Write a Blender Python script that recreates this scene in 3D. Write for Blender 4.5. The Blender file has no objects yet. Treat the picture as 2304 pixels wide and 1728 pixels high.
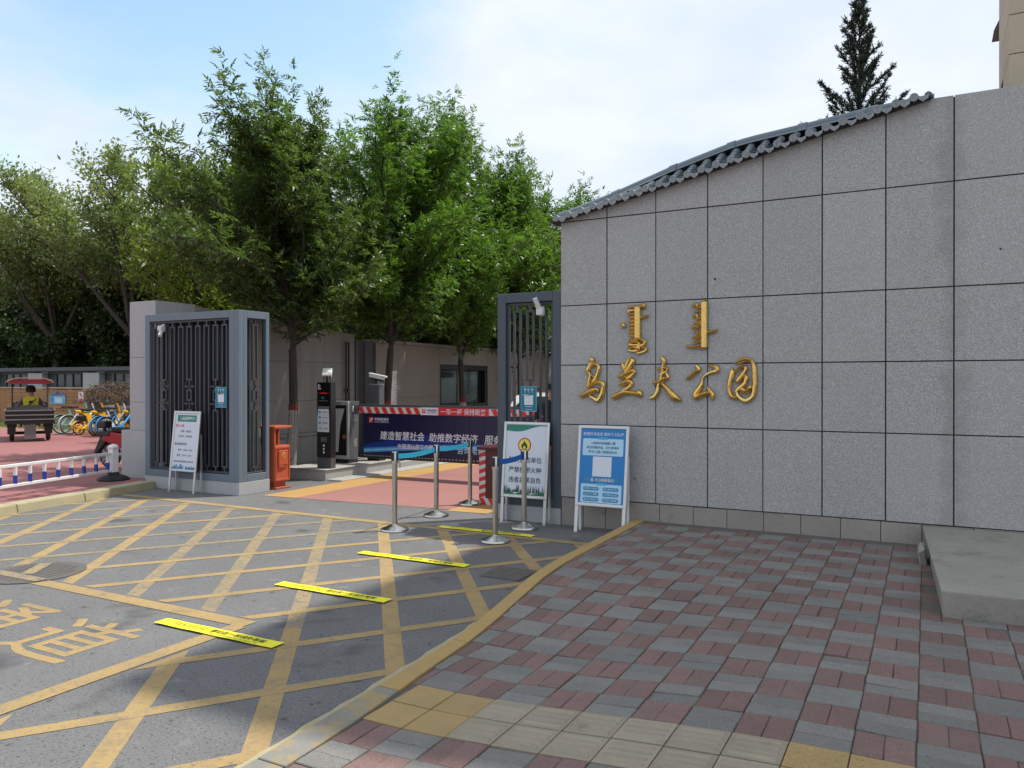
import bpy, bmesh, math, random
import numpy as np
from mathutils import Vector, Matrix, Euler
S = bpy.context.scene
C = S.collection
R = math.radians
random.seed(7)
rng = np.random.default_rng(11)

# ------------------------------------------------------------------ camera
# world frame: x runs along the name wall, y goes away behind it, z up; road surface is z = 0
cam = bpy.data.cameras.new('camera')
cam.sensor_width = 36.0
cam.lens = 1750 / 2304 * 36.0
cam.clip_start = 0.05
cam.clip_end = 2000
camo = bpy.data.objects.new('camera', cam)
C.objects.link(camo)
camo.location = (0, 0, 1.77)
camo.rotation_euler = (R(90 - 0.131), 0, R(28.1))
S.camera = camo

# ------------------------------------------------------------------ sky and sun
SUN = Vector((0.308, 0.312, 0.899)).normalized()
w = bpy.data.worlds.new('World')
S.world = w
w.use_nodes = True
nt = w.node_tree
nt.nodes.clear()


def wn(t, **k):
    n = nt.nodes.new(t)
    for a, b in k.items():
        setattr(n, a, b)
    return n


sky = wn('ShaderNodeTexSky', sky_type='NISHITA')
sky.sun_disc = False
sky.sun_elevation = math.asin(SUN.z)
sky.sun_rotation = math.atan2(SUN.x, SUN.y)
sky.air_density = 1.0
sky.dust_density = 1.5
tc = wn('ShaderNodeTexCoord')
sep = wn('ShaderNodeSeparateXYZ')
nt.links.new(tc.outputs['Generated'], sep.inputs[0])


def wmath(op, a, b=None):
    n = wn('ShaderNodeMath', operation=op)
    for i, v in enumerate((a, b)):
        if v is None:
            continue
        if isinstance(v, (int, float)):
            n.inputs[i].default_value = v
        else:
            nt.links.new(v, n.inputs[i])
    return n.outputs[0]


zz = wmath('ADD', wmath('MAXIMUM', sep.outputs[2], 0.0), 0.22)
comb = wn('ShaderNodeCombineXYZ')
nt.links.new(wmath('DIVIDE', sep.outputs[0], zz), comb.inputs[0])
nt.links.new(wmath('DIVIDE', sep.outputs[1], zz), comb.inputs[1])
noi = wn('ShaderNodeTexNoise')
noi.inputs['Scale'].default_value = 1.25
noi.inputs['Detail'].default_value = 9
noi.inputs['Roughness'].default_value = 0.58
noi.inputs['Distortion'].default_value = 0.35
nt.links.new(comb.outputs[0], noi.inputs['Vector'])
# the clear blue opening in the cloud cover
vd = wn('ShaderNodeVectorMath', operation='DISTANCE')
nt.links.new(tc.outputs['Generated'], vd.inputs[0])
vd.inputs[1].default_value = Vector((-0.74, 0.56, 0.50)).normalized()
open_ = wn('ShaderNodeMapRange')
open_.inputs['From Min'].default_value = 0.08
open_.inputs['From Max'].default_value = 0.36
open_.inputs['To Min'].default_value = -0.20
open_.inputs['To Max'].default_value = 0.22
nt.links.new(vd.outputs['Value'], open_.inputs['Value'])
cl = wn('ShaderNodeMapRange', interpolation_type='SMOOTHSTEP')
cl.inputs['From Min'].default_value = 0.34
cl.inputs['From Max'].default_value = 0.72
nt.links.new(wmath('ADD', noi.outputs['Fac'], open_.outputs[0]), cl.inputs['Value'])
noi2 = wn('ShaderNodeTexNoise')
noi2.inputs['Scale'].default_value = 2.2
noi2.inputs['Detail'].default_value = 6
nt.links.new(comb.outputs[0], noi2.inputs['Vector'])
cr = wn('ShaderNodeValToRGB')
cr.color_ramp.elements[0].position = 0.38
cr.color_ramp.elements[0].color = (6.5, 7.35, 8.7, 1)
cr.color_ramp.elements[1].position = 0.62
cr.color_ramp.elements[1].color = (7.9, 8.4, 9.2, 1)
nt.links.new(noi2.outputs['Fac'], cr.inputs[0])
boost = wn('ShaderNodeMix', data_type='RGBA', blend_type='MULTIPLY')
boost.inputs[0].default_value = 1.0
boost.inputs[7].default_value = (2.5, 2.55, 2.2, 1)
nt.links.new(sky.outputs[0], boost.inputs[6])
mx = wn('ShaderNodeMix', data_type='RGBA')
nt.links.new(cl.outputs[0], mx.inputs[0])
nt.links.new(boost.outputs[2], mx.inputs[6])
nt.links.new(cr.outputs[0], mx.inputs[7])
bg = wn('ShaderNodeBackground')
bg.inputs['Strength'].default_value = 0.10
nt.links.new(mx.outputs[2], bg.inputs[0])
wo = wn('ShaderNodeOutputWorld')
nt.links.new(bg.outputs[0], wo.inputs[0])

sl = bpy.data.lights.new('sun', 'SUN')
sl.energy = 3.9
sl.angle = R(0.9)
sl.color = (1.0, 0.95, 0.87)
slo = bpy.data.objects.new('sun', sl)
C.objects.link(slo)
slo.rotation_euler = SUN.to_track_quat('Z', 'Y').to_euler()
slo.location = (5, 5, 40)

S.view_settings.view_transform = 'Standard'
S.view_settings.look = 'None'
S.view_settings.exposure = 0.24
S.view_settings.gamma = 1.0
S.render.engine = 'CYCLES'
S.cycles.use_denoising = True
S.cycles.max_bounces = 8
S.cycles.transparent_max_bounces = 8
S.cycles.caustics_reflective = False
S.cycles.caustics_refractive = False

# ------------------------------------------------------------------ materials
MATS = {}


def mat(name, col, rough=0.65, metal=0.0, var=(), spots=None, bump=None, orand=0.0, island=0.0,
        wear=None, streak=None, band=None, spec=0.5, alpha=None, transl=0.0, emit=None, hue=None):
    """procedural material; var = [(scale, amount)], spots = (scale, colour, lo, hi), bump = (scale, strength)"""
    if name in MATS:
        return MATS[name]
    m = bpy.data.materials.new(name)
    m.use_nodes = True
    t = m.node_tree
    t.nodes.clear()
    N = t.nodes.new
    L = t.links.new
    geo = N('ShaderNodeNewGeometry')
    pos = geo.outputs['Position']
    rgb = N('ShaderNodeRGB')
    rgb.outputs[0].default_value = (*col, 1)
    cur = rgb.outputs[0]

    def mathn(op, a, b):
        n = N('ShaderNodeMath')
        n.operation = op
        for i, v in enumerate((a, b)):
            if isinstance(v, (int, float)):
                n.inputs[i].default_value = v
            else:
                L(v, n.inputs[i])
        return n.outputs[0]

    def noise(scale, detail=4, vec=pos, rough_=0.6):
        n = N('ShaderNodeTexNoise')
        n.inputs['Scale'].default_value = scale
        n.inputs['Detail'].default_value = detail
        n.inputs['Roughness'].default_value = rough_
        L(vec, n.inputs['Vector'])
        return n.outputs['Fac']

    def mult(c, f):
        n = N('ShaderNodeMix')
        n.data_type = 'RGBA'
        n.blend_type = 'MULTIPLY'
        n.inputs[0].default_value = 1
        L(c, n.inputs[6])
        k = N('ShaderNodeCombineColor')
        for i in range(3):
            L(f, k.inputs[i])
        L(k.outputs[0], n.inputs[7])
        return n.outputs[2]

    def mixc(fac, c1, c2):
        n = N('ShaderNodeMix')
        n.data_type = 'RGBA'
        L(fac, n.inputs[0])
        L(c1, n.inputs[6])
        if isinstance(c2, tuple):
            n.inputs[7].default_value = (*c2, 1)
        else:
            L(c2, n.inputs[7])
        return n.outputs[2]

    def ramp(f, lo, hi):
        n = N('ShaderNodeMapRange')
        n.interpolation_type = 'SMOOTHSTEP'
        n.inputs['From Min'].default_value = lo
        n.inputs['From Max'].default_value = hi
        L(f, n.inputs['Value'])
        return n.outputs[0]

    if hue:   # second colour chosen per island / object
        src = geo.outputs['Random Per Island']
        cur = mixc(src, cur, hue)
    for sc, am in var:
        cur = mult(cur, mathn('ADD', mathn('MULTIPLY', noise(sc), 2 * am), 1 - am))
    if spots:
        for sp in (spots if isinstance(spots, list) else [spots]):
            sc, scol, lo, hi = sp
            cur = mixc(ramp(noise(sc, 2), lo, hi), cur, scol)
    if streak:   # vertical run-off stains
        mp = N('ShaderNodeMapping')
        mp.inputs['Scale'].default_value = (streak[0], streak[0], streak[0] * 0.06)
        L(pos, mp.inputs['Vector'])
        cur = mixc(mathn('MULTIPLY', ramp(noise(1.0, 5, mp.outputs[0]), 0.52, 0.75), streak[2]), cur, streak[1])
    if band:   # one run-off stain below the end of the coping: (x centre, half width, colour, amount)
        sx_ = N('ShaderNodeSeparateXYZ')
        L(pos, sx_.inputs[0])
        dx_ = mathn('ABSOLUTE', mathn('ADD', sx_.outputs[0], -band[0]), 0)
        wob = mathn('ADD', mathn('MULTIPLY', noise(3.2, 7), 3.4), -0.75)
        f_ = ramp(mathn('SUBTRACT', wob, mathn('DIVIDE', dx_, band[1])), 0.0, 0.9)
        cur = mixc(mathn('MULTIPLY', f_, band[3]), cur, band[2])
    if wear:   # worn through to another colour: (scale, colour, lo, hi)
        for sc, wcol, lo, hi in wear:
            f = mathn('MULTIPLY', ramp(noise(sc, 8, rough_=0.75), lo, hi), 1.0)
            cur = mixc(f, cur, wcol)
    if orand:
        oi = N('ShaderNodeObjectInfo')
        fr = mathn('FRACT', mathn('ADD', oi.outputs['Random'], geo.outputs['Random Per Island']), 0)
        cur = mult(cur, mathn('ADD', mathn('MULTIPLY', fr, 2 * orand), 1 - orand))
    if island:
        cur = mult(cur, mathn('ADD', mathn('MULTIPLY', geo.outputs['Random Per Island'], 2 * island), 1 - island))
    b = N('ShaderNodeBsdfPrincipled')
    L(cur, b.inputs['Base Color'])
    b.inputs['Roughness'].default_value = rough
    b.inputs['Metallic'].default_value = metal
    b.inputs['Specular IOR Level'].default_value = spec
    if emit:
        b.inputs['Emission Color'].default_value = (*emit[0], 1)
        b.inputs['Emission Strength'].default_value = emit[1]
    if bump:
        bl = bump if isinstance(bump, list) else [bump]
        prev = None
        for sc, st in bl:
            bn = N('ShaderNodeBump')
            bn.inputs['Strength'].default_value = st
            bn.inputs['Distance'].default_value = 0.01
            L(noise(sc, 5), bn.inputs['Height'])
            if prev:
                L(prev, bn.inputs['Normal'])
            prev = bn.outputs[0]
        L(prev, b.inputs['Normal'])
    out = N('ShaderNodeOutputMaterial')
    sh = b.outputs[0]
    if transl:
        tr = N('ShaderNodeBsdfTranslucent')
        tm = mixc(N('ShaderNodeValue').outputs[0], cur, cur)
        g2 = N('ShaderNodeMix')
        g2.data_type = 'RGBA'
        g2.blend_type = 'MULTIPLY'
        g2.inputs[0].default_value = 1
        L(cur, g2.inputs[6])
        g2.inputs[7].default_value = (1.5, 1.7, 0.8, 1)
        L(g2.outputs[2], tr.inputs[0])
        ms = N('ShaderNodeMixShader')
        ms.inputs[0].default_value = transl
        L(sh, ms.inputs[1])
        L(tr.outputs[0], ms.inputs[2])
        sh = ms.outputs[0]
    if alpha is not None:
        tp = N('ShaderNodeBsdfTransparent')
        ms = N('ShaderNodeMixShader')
        ms.inputs[0].default_value = alpha
        L(tp.outputs[0], ms.inputs[1])
        L(sh, ms.inputs[2])
        sh = ms.outputs[0]
    L(sh, out.inputs[0])
    MATS[name] = m
    return m


ASPH = (0.140, 0.139, 0.138)
mat('asphalt', ASPH, 0.85, var=[(0.22, 0.20), (0.9, 0.16), (3.5, 0.12)],
    spots=[(75, (0.27, 0.27, 0.265), 0.62, 0.70), (60, (0.045, 0.045, 0.047), 0.57, 0.68), (1.6, (0.075, 0.075, 0.077), 0.60, 0.74), (5.5, (0.19, 0.187, 0.18), 0.60, 0.78), (9, (0.07, 0.07, 0.072), 0.62, 0.75)],
    bump=[(120, 0.5)])
mat('yellow_paint', (0.365, 0.250, 0.100), 0.75, var=[(1.2, 0.16), (9, 0.10)],
    wear=[(3.2, (0.25, 0.185, 0.10), 0.44, 0.70), (24, (0.165, 0.145, 0.115), 0.54, 0.66), (90, (0.15, 0.14, 0.12), 0.56, 0.63)], bump=[(110, 0.4)])
mat('yellow_paint_faded', (0.32, 0.235, 0.115), 0.8, var=[(1.2, 0.16), (9, 0.10)],
    wear=[(4, (0.21, 0.18, 0.125), 0.42, 0.66), (20, (0.155, 0.145, 0.125), 0.48, 0.62), (90, (0.15, 0.14, 0.125), 0.54, 0.62)], bump=[(110, 0.4)])
mat('kerb_paint', (0.40, 0.265, 0.095), 0.7, var=[(2.5, 0.2), (30, 0.12)],
    wear=[(6, (0.30, 0.27, 0.22), 0.58, 0.72), (60, (0.25, 0.20, 0.13), 0.6, 0.7)], bump=[(60, 0.3)])
mat('kerb_stone_pale', (0.38, 0.33, 0.20), 0.8, var=[(4, 0.2), (40, 0.15)], wear=[(8, (0.28, 0.26, 0.2), 0.55, 0.7)], bump=[(50, 0.4)])
mat('kerb_grey', (0.21, 0.205, 0.185), 0.8, var=[(4, 0.2), (40, 0.15)], wear=[(3.5, (0.33, 0.245, 0.11), 0.44, 0.60), (30, (0.2, 0.2, 0.195), 0.6, 0.7)], bump=[(50, 0.4)])
mat('paver_red', (0.188, 0.114, 0.099), 0.8, var=[(0.7, 0.14), (7, 0.18), (60, 0.16)], wear=[(3.0, (0.165, 0.14, 0.125), 0.50, 0.80), (11, (0.085, 0.07, 0.065), 0.60, 0.78)], spots=[(110, (0.27, 0.20, 0.19), 0.60, 0.70), (90, (0.08, 0.05, 0.05), 0.60, 0.72)], bump=[(140, 0.35)], orand=0.13)
mat('paver_grey', (0.188, 0.182, 0.166), 0.8, var=[(0.7, 0.14), (7, 0.18), (60, 0.16)], wear=[(3.0, (0.165, 0.15, 0.135), 0.50, 0.80), (11, (0.08, 0.078, 0.075), 0.60, 0.78)], spots=[(110, (0.28, 0.285, 0.29), 0.60, 0.70), (90, (0.085, 0.09, 0.095), 0.60, 0.72)], bump=[(140, 0.35)], orand=0.13)
mat('paver_sand', (0.13, 0.115, 0.10), 0.95, var=[(40, 0.3)], bump=[(150, 0.6)])
mat('tactile', (0.31, 0.265, 0.195), 0.8, var=[(5, 0.15), (50, 0.12)], wear=[(9, (0.22, 0.19, 0.14), 0.55, 0.75)], bump=[(140, 0.3)], orand=0.10)
mat('tactile_yellow', (0.36, 0.25, 0.105), 0.75, var=[(5, 0.15), (50, 0.14)], wear=[(14, (0.30, 0.24, 0.16), 0.58, 0.72)], bump=[(140, 0.3)], orand=0.06)
GR = [(190, (0.12, 0.12, 0.125), 0.53, 0.61), (150, (0.60, 0.60, 0.595), 0.55, 0.64)]
mat('granite', (0.402, 0.391, 0.370), 0.62, band=(0.20, 0.16, (0.20, 0.195, 0.18), 0.36), var=[(0.5, 0.07), (2.3, 0.05), (40, 0.08)], spots=GR, streak=(1.7, (0.21, 0.205, 0.19), 0.42), orand=0.038, bump=[(300, 0.10)])
mat('granite_light', (0.41, 0.425, 0.425), 0.65, var=[(0.8, 0.07), (70, 0.06)], spots=[(120, (0.24, 0.24, 0.25), 0.56, 0.63)], streak=(1.6, (0.27, 0.27, 0.26), 0.5), bump=[(300, 0.1)])
mat('granite_brown', (0.27, 0.24, 0.21), 0.7, var=[(0.8, 0.10), (60, 0.08)], spots=[(110, (0.16, 0.15, 0.14), 0.56, 0.63)], streak=(1.4, (0.19, 0.175, 0.16), 0.6), bump=[(300, 0.1)])
mat('granite_inner', (0.26, 0.255, 0.24), 0.7, var=[(0.8, 0.10), (60, 0.08)], spots=[(110, (0.17, 0.165, 0.16), 0.56, 0.63)], streak=(1.4, (0.17, 0.165, 0.155), 0.65), bump=[(300, 0.1)])
mat('plinth_stone', (0.315, 0.285, 0.255), 0.75, var=[(3, 0.14), (40, 0.12)], wear=[(7, (0.20, 0.19, 0.175), 0.52, 0.72)], bump=[(90, 0.3)], orand=0.08)
mat('joint_dark', (0.035, 0.037, 0.042), 0.8)
mat('concrete', (0.36, 0.355, 0.33), 0.85, var=[(1.2, 0.14), (25, 0.12)], wear=[(5, (0.22, 0.215, 0.20), 0.56, 0.75)], bump=[(70, 0.35)])
mat('concrete_slab', (0.30, 0.285, 0.245), 0.9, var=[(0.8, 0.2), (5, 0.14), (30, 0.14)], wear=[(2.2, (0.17, 0.168, 0.15), 0.50, 0.72), (14, (0.38, 0.36, 0.32), 0.62, 0.74), (55, (0.16, 0.15, 0.13), 0.62, 0.70)], bump=[(90, 0.45), (9, 0.2)])
mat('red_lane', (0.31, 0.142, 0.124), 0.85, var=[(1.4, 0.12), (20, 0.08)], wear=[(11, (0.20, 0.15, 0.14), 0.62, 0.74)], bump=[(120, 0.3)])
mat('lane_yellow', (0.43, 0.255, 0.085), 0.8, var=[(1.4, 0.12), (20, 0.08)], wear=[(14, (0.25, 0.18, 0.10), 0.62, 0.74)], bump=[(120, 0.3)])
mat('red_plaza', (0.285, 0.115, 0.110), 0.9, var=[(0.35, 0.14), (6, 0.08), (60, 0.08)], wear=[(1.2, (0.27, 0.16, 0.15), 0.6, 0.78)], bump=[(120, 0.3)])
mat('frame_paint', (0.135, 0.175, 0.215), 0.45, var=[(3, 0.07)], wear=[(34, (0.36, 0.38, 0.40), 0.725, 0.75)], bump=[(30, 0.03)])
mat('frame_paint_dark', (0.062, 0.080, 0.102), 0.5, var=[(3, 0.07)], wear=[(34, (0.36, 0.38, 0.40), 0.73, 0.75)], bump=[(30, 0.03)])
mat('lattice_paint', (0.045, 0.052, 0.062), 0.5, var=[(4, 0.1)])
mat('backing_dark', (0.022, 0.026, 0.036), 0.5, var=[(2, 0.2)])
mat('black_metal', (0.014, 0.014, 0.015), 0.4, var=[(8, 0.2)])
mat('black_gloss', (0.008, 0.008, 0.009), 0.12)
mat('dark_grey_metal', (0.085, 0.088, 0.095), 0.45, var=[(6, 0.1)])
mat('silver_paint', (0.42, 0.43, 0.44), 0.35, metal=0.3, var=[(6, 0.06)])
mat('aluminium', (0.62, 0.62, 0.61), 0.36, metal=0.75, var=[(25, 0.06)])
mat('steel', (0.56, 0.54, 0.51), 0.24, metal=1.0, var=[(18, 0.08)], bump=[(90, 0.03)])
mat('steel_brown', (0.36, 0.29, 0.24), 0.34, metal=0.85, var=[(10, 0.2)])
mat('gold', (0.78, 0.53, 0.17), 0.24, metal=1.0, var=[(14, 0.18)], wear=[(18, (0.36, 0.22, 0.06), 0.64, 0.76)], bump=[(30, 0.35), (80, 0.15)])
mat('tile_glaze', (0.125, 0.15, 0.165), 0.33, var=[(8, 0.14), (50, 0.1)], wear=[(14, (0.36, 0.38, 0.38), 0.62, 0.75)], bump=[(60, 0.15)], orand=0.10)
mat('tile_end', (0.30, 0.32, 0.33), 0.4, var=[(20, 0.2)], wear=[(50, (0.10, 0.11, 0.12), 0.55, 0.66)], bump=[(80, 0.4)])
mat('ridge_metal', (0.115, 0.150, 0.175), 0.35, var=[(6, 0.1)], bump=[(20, 0.05)])
mat('white_plastic', (0.62, 0.62, 0.61), 0.4, var=[(12, 0.05)])
mat('white_paint', (0.74, 0.73, 0.72), 0.5, var=[(4, 0.05)], wear=[(16, (0.42, 0.40, 0.38), 0.66, 0.8)])
mat('blue_band', (0.010, 0.05, 0.29), 0.5, var=[(9, 0.06)])
mat('rubber', (0.017, 0.017, 0.018), 0.75, var=[(20, 0.2)])
mat('print_white', (0.66, 0.70, 0.76), 0.35, var=[(2, 0.03)])
mat('print_paper', (0.62, 0.66, 0.74), 0.35, var=[(2, 0.03)])
mat('print_black', (0.012, 0.012, 0.014), 0.5)
mat('print_dark', (0.03, 0.05, 0.08), 0.5)
mat('print_green', (0.010, 0.20, 0.135), 0.4)
mat('print_leaf', (0.008, 0.17, 0.06), 0.4)
mat('print_pine', (0.010, 0.055, 0.045), 0.4)
mat('print_red', (0.62, 0.028, 0.030), 0.4)
mat('print_yellow', (0.72, 0.66, 0.10), 0.4)
mat('print_blue', (0.006, 0.195, 0.52), 0.35, var=[(1.5, 0.06)])
mat('print_pale_blue', (0.42, 0.66, 0.82), 0.35)
mat('print_mid_blue', (0.03, 0.22, 0.42), 0.4)
mat('print_cyan', (0.05, 0.42, 0.60), 0.4)
mat('teal', (0.006, 0.165, 0.245), 0.35, var=[(3, 0.05)])
mat('grey_print', (0.40, 0.42, 0.43), 0.45)
mat('bright_yellow', (0.82, 0.76, 0.03), 0.6, var=[(20, 0.05)], wear=[(30, (0.45, 0.42, 0.10), 0.66, 0.78)])
mat('bin_red', (0.46, 0.095, 0.042), 0.42, var=[(5, 0.06)], wear=[(40, (0.28, 0.10, 0.06), 0.7, 0.75)])
mat('desk_red', (0.085, 0.012, 0.012), 0.35, var=[(6, 0.12)])
mat('banner_navy', (0.008, 0.007, 0.045), 0.35, var=[(2, 0.1)])
mat('banner_blue', (0.006, 0.03, 0.22), 0.35, var=[(2, 0.1)])
mat('banner_glow', (0.05, 0.25, 0.62), 0.35, var=[(2, 0.1)])
mat('banner_light', (0.22, 0.50, 0.78), 0.35)
mat('belt_cyan', (0.02, 0.32, 0.50), 0.6, var=[(30, 0.08)])
mat('belt_blue', (0.005, 0.14, 0.52), 0.6, var=[(30, 0.08)])
mat('bark', (0.055, 0.042, 0.034), 0.9, var=[(9, 0.25), (60, 0.3)], bump=[(40, 0.9)])
mat('bark_grey', (0.07, 0.062, 0.052), 0.9, var=[(9, 0.25), (60, 0.3)], bump=[(40, 0.9)])
mat('whitewash', (0.34, 0.325, 0.30), 0.9, var=[(9, 0.2), (60, 0.25)], wear=[(16, (0.10, 0.08, 0.065), 0.54, 0.66)], bump=[(40, 0.8)])
mat('red_band', (0.20, 0.035, 0.025), 0.9, var=[(20, 0.3)], bump=[(40, 0.8)])
mat('leaf_ash', (0.042, 0.105, 0.018), 0.34, hue=(0.150, 0.240, 0.046), transl=0.42, var=[(0.7, 0.35), (3.0, 0.2)])
mat('leaf_ash_dark', (0.042, 0.080, 0.024), 0.34, hue=(0.140, 0.185, 0.060), transl=0.40, var=[(0.7, 0.35), (3.0, 0.2)])
mat('leaf_locust', (0.125, 0.165, 0.065), 0.5, hue=(0.250, 0.285, 0.135), transl=0.42, var=[(0.5, 0.25)])
mat('leaf_dark', (0.022, 0.048, 0.014), 0.55, hue=(0.058, 0.090, 0.022), transl=0.2, var=[(0.35, 0.4)])
mat('leaf_yellowgreen', (0.080, 0.130, 0.022), 0.45, hue=(0.185, 0.235, 0.042), transl=0.40, var=[(0.5, 0.25)])
mat('juniper', (0.024, 0.046, 0.034), 0.6, hue=(0.078, 0.108, 0.076), var=[(1.2, 0.3)])
mat('dry_leaf', (0.075, 0.050, 0.036), 0.8, hue=(0.165, 0.125, 0.095), var=[(4, 0.3)])
mat('grass', (0.10, 0.11, 0.035), 0.8, hue=(0.20, 0.19, 0.08), var=[(0.7, 0.3)])
mat('soil', (0.12, 0.085, 0.06), 0.95, var=[(9, 0.3)], bump=[(40, 0.8)])
mat('wood', (0.33, 0.165, 0.065), 0.65, var=[(3, 0.15), (40, 0.12)], streak=(5, (0.2, 0.095, 0.04), 0.6), orand=0.14)
mat('wood_top', (0.36, 0.27, 0.17), 0.7, var=[(6, 0.15)])
mat('glass_dark', (0.030, 0.036, 0.040), 0.10, var=[(1.0, 0.3)])
mat('glass_grey', (0.085, 0.098, 0.105), 0.18, var=[(1.2, 0.35)])
mat('fence_grey', (0.06, 0.072, 0.080), 0.5, var=[(1, 0.1)])
mat('tower_stone', (0.52, 0.44, 0.31), 0.75, var=[(1, 0.07), (30, 0.08)], bump=[(60, 0.2)], orand=0.05)
mat('tower_recess', (0.30, 0.23, 0.15), 0.8, var=[(1, 0.1)])
mat('cast_iron', (0.15, 0.135, 0.12), 0.6, metal=0.4, var=[(10, 0.25)], bump=[(60, 0.4)])
mat('mint', (0.19, 0.55, 0.46), 0.4)
mat('sky_blue', (0.06, 0.34, 0.68), 0.4)
mat('ebike_yellow', (0.78, 0.42, 0.02), 0.38)
mat('bike_white', (0.72, 0.74, 0.74), 0.4)
mat('bike_grey', (0.30, 0.31, 0.32), 0.4, metal=0.3)
mat('moto_red', (0.34, 0.018, 0.022), 0.25)
mat('trike_grey', (0.15, 0.145, 0.14), 0.6, var=[(8, 0.15)], wear=[(14, (0.12, 0.09, 0.07), 0.6, 0.7)])
mat('trike_dark', (0.022, 0.020, 0.019), 0.65, var=[(8, 0.2)])
mat('canopy_tan', (0.44, 0.30, 0.20), 0.8, var=[(8, 0.15)])
mat('canopy_red', (0.36, 0.045, 0.05), 0.75, var=[(8, 0.12)])
mat('vest', (0.66, 0.56, 0.02), 0.75, var=[(20, 0.08)])
mat('cloth_grey', (0.12, 0.12, 0.125), 0.85, var=[(15, 0.15)])
mat('cloth_navy', (0.014, 0.016, 0.03), 0.85, var=[(15, 0.15)])
mat('skin', (0.42, 0.22, 0.145), 0.55, var=[(20, 0.06)])
mat('hat_black', (0.013, 0.013, 0.014), 0.8)
mat('car_white', (0.72, 0.73, 0.74), 0.2)
mat('notice_paper', (0.28, 0.40, 0.37), 0.3, var=[(3, 0.2)])
mat('lcd_red', (0.10, 0.004, 0.004), 0.3, emit=((1.0, 0.03, 0.02), 0.35))
mat('lcd_green', (0.004, 0.06, 0.04), 0.3, emit=((0.05, 0.7, 0.5), 0.12))
M = MATS

# ------------------------------------------------------------------ helpers
WL = {}


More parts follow.
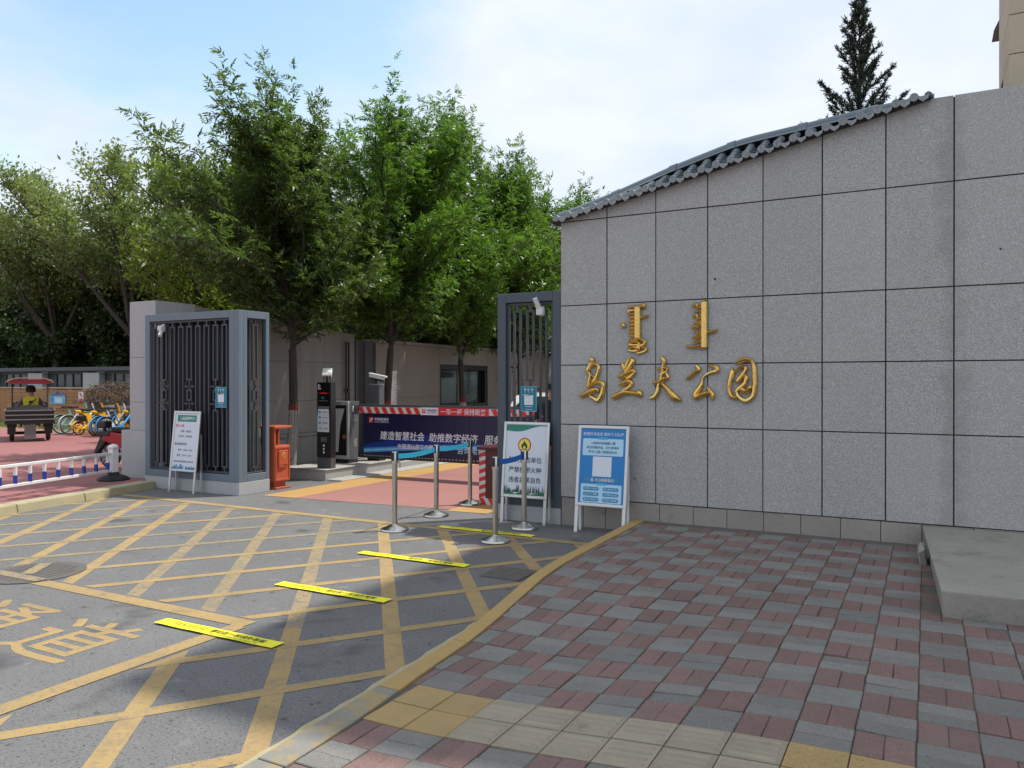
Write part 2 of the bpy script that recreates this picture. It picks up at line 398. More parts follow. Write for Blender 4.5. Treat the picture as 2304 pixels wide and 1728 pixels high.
class MB:
    """collects geometry; build() links it as one mesh object"""

    def __init__(s):
        s.v = []
        s.f = []
        s.mi = []
        s.cur = 0

    def add(s, vs, fs):
        o = len(s.v)
        s.v += [tuple(v) for v in vs]
        for f in fs:
            s.f.append(tuple(i + o for i in f))
            s.mi.append(s.cur)
        return s

    def box(s, x0, x1, y0, y1, z0, z1):
        if x0 > x1: x0, x1 = x1, x0
        if y0 > y1: y0, y1 = y1, y0
        if z0 > z1: z0, z1 = z1, z0
        return s.add([(x0, y0, z0), (x1, y0, z0), (x1, y1, z0), (x0, y1, z0), (x0, y0, z1), (x1, y0, z1), (x1, y1, z1), (x0, y1, z1)],
                     [(0, 3, 2, 1), (4, 5, 6, 7), (0, 1, 5, 4), (1, 2, 6, 5), (2, 3, 7, 6), (3, 0, 4, 7)])

    def hexa(s, bot, top):
        return s.add(list(bot) + list(top), [(0, 3, 2, 1), (4, 5, 6, 7), (0, 1, 5, 4), (1, 2, 6, 5), (2, 3, 7, 6), (3, 0, 4, 7)])

    def bar(s, a, b, w, d, up=(0, 0, 1)):
        a = Vector(a); b = Vector(b)
        t = (b - a).normalized()
        u = Vector(up)
        if abs(t.dot(u)) > 0.95:
            u = Vector((0, 1, 0))
        n = t.cross(u).normalized() * w / 2
        m = n.cross(t).normalized() * d / 2
        return s.hexa([a - n - m, a + n - m, a + n + m, a - n + m], [b - n - m, b + n - m, b + n + m, b - n + m])

    def tube(s, pts, rad, n=8, caps=True):
        pts = [Vector(p) for p in pts]
        if isinstance(rad, (int, float)):
            rad = [rad] * len(pts)
        vs = []
        prev = None
        for i, p in enumerate(pts):
            t = (pts[min(i + 1, len(pts) - 1)] - pts[max(i - 1, 0)])
            if t.length < 1e-9:
                t = Vector((0, 0, 1))
            t.normalize()
            if prev is None:
                a = Vector((0, 0, 1)) if abs(t.z) < 0.9 else Vector((1, 0, 0))
                u = t.cross(a).normalized()
            else:
                u = (prev - t * prev.dot(t))
                u = u.normalized() if u.length > 1e-6 else t.orthogonal().normalized()
            prev = u
            q = t.cross(u)
            for k in range(n):
                an = 2 * math.pi * k / n
                vs.append(p + (u * math.cos(an) + q * math.sin(an)) * rad[i])
        fs = []
        for i in range(len(pts) - 1):
            for k in range(n):
                fs.append((i * n + k, i * n + (k + 1) % n, (i + 1) * n + (k + 1) % n, (i + 1) * n + k))
        if caps:
            fs.append(tuple(range(n - 1, -1, -1)))
            fs.append(tuple((len(pts) - 1) * n + k for k in range(n)))
        return s.add(vs, fs)

    def cyl(s, a, b, r, n=12, r2=None):
        return s.tube([a, b], [r, r if r2 is None else r2], n)

    def lathe(s, prof, c=(0, 0, 0), n=20):
        vs = []
        for r, z in prof:
            for k in range(n):
                an = 2 * math.pi * k / n
                vs.append((c[0] + r * math.cos(an), c[1] + r * math.sin(an), c[2] + z))
        fs = []
        for i in range(len(prof) - 1):
            for k in range(n):
                fs.append((i * n + k, i * n + (k + 1) % n, (i + 1) * n + (k + 1) % n, (i + 1) * n + k))
        fs.append(tuple(range(n - 1, -1, -1)))
        fs.append(tuple((len(prof) - 1) * n + k for k in range(n)))
        return s.add(vs, fs)

    def prism(s, poly, fn, lo, hi):
        """poly: 2-D outline (counter-clockwise), fn(a, b, h) -> point"""
        n = len(poly)
        vs = [fn(a, b, lo) for a, b in poly] + [fn(a, b, hi) for a, b in poly]
        fs = [tuple(range(n - 1, -1, -1)), tuple(range(n, 2 * n))]
        fs += [(i, (i + 1) % n, n + (i + 1) % n, n + i) for i in range(n)]
        return s.add(vs, fs)

    def ring(s, c, r, rt, n=28, m=8, axis='y'):
        vs = []
        for i in range(n):
            a = 2 * math.pi * i / n
            for k in range(m):
                b = 2 * math.pi * k / m
                rr = r + rt * math.cos(b)
                h = rt * math.sin(b)
                if axis == 'y':
                    vs.append((c[0] + rr * math.cos(a), c[1] + h, c[2] + rr * math.sin(a)))
                elif axis == 'x':
                    vs.append((c[0] + h, c[1] + rr * math.cos(a), c[2] + rr * math.sin(a)))
                else:
                    vs.append((c[0] + rr * math.cos(a), c[1] + rr * math.sin(a), c[2] + h))
        fs = [(i * m + k, ((i + 1) % n) * m + k, ((i + 1) % n) * m + (k + 1) % m, i * m + (k + 1) % m) for i in range(n) for k in range(m)]
        return s.add(vs, fs)

    def mesh(s, name, off=(0, 0, 0), bevel=0, smooth=False, seg=1):
        me = bpy.data.meshes.new(name)
        o = off
        me.from_pydata([(a - o[0], b - o[1], c - o[2]) for a, b, c in s.v], [], s.f)
        if any(s.mi):
            me.polygons.foreach_set('material_index', s.mi)
        bm = bmesh.new()
        bm.from_mesh(me)
        bmesh.ops.recalc_face_normals(bm, faces=bm.faces)
        if bevel:
            es = [e for e in bm.edges if len(e.link_faces) == 2 and e.calc_face_angle(0) > 0.5]
            bmesh.ops.bevel(bm, geom=es, offset=bevel, segments=seg, affect='EDGES', clamp_overlap=True, profile=0.7)
        bm.to_mesh(me)
        bm.free()
        if smooth:
            me.shade_smooth()
            me.set_sharp_from_angle(angle=R(38))
        return me

    def build(s, name, m, parent=None, loc=None, bevel=0, smooth=False, seg=1):
        if parent is not None:
            off = WL.get(parent.name, (0, 0, 0))
        else:
            off = loc or (0, 0, 0)
        me = s.mesh(name, off, bevel, smooth, seg)
        ms = m if isinstance(m, (list, tuple)) else [m]
        for k in ms:
            me.materials.append(M[k] if isinstance(k, str) else k)
        o = bpy.data.objects.new(name, me)
        C.objects.link(o)
        if parent is not None:
            o.parent = parent
            WL[o.name] = off
        else:
            o.location = off
            WL[o.name] = off
        return o


def tag(o, label, cat, group=None):
    o['label'] = label
    o['category'] = cat
    if group:
        o['group'] = group
    return o


def thing(name, label, cat, loc=(0, 0, 0), rz=0.0, group=None, local=False, rx=0.0):
    """an Empty at the thing's base; local=True means its parts are modelled in its own frame"""
    o = bpy.data.objects.new(name, None)
    o.empty_display_size = 0.2
    C.objects.link(o)
    o.location = loc
    o.rotation_euler = (rx, 0, rz)
    WL[o.name] = (0, 0, 0) if local else tuple(loc)
    return tag(o, label, cat, group)


def struct(o):
    o['kind'] = 'structure'
    return o


def stuff(o):
    o['kind'] = 'stuff'
    return o


def dup(root, loc, rz=0.0, label=None, rx=None):
    r = root.copy()
    C.objects.link(r)
    r.location = loc
    r.rotation_euler = (root.rotation_euler[0] if rx is None else rx, 0, rz)
    if label:
        r['label'] = label
    for ch in list(root.children):
        c = ch.copy()
        C.objects.link(c)
        c.parent = r
        for g in ch.children:
            d = g.copy()
            C.objects.link(d)
            d.parent = c
    return r


TXT = {}


def text_geo(body, bold=0.0):
    k = (body, bold)
    if k not in TXT:
        cu = bpy.data.curves.new('t', 'FONT')
        cu.body = body
        cu.size = 1.0
        cu.resolution_u = 2
        cu.offset = bold
        ob = bpy.data.objects.new('t', cu)
        me = ob.to_mesh()
        vs = [tuple(v.co) for v in me.vertices]
        fs = [tuple(p.vertices) for p in me.polygons]
        ob.to_mesh_clear()
        bpy.data.objects.remove(ob)
        bpy.data.curves.remove(cu)
        x0 = min(v[0] for v in vs); x1 = max(v[0] for v in vs)
        y0 = min(v[1] for v in vs); y1 = max(v[1] for v in vs)
        TXT[k] = (vs, fs, x0, x1, y0, y1)
    return TXT[k]


def text_on(mb, body, cx, cz, width, fn, bold=0.0, height=None, slant=0.0):
    """lettering centred on (cx, cz), scaled to a width; fn(a, b) -> 3-D point"""
    vs, fs, x0, x1, y0, y1 = text_geo(body, bold)
    k = width / (x1 - x0)
    kz = k if height is None else height / (y1 - y0)
    mb.add([fn(cx + (v[0] - (x0 + x1) / 2) * k + slant * (v[1] - y0) * kz, cz + (v[1] - (y0 + y1) / 2) * kz) for v in vs], fs)
    return mb


def lettering(parent, body, cx, cz, width, m, y, bold=0.0, height=None, slant=0.0):
    mb = MB()
    text_on(mb, body, cx, cz, width, lambda a, b: (a, y, b), bold, height, slant)
    return mb.build('lettering', m, parent)


def flat(parent, name, m, poly, y, d=0.0015):
    """flat printed shape in the x-z plane"""
    return MB().prism(poly, lambda a, b, h: (a, h, b), y, y + d).build(name, m, parent)


def rrect(x0, x1, z0, z1, r, n=4):
    p = []
    for cx, cz, a0 in ((x1 - r, z0 + r, -90), (x1 - r, z1 - r, 0), (x0 + r, z1 - r, 90), (x0 + r, z0 + r, 180)):
        for k in range(n + 1):
            a = R(a0 + 90 * k / n)
            p.append((cx + r * math.cos(a), cz + r * math.sin(a)))
    return p


def disc(cx, cz, r, n=24):
    return [(cx + r * math.cos(2 * math.pi * k / n), cz + r * math.sin(2 * math.pi * k / n)) for k in range(n)]


def sm(t):
    t = max(0.0, min(1.0, t))
    return t * t * (3 - 2 * t)


def interp(tab, x):
    if x <= tab[0][0]:
        return tab[0][1]
    for (a, b), (c, d) in zip(tab, tab[1:]):
        if x <= c:
            return b + (d - b) * (x - a) / (c - a)
    return tab[-1][1]


def clip(poly, a, b, c):
    """keep the part with a*x + b*y <= c"""
    out = []
    for i in range(len(poly)):
        p, q = poly[i], poly[(i + 1) % len(poly)]
        fp = a * p[0] + b * p[1] - c
        fq = a * q[0] + b * q[1] - c
        if fp <= 0:
            out.append(p)
        if (fp < 0 < fq) or (fq < 0 < fp):
            k = fp / (fp - fq)
            out.append((p[0] + (q[0] - p[0]) * k, p[1] + (q[1] - p[1]) * k))
    return out

# ------------------------------------------------------------------ ground
g = MB()
n = 24
g.add([(-400, -400, 0), (400, -400, 0), (400, 400, 0), (-400, 400, 0)], [(0, 1, 2, 3)])
struct(g.build('road', 'asphalt'))


def hz(x, y):   # surface height of the paved forecourt (dropped towards the kerb in the foreground)
    return 0.15 - 0.115 * sm((-0.3 - x) / 2.2) * sm((6.6 - y) / 2.4)


KO = [(-6, -2.55), (1.5, -2.70), (3.0, -2.76), (4.5, -2.84), (6.0, -3.0), (8.8, -3.06)]


def kout(y):
    return interp(KO, y)


def kin(y):
    return kout(y) + (0.15 if y > 4.4 else 0.15 + 0.05 * sm((4.4 - y) / 1.5))


# pavement bed
bed = MB()
xs = [None] + [-2.4 + 0.3 * i for i in range(30)]
ys = [-6 + 0.3 * j for j in range(50)]
ys = [y for y in ys if y < 8.7] + [8.8]
for j in range(len(ys)):
    for i in range(len(xs)):
        x = kin(ys[j]) - 0.03 if xs[i] is None else max(xs[i], kin(ys[j]) + 0.01 * i)
        bed.v.append((x, ys[j], hz(x, ys[j]) - 0.010))
nx = len(xs)
for j in range(len(ys) - 1):
    for i in range(nx - 1):
        bed.f.append((j * nx + i, j * nx + i + 1, (j + 1) * nx + i + 1, (j + 1) * nx + i))
        bed.mi.append(0)
pavement = struct(bed.build('pavement', 'paver_sand'))

# pavers: basket-weave blocks of two
BX, BY = 0.2535, 0.2575
X0, Y0 = -0.04, 3.946


def paver_mesh(name, w, d, m):
    b = MB()
    b.box(-w / 2, w / 2, -d / 2, d / 2, -0.045, 0)
    me = b.mesh(name, bevel=0.004)
    me.materials.append(M[m])
    return me


gap = 0.0042
PM = {'red': paver_mesh('paver', BX / 2 - gap, BY - gap, 'paver_red'), 'grey': paver_mesh('paver', BX - gap, BY / 2 - gap, 'paver_grey')}
TY0, TY1 = Y0 - 3 * BY, Y0 - BY        # tactile rows
spots_ = []
camv = Vector((0, 0, 1.77))
for i in range(-12, 22):
    for j in range(-14, 20):
        x0 = X0 + i * BX
        y0 = Y0 + j * BY
        if y0 + BY > 8.79:
            continue
        if j in (-3, -2) and i < 0:
            continue
        red = (i + j) % 2 == 0
        for k in (0, 1):
            cx, cy = (x0 + BX * (0.255 + 0.49 * k), y0 + BY / 2) if red else (x0 + BX / 2, y0 + BY * (0.255 + 0.49 * k))
            if cx + BX * 0.5 < kin(cy):
                continue
            if cx > 0.05 and cy > 6.15:      # under the slab
                continue
            # cells cut by the kerb are trimmed
            spots_.append((cx, cy, red))


def view_score(x, y):
    X = 0.882 * x + 0.471 * y
    Y = -0.471 * x + 0.882 * y
    if Y < 3.0 or abs(X) > 0.68 * Y:
        return -1
    return 1 / Y ** 3


spots_.sort(key=lambda s: -view_score(s[0], s[1]))
restr, restg = MB(), MB()
nobj = 0
for (cx, cy, red) in spots_:
    w_, d_ = (BX / 2 - gap, BY - gap) if red else (BX - gap, BY / 2 - gap)
    kx = kin(cy) + 0.004
    cut = cx - w_ / 2 < kx
    dz = random.gauss(0, 0.0026) - (0.005 if random.random() < 0.04 else 0)
    h0 = hz(cx, cy) + dz
    sx = (hz(cx + 0.05, cy) - hz(cx - 0.05, cy)) / 0.1 + random.gauss(0, 0.009)
    sy = (hz(cx, cy + 0.05) - hz(cx, cy - 0.05)) / 0.1 + random.gauss(0, 0.009)
    if view_score(cx, cy) > 0 and nobj < 296 and not cut:
        o = bpy.data.objects.new('paver', PM['red' if red else 'grey'])
        C.objects.link(o)
        o.parent = pavement
        o.location = (cx + random.gauss(0, 0.0008), cy + random.gauss(0, 0.0008), h0)
        o.rotation_euler = (math.atan(sy), -math.atan(sx), random.gauss(0, 0.008))
        nobj += 1
    else:
        b = restr if red else restg
        xa, xb = max(cx - w_ / 2, kx), cx + w_ / 2
        if xb - xa < 0.02:
            continue
        pts = []
        c_ = 0.004
        for ins, zo in ((0, -0.03), (0, -c_), (c_, 0)):
            for (px, py) in ((xa + ins, cy - d_ / 2 + ins), (xb - ins, cy - d_ / 2 + ins), (xb - ins, cy + d_ / 2 - ins), (xa + ins, cy + d_ / 2 - ins)):
                pts.append((px, py, h0 + zo + sx * (px - cx) + sy * (py - cy)))
        fs = [(8, 9, 10, 11)]
        for l in (0, 4):
            for q in range(4):
                fs.append((l + q, l + (q + 1) % 4, l + 4 + (q + 1) % 4, l + 4 + q))
        b.add(pts, fs)
for b, m in ((restr, 'paver_red'), (restg, 'paver_grey')):
    stuff(b.build('further_pavers', m, pavement))

# tactile paving: ribbed guide tiles, two studded tiles, and the painted pair at the kerb


def tactile_mesh(kind):
    b = MB()
    w_ = BX - 0.006
    b.box(-w_ / 2, w_ / 2, -w_ / 2, w_ / 2, -0.045, 0)
    if kind == 'rib':
        for k in range(4):
            y = -0.085 + 0.0567 * k
            b.hexa([(-0.105, y - 0.016, -0.002), (0.105, y - 0.016, -0.002), (0.105, y + 0.016, -0.002), (-0.105, y + 0.016, -0.002)],
                   [(-0.098, y - 0.009, 0.005), (0.098, y - 0.009, 0.005), (0.098, y + 0.009, 0.005), (-0.098, y + 0.009, 0.005)])
    elif kind == 'stud':
        for a in range(4):
            for c in range(4):
                b.lathe([(0.017, -0.002), (0.015, 0.003), (0.009, 0.005)], (-0.087 + 0.058 * a, -0.087 + 0.058 * c, 0), 10)
    me = b.mesh('tactile_tile', bevel=0.003 if kind == 'plain' else 0)
    me.materials.append(M['tactile' if kind == 'rib' else 'tactile_yellow'])
    return me


TM = {k: tactile_mesh(k) for k in ('rib', 'stud', 'plain')}
for j in (-3, -2):
    for i in range(-11, 0):
        cx = X0 + (i + 0.5) * BX
        cy = Y0 + (j + 0.5) * BY
        kind = 'stud' if i >= -2 else ('rib' if i >= -8 else 'plain')
        if cx - BX / 2 < kin(cy) - 0.09:
            continue
        o = bpy.data.objects.new('tactile_tile', TM[kind])
        C.objects.link(o)
        o.parent = pavement
        sx = (hz(cx + 0.05, cy) - hz(cx - 0.05, cy)) / 0.1
        if cx - BX / 2 < kin(cy):
            o.scale = ((cx + BX / 2 - kin(cy)) / BX, 1, 1)
            cx = (cx + BX / 2 + kin(cy)) / 2
        o.location = (cx, cy, hz(cx, cy) + random.gauss(0.001, 0.001))
        o.rotation_euler = (random.gauss(0, 0.004), -math.atan(sx), random.gauss(0, 0.003))

# kerb of painted stones
kerb = MB()
kerb.box(-2.9, -2.7, -6, -5.9, -0.1, 0.02)
kerb_o = struct(kerb.build('kerb', 'kerb_grey'))
yk = [-4.0, -2.6, -1.2, 0.2, 1.5, 2.6, 3.55, 4.42, 5.9, 7.35, 8.785]
for k, (ya, yb) in enumerate(zip(yk, yk[1:])):
    ya += 0.005
    yb -= 0.005
    b = MB()
    nseg = 4
    ring = []
    for q in range(nseg + 1):
        y = ya + (yb - ya) * q / nseg
        xo, xi = kout(y), kin(y) - 0.006
        h = hz(xo, y) + 0.008
        ring.append([(xo + 0.0, y, -0.05), (xo + 0.0, y, max(h - 0.03, 0.006)), (xo + 0.03, y, h), (xi, y, h), (xi, y, -0.05)])
    vs = [p for r_ in ring for p in r_]
    fs = []
    for q in range(nseg):
        for e in range(4):
            fs.append((q * 5 + e, q * 5 + e + 1, (q + 1) * 5 + e + 1, (q + 1) * 5 + e))
    fs.append((0, 1, 2, 3, 4))
    fs.append(tuple(nseg * 5 + e for e in range(5)))
    b.add(vs, fs)
    b.build('kerb_stone', 'kerb_paint' if ya > 3.4 else 'kerb_grey', kerb_o, bevel=0.004)
# mortar lip along the road side of the lowered kerb
b = MB()
pts = []
for q in range(40):
    y = 1.0 + (4.9 - 1.0) * q / 39
    wob = 0.008 * math.sin(q * 2.1) + 0.006 * math.sin(q * 5.3)
    pts.append((kout(y) - 0.055 + wob, y))
for q in range(39):
    (xa, ya), (xb, yb) = pts[q], pts[q + 1]
    b.add([(xa, ya, 0.002), (kout(ya), ya, 0.002), (kout(yb), yb, 0.002), (xb, yb, 0.002),
           (xa + 0.012, ya, 0.014), (kout(ya), ya, 0.018), (kout(yb), yb, 0.018), (xb + 0.012, yb, 0.014)],
          [(4, 5, 6, 7), (0, 3, 7, 4)])
b.build('mortar_lip', 'kerb_stone_pale', kerb_o)

# concrete slab at the foot of the wall, with a cracked-off corner piece
sb = thing('concrete_slab', 'weathered concrete slab platform at the foot of the stone wall', 'slab', (1.5, 7.4, 0.15))
b = MB()
b.hexa([(0.10, 6.14, 0.13), (3.2, 6.2, 0.13), (3.2, 8.785, 0.13), (-0.01, 8.785, 0.13)],
       [(0.085, 6.12, 0.335), (3.2, 6.18, 0.335), (3.2, 8.785, 0.335), (-0.045, 8.785, 0.335)])
b.build('slab', 'concrete_slab', sb, bevel=0.014, seg=2)
b = MB()
b.hexa([(-0.055, 7.75, 0.14), (0.005, 7.78, 0.14), (0.0, 8.1, 0.14), (-0.06, 8.06, 0.14)],
       [(-0.075, 7.74, 0.27), (-0.015, 7.78, 0.30), (-0.03, 8.1, 0.31), (-0.08, 8.07, 0.28)])
b.build('broken_chunk', 'concrete_slab', sb, bevel=0.012)

# ------------------------------------------------------------------ road paint
mk = MB()
mk.add([(-11.35, 7.84, 0.0022), (-11.3, 7.84, 0.0022), (-11.3, 7.845, 0.0022)], [(0, 1, 2)])
marks = struct(mk.build('road_markings', 'yellow_paint'))
LZ = [0.004]


def paint(poly, m='yellow_paint', z=0.004, name='painted_line'):
    if len(poly) < 3:
        return
    b = MB()
    b.add([(x, y, z) for x, y in poly], [tuple(range(len(poly)))])
    b.build(name, m, marks)


def strip(x, y, dx, dy, w_, t0=-30, t1=30):
    l = math.hypot(dx, dy)
    dx /= l
    dy /= l
    nx_, ny_ = -dy * w_ / 2, dx * w_ / 2
    return [(x + dx * t0 - nx_, y + dy * t0 - ny_), (x + dx * t1 - nx_, y + dy * t1 - ny_),
            (x + dx * t1 + nx_, y + dy * t1 + ny_), (x + dx * t0 + nx_, y + dy * t0 + ny_)]


def clip_region(poly, which):
    if which == 1:
        poly = clip(poly, 0, 1, 7.80)
        poly = clip(poly, 0, -1, -4.20)
        poly = clip(poly, -1, 0.20, 12.98)          # left kerb side
        # kerb side: x <= line from (-2.86, 4.2) to (-3.07, 7.8)
        poly = clip(poly, 1, 0.0583, -2.640)
    else:
        poly = clip(poly, 0, 1, 4.20)
        poly = clip(poly, 0, -1, 3.0)
        poly = clip(poly, -1, 0, 4.30)
        poly = clip(poly, 1, 0.05, -2.64)
    return poly


for k in range(-7, 10):
    xa = -4.06 - 0.888 * k
    faded = k in (3, 4, 5)
    for reg in (1, 2):
        paint(clip_region(strip(xa, 7.6, -0.793, 1.0, 0.125), reg), 'yellow_paint_faded' if faded and reg == 1 else 'yellow_paint', 0.0015)
for k in range(-3, 17):
    xb = -2.03 - 0.943 * k
    faded = k in (6, 7, 9, 10)
    for reg in (1, 2):
        paint(clip_region(strip(xb, 5.0, 0.74, 1.0, 0.105), reg), 'yellow_paint_faded' if faded else 'yellow_paint', 0.0028)
paint([(-11.55, 7.82), (-3.20, 7.80), (-3.20, 7.94), (-11.55, 7.97)], z=0.0041)
paint([(-14.0, 4.02), (-4.36, 4.03), (-4.36, 4.17), (-14.0, 4.16)], z=0.0041)
paint([(-4.36, -3.0), (-4.33, 4.03), (-4.47, 4.03), (-4.50, -3.0)], z=0.0050)
# ground lettering: fire lane
b = MB()
for k, ch in enumerate('消防通道'):
    text_on(b, ch, -5.21 - 1.02 * (3 - k), 3.30, 0.80, lambda a, c: (a, c, 0.002), bold=0.009, height=0.74)
b.build('ground_lettering', 'yellow_paint', marks)

# floor tapes "please stand behind the one-metre line"
tp = {0: 'yellow floor tape with printed queue notice nearest the camera', 1: 'second yellow floor queue tape from the camera',
      2: 'third yellow floor queue tape from the camera', 3: 'yellow floor queue tape beside the stanchions, farthest from the camera'}
glyphs = [[(0, 0, 0, 1), (0, 1, .5, .8), (0, .5, .4, .3)], [(.1, 0, .1, 1), (.1, .7, -.3, .6), (.1, .2, .5, .0)],
          [(0, .1, .4, .5), (.4, .5, 0, .9), (.2, 0, .2, 1)], [(0, 0, .1, 1), (.1, .8, .4, .9), (.05, .3, -.3, .2)], [(0, 0, 0, 1), (0, .4, .4, .55), (0, .1, .35, 0)]]
for k, (y, xa, xb) in enumerate(((3.84, -4.99, -3.82), (5.04, -5.00, -3.82), (6.36, -5.17, -3.88), (7.95, -5.25, -3.97))):
    t = MB()
    skew = 0.02
    nseg = 12
    for q in range(nseg):
        a = xa + (xb - xa) * q / nseg
        c = xa + (xb - xa) * (q + 1) / nseg
        za = 0.014 + 0.0015 * math.sin(q * 1.7 + k)
        zc = 0.014 + 0.0015 * math.sin((q + 1) * 1.7 + k)
        t.add([(a, y - 0.06, za), (c, y - 0.06, zc), (c, y + 0.06, zc), (a, y + 0.06, za)], [(0, 1, 2, 3)])
    o = tag(t.build('floor_tape', 'bright_yellow', loc=((xa + xb) / 2, y, 0)), tp[k], 'floor tape', 'yellow floor tapes')
    lx = xa + (xb - xa) * 0.62
    b = MB()
    text_on(b, '请站在一米线外等候', lx + 0.06, y + 0.008, 0.52, lambda a, c: (a, c, 0.018), bold=0.01)
    b.build('lettering', 'print_black', o)
    b = MB()
    text_on(b, 'Please wait outside the one metre line', lx + 0.06, y - 0.040, 0.46, lambda a, c: (a, c, 0.018))
    b.build('lettering', 'print_black', o)
    b = MB()
    for q in range(9):
        gx = xa + 0.17 + q * 0.037
        for (p0, p1, p2, p3) in glyphs[q % 5]:
            b.bar((gx + p0 * 0.02, y - 0.022 + p1 * 0.055, 0.018), (gx + p2 * 0.02, y - 0.022 + p3 * 0.055, 0.018), 0.005, 0.0006)
    stuff(b.build('script_print', 'print_black', o))

# manhole covers
mh = thing('manhole_cover', 'round cast iron manhole cover crossed by yellow paint', 'manhole cover', (-7.30, 4.28, 0))
MB().lathe([(0.42, 0.001), (0.42, 0.010), (0.40, 0.010)], (-7.30, 4.28, 0), 36).build('rim', 'cast_iron', mh)
b = MB()
b.lathe([(0.375, 0.001), (0.375, 0.011), (0.37, 0.0115)], (-7.30, 4.28, 0), 36)
b.build('lid', 'cast_iron', mh)
b = MB()
for a in range(-9, 10):
    for c in range(-9, 10):
        x, y = a * 0.038, c * 0.038
        if math.hypot(x, y) < 0.34:
            b.box(-7.30 + x - 0.013, -7.30 + x + 0.013, 4.28 + y - 0.005, 4.28 + y + 0.005, 0.010, 0.0145)
stuff(b.build('tread_pattern', 'cast_iron', mh))
b = MB()
b.add([(-7.7, 4.05, 0.0155), (-6.93, 4.06, 0.0155), (-6.93, 4.17, 0.0155), (-7.7, 4.16, 0.0155)], [(0, 1, 2, 3)])
pl = [(x, y) for x, y in strip(-7.28, 4.2, -0.793, 1, 0.12, -0.02, 0.42)]
b.add([(x, y, 0.0158) for x, y in pl], [(0, 1, 2, 3)])
b.build('painted_stripe', 'yellow_paint_faded', mh)
dc = thing('drain_cover', 'square patterned iron drain cover beside the kerb', 'drain cover', (-3.40, 6.31, 0))
MB().hexa([(-3.60, 6.11, 0.001), (-3.20, 6.11, 0.001), (-3.20, 6.52, 0.001), (-3.60, 6.52, 0.001)],
          [(-3.60, 6.11, 0.011), (-3.20, 6.11, 0.011), (-3.20, 6.52, 0.011), (-3.60, 6.52, 0.011)]).build('lid', 'cast_iron', dc)
b = MB()
for a in range(9):
    for c in range(9):
        x, y = -3.575 + a * 0.044, 6.135 + c * 0.044
        if (a + c) % 2:
            b.box(x - 0.016, x + 0.016, y - 0.006, y + 0.006, 0.010, 0.0145)
        else:
            b.box(x - 0.006, x + 0.006, y - 0.016, y + 0.016, 0.010, 0.0145)
stuff(b.build('tread_pattern', 'cast_iron', dc))

# ------------------------------------------------------------------ park lane
lane = MB()
lane.add([(-8.52, 8.90, 0.004), (-5.84, 9.12, 0.004), (-5.84, 60, 0.004), (-8.52, 60, 0.004)], [(0, 1, 2, 3)])
struct(lane.build('lane_surface', 'red_lane'))
for xa, xb, ya in ((-9.16, -8.52, 8.86), (-5.84, -5.22, 9.0)):
    b = MB()
    b.add([(xa, ya, 0.005), (xb, ya + 0.05, 0.005), (xb, 60, 0.005), (xa, 60, 0.005)], [(0, 1, 2, 3)])
    struct(b.build('lane_edge_strip', 'lane_yellow'))
b = MB()
b.box(-9.50, -9.16, 10.75, 60, -0.05, 0.03)
struct(b.build('gutter_strip', 'concrete', bevel=0.008))
b = MB()
b.box(-5.22, -4.9, 9.6, 60, -0.05, 0.12)
struct(b.build('lane_kerb', 'concrete', bevel=0.01))
b = MB()
b.box(-4.9, 10, 10.2, 60, -0.05, 0.10)
struct(b.build('inner_ground', 'soil'))
# raised island for the machines
b = MB()
b.box(-10.46, -9.50, 10.70, 12.92, -0.05, 0.185)
isl = struct(b.build('machine_island', 'concrete', bevel=0.006))
b = MB()
b.box(-10.48, -9.478, 10.68, 11.42, 0.186, 0.205)
b.build('cover_slab', 'concrete', isl, bevel=0.006)
b = MB()
b.box(-10.48, -9.478, 11.426, 12.20, 0.186, 0.205)
b.build('cover_slab', 'concrete', isl, bevel=0.006)
b = MB()
b.box(-10.48, -9.478, 12.206, 12.94, 0.186, 0.205)
b.build('cover_slab', 'concrete', isl, bevel=0.006)
b = MB()
b.box(-10.55, -9.62, 12.95, 40, -0.05, 0.10)
struct(b.build('planting_bed', 'soil'))
b = MB()
b.box(-9.62, -9.502, 12.95, 40, -0.05, 0.14)
struct(b.build('bed_kerb', 'concrete', bevel=0.01))
b = MB()
b.box(-11.7, -10.56, 10.6, 40, -0.05, 0.055)
struct(b.build('tree_strip', 'soil'))

# ------------------------------------------------------------------ name wall
WX0, PW = -4.005, 0.605
ZR = [0.352, 1.25, 1.98, 2.712, 3.748]
XT = WX0 + 6.64 * PW


def wtop(x):
    return 3.752 + (4.59 - 3.752) * max(0.0, min(1.0, (x - WX0) / (XT - WX0)))


wall = thing('name_wall', 'long grey granite wall with gold park name and sloping tiled top', 'wall', (-1.0, 9.0, 0))
b = MB()
b.prism([(WX0 + 0.01, 0.0), (3.6, 0.0), (3.6, 4.58), (XT, 4.58), (WX0 + 0.01, 3.742)], lambda a, c, h: (a, h, c), 8.808, 9.30)
b.build('core', 'joint_dark', wall)
G_ = 0.0062
for i in range(13):
    jt = random.uniform(-0.0012, 0.0012)
    xa, xb = WX0 + i * PW + G_ + jt, WX0 + (i + 1) * PW - G_ + jt
    if i == 0:
        xa = WX0
    xb = min(xb, 3.6)
    for r_ in range(5):
        za = ZR[r_] + G_
        if r_ < 4:
            poly = [(xa, za), (xb, za), (xb, ZR[r_ + 1] - G_), (xa, ZR[r_ + 1] - G_)]
        else:
            ta, tb = wtop(xa), wtop(xb)
            poly = [(xa, za), (xb, za), (xb, tb)]
            if xa < XT < xb:
                poly.append((XT, 4.59))
            if ta > za + 0.02:
                poly.append((xa, ta))
        if max(p[1] for p in poly) - za < 0.03:
            continue
        yo = 8.79 + random.uniform(-0.0012, 0.0012)
        MB().prism(poly, lambda a, c, h: (a, h, c), yo, 8.812).build('granite_panel', 'granite', wall, bevel=0.002)
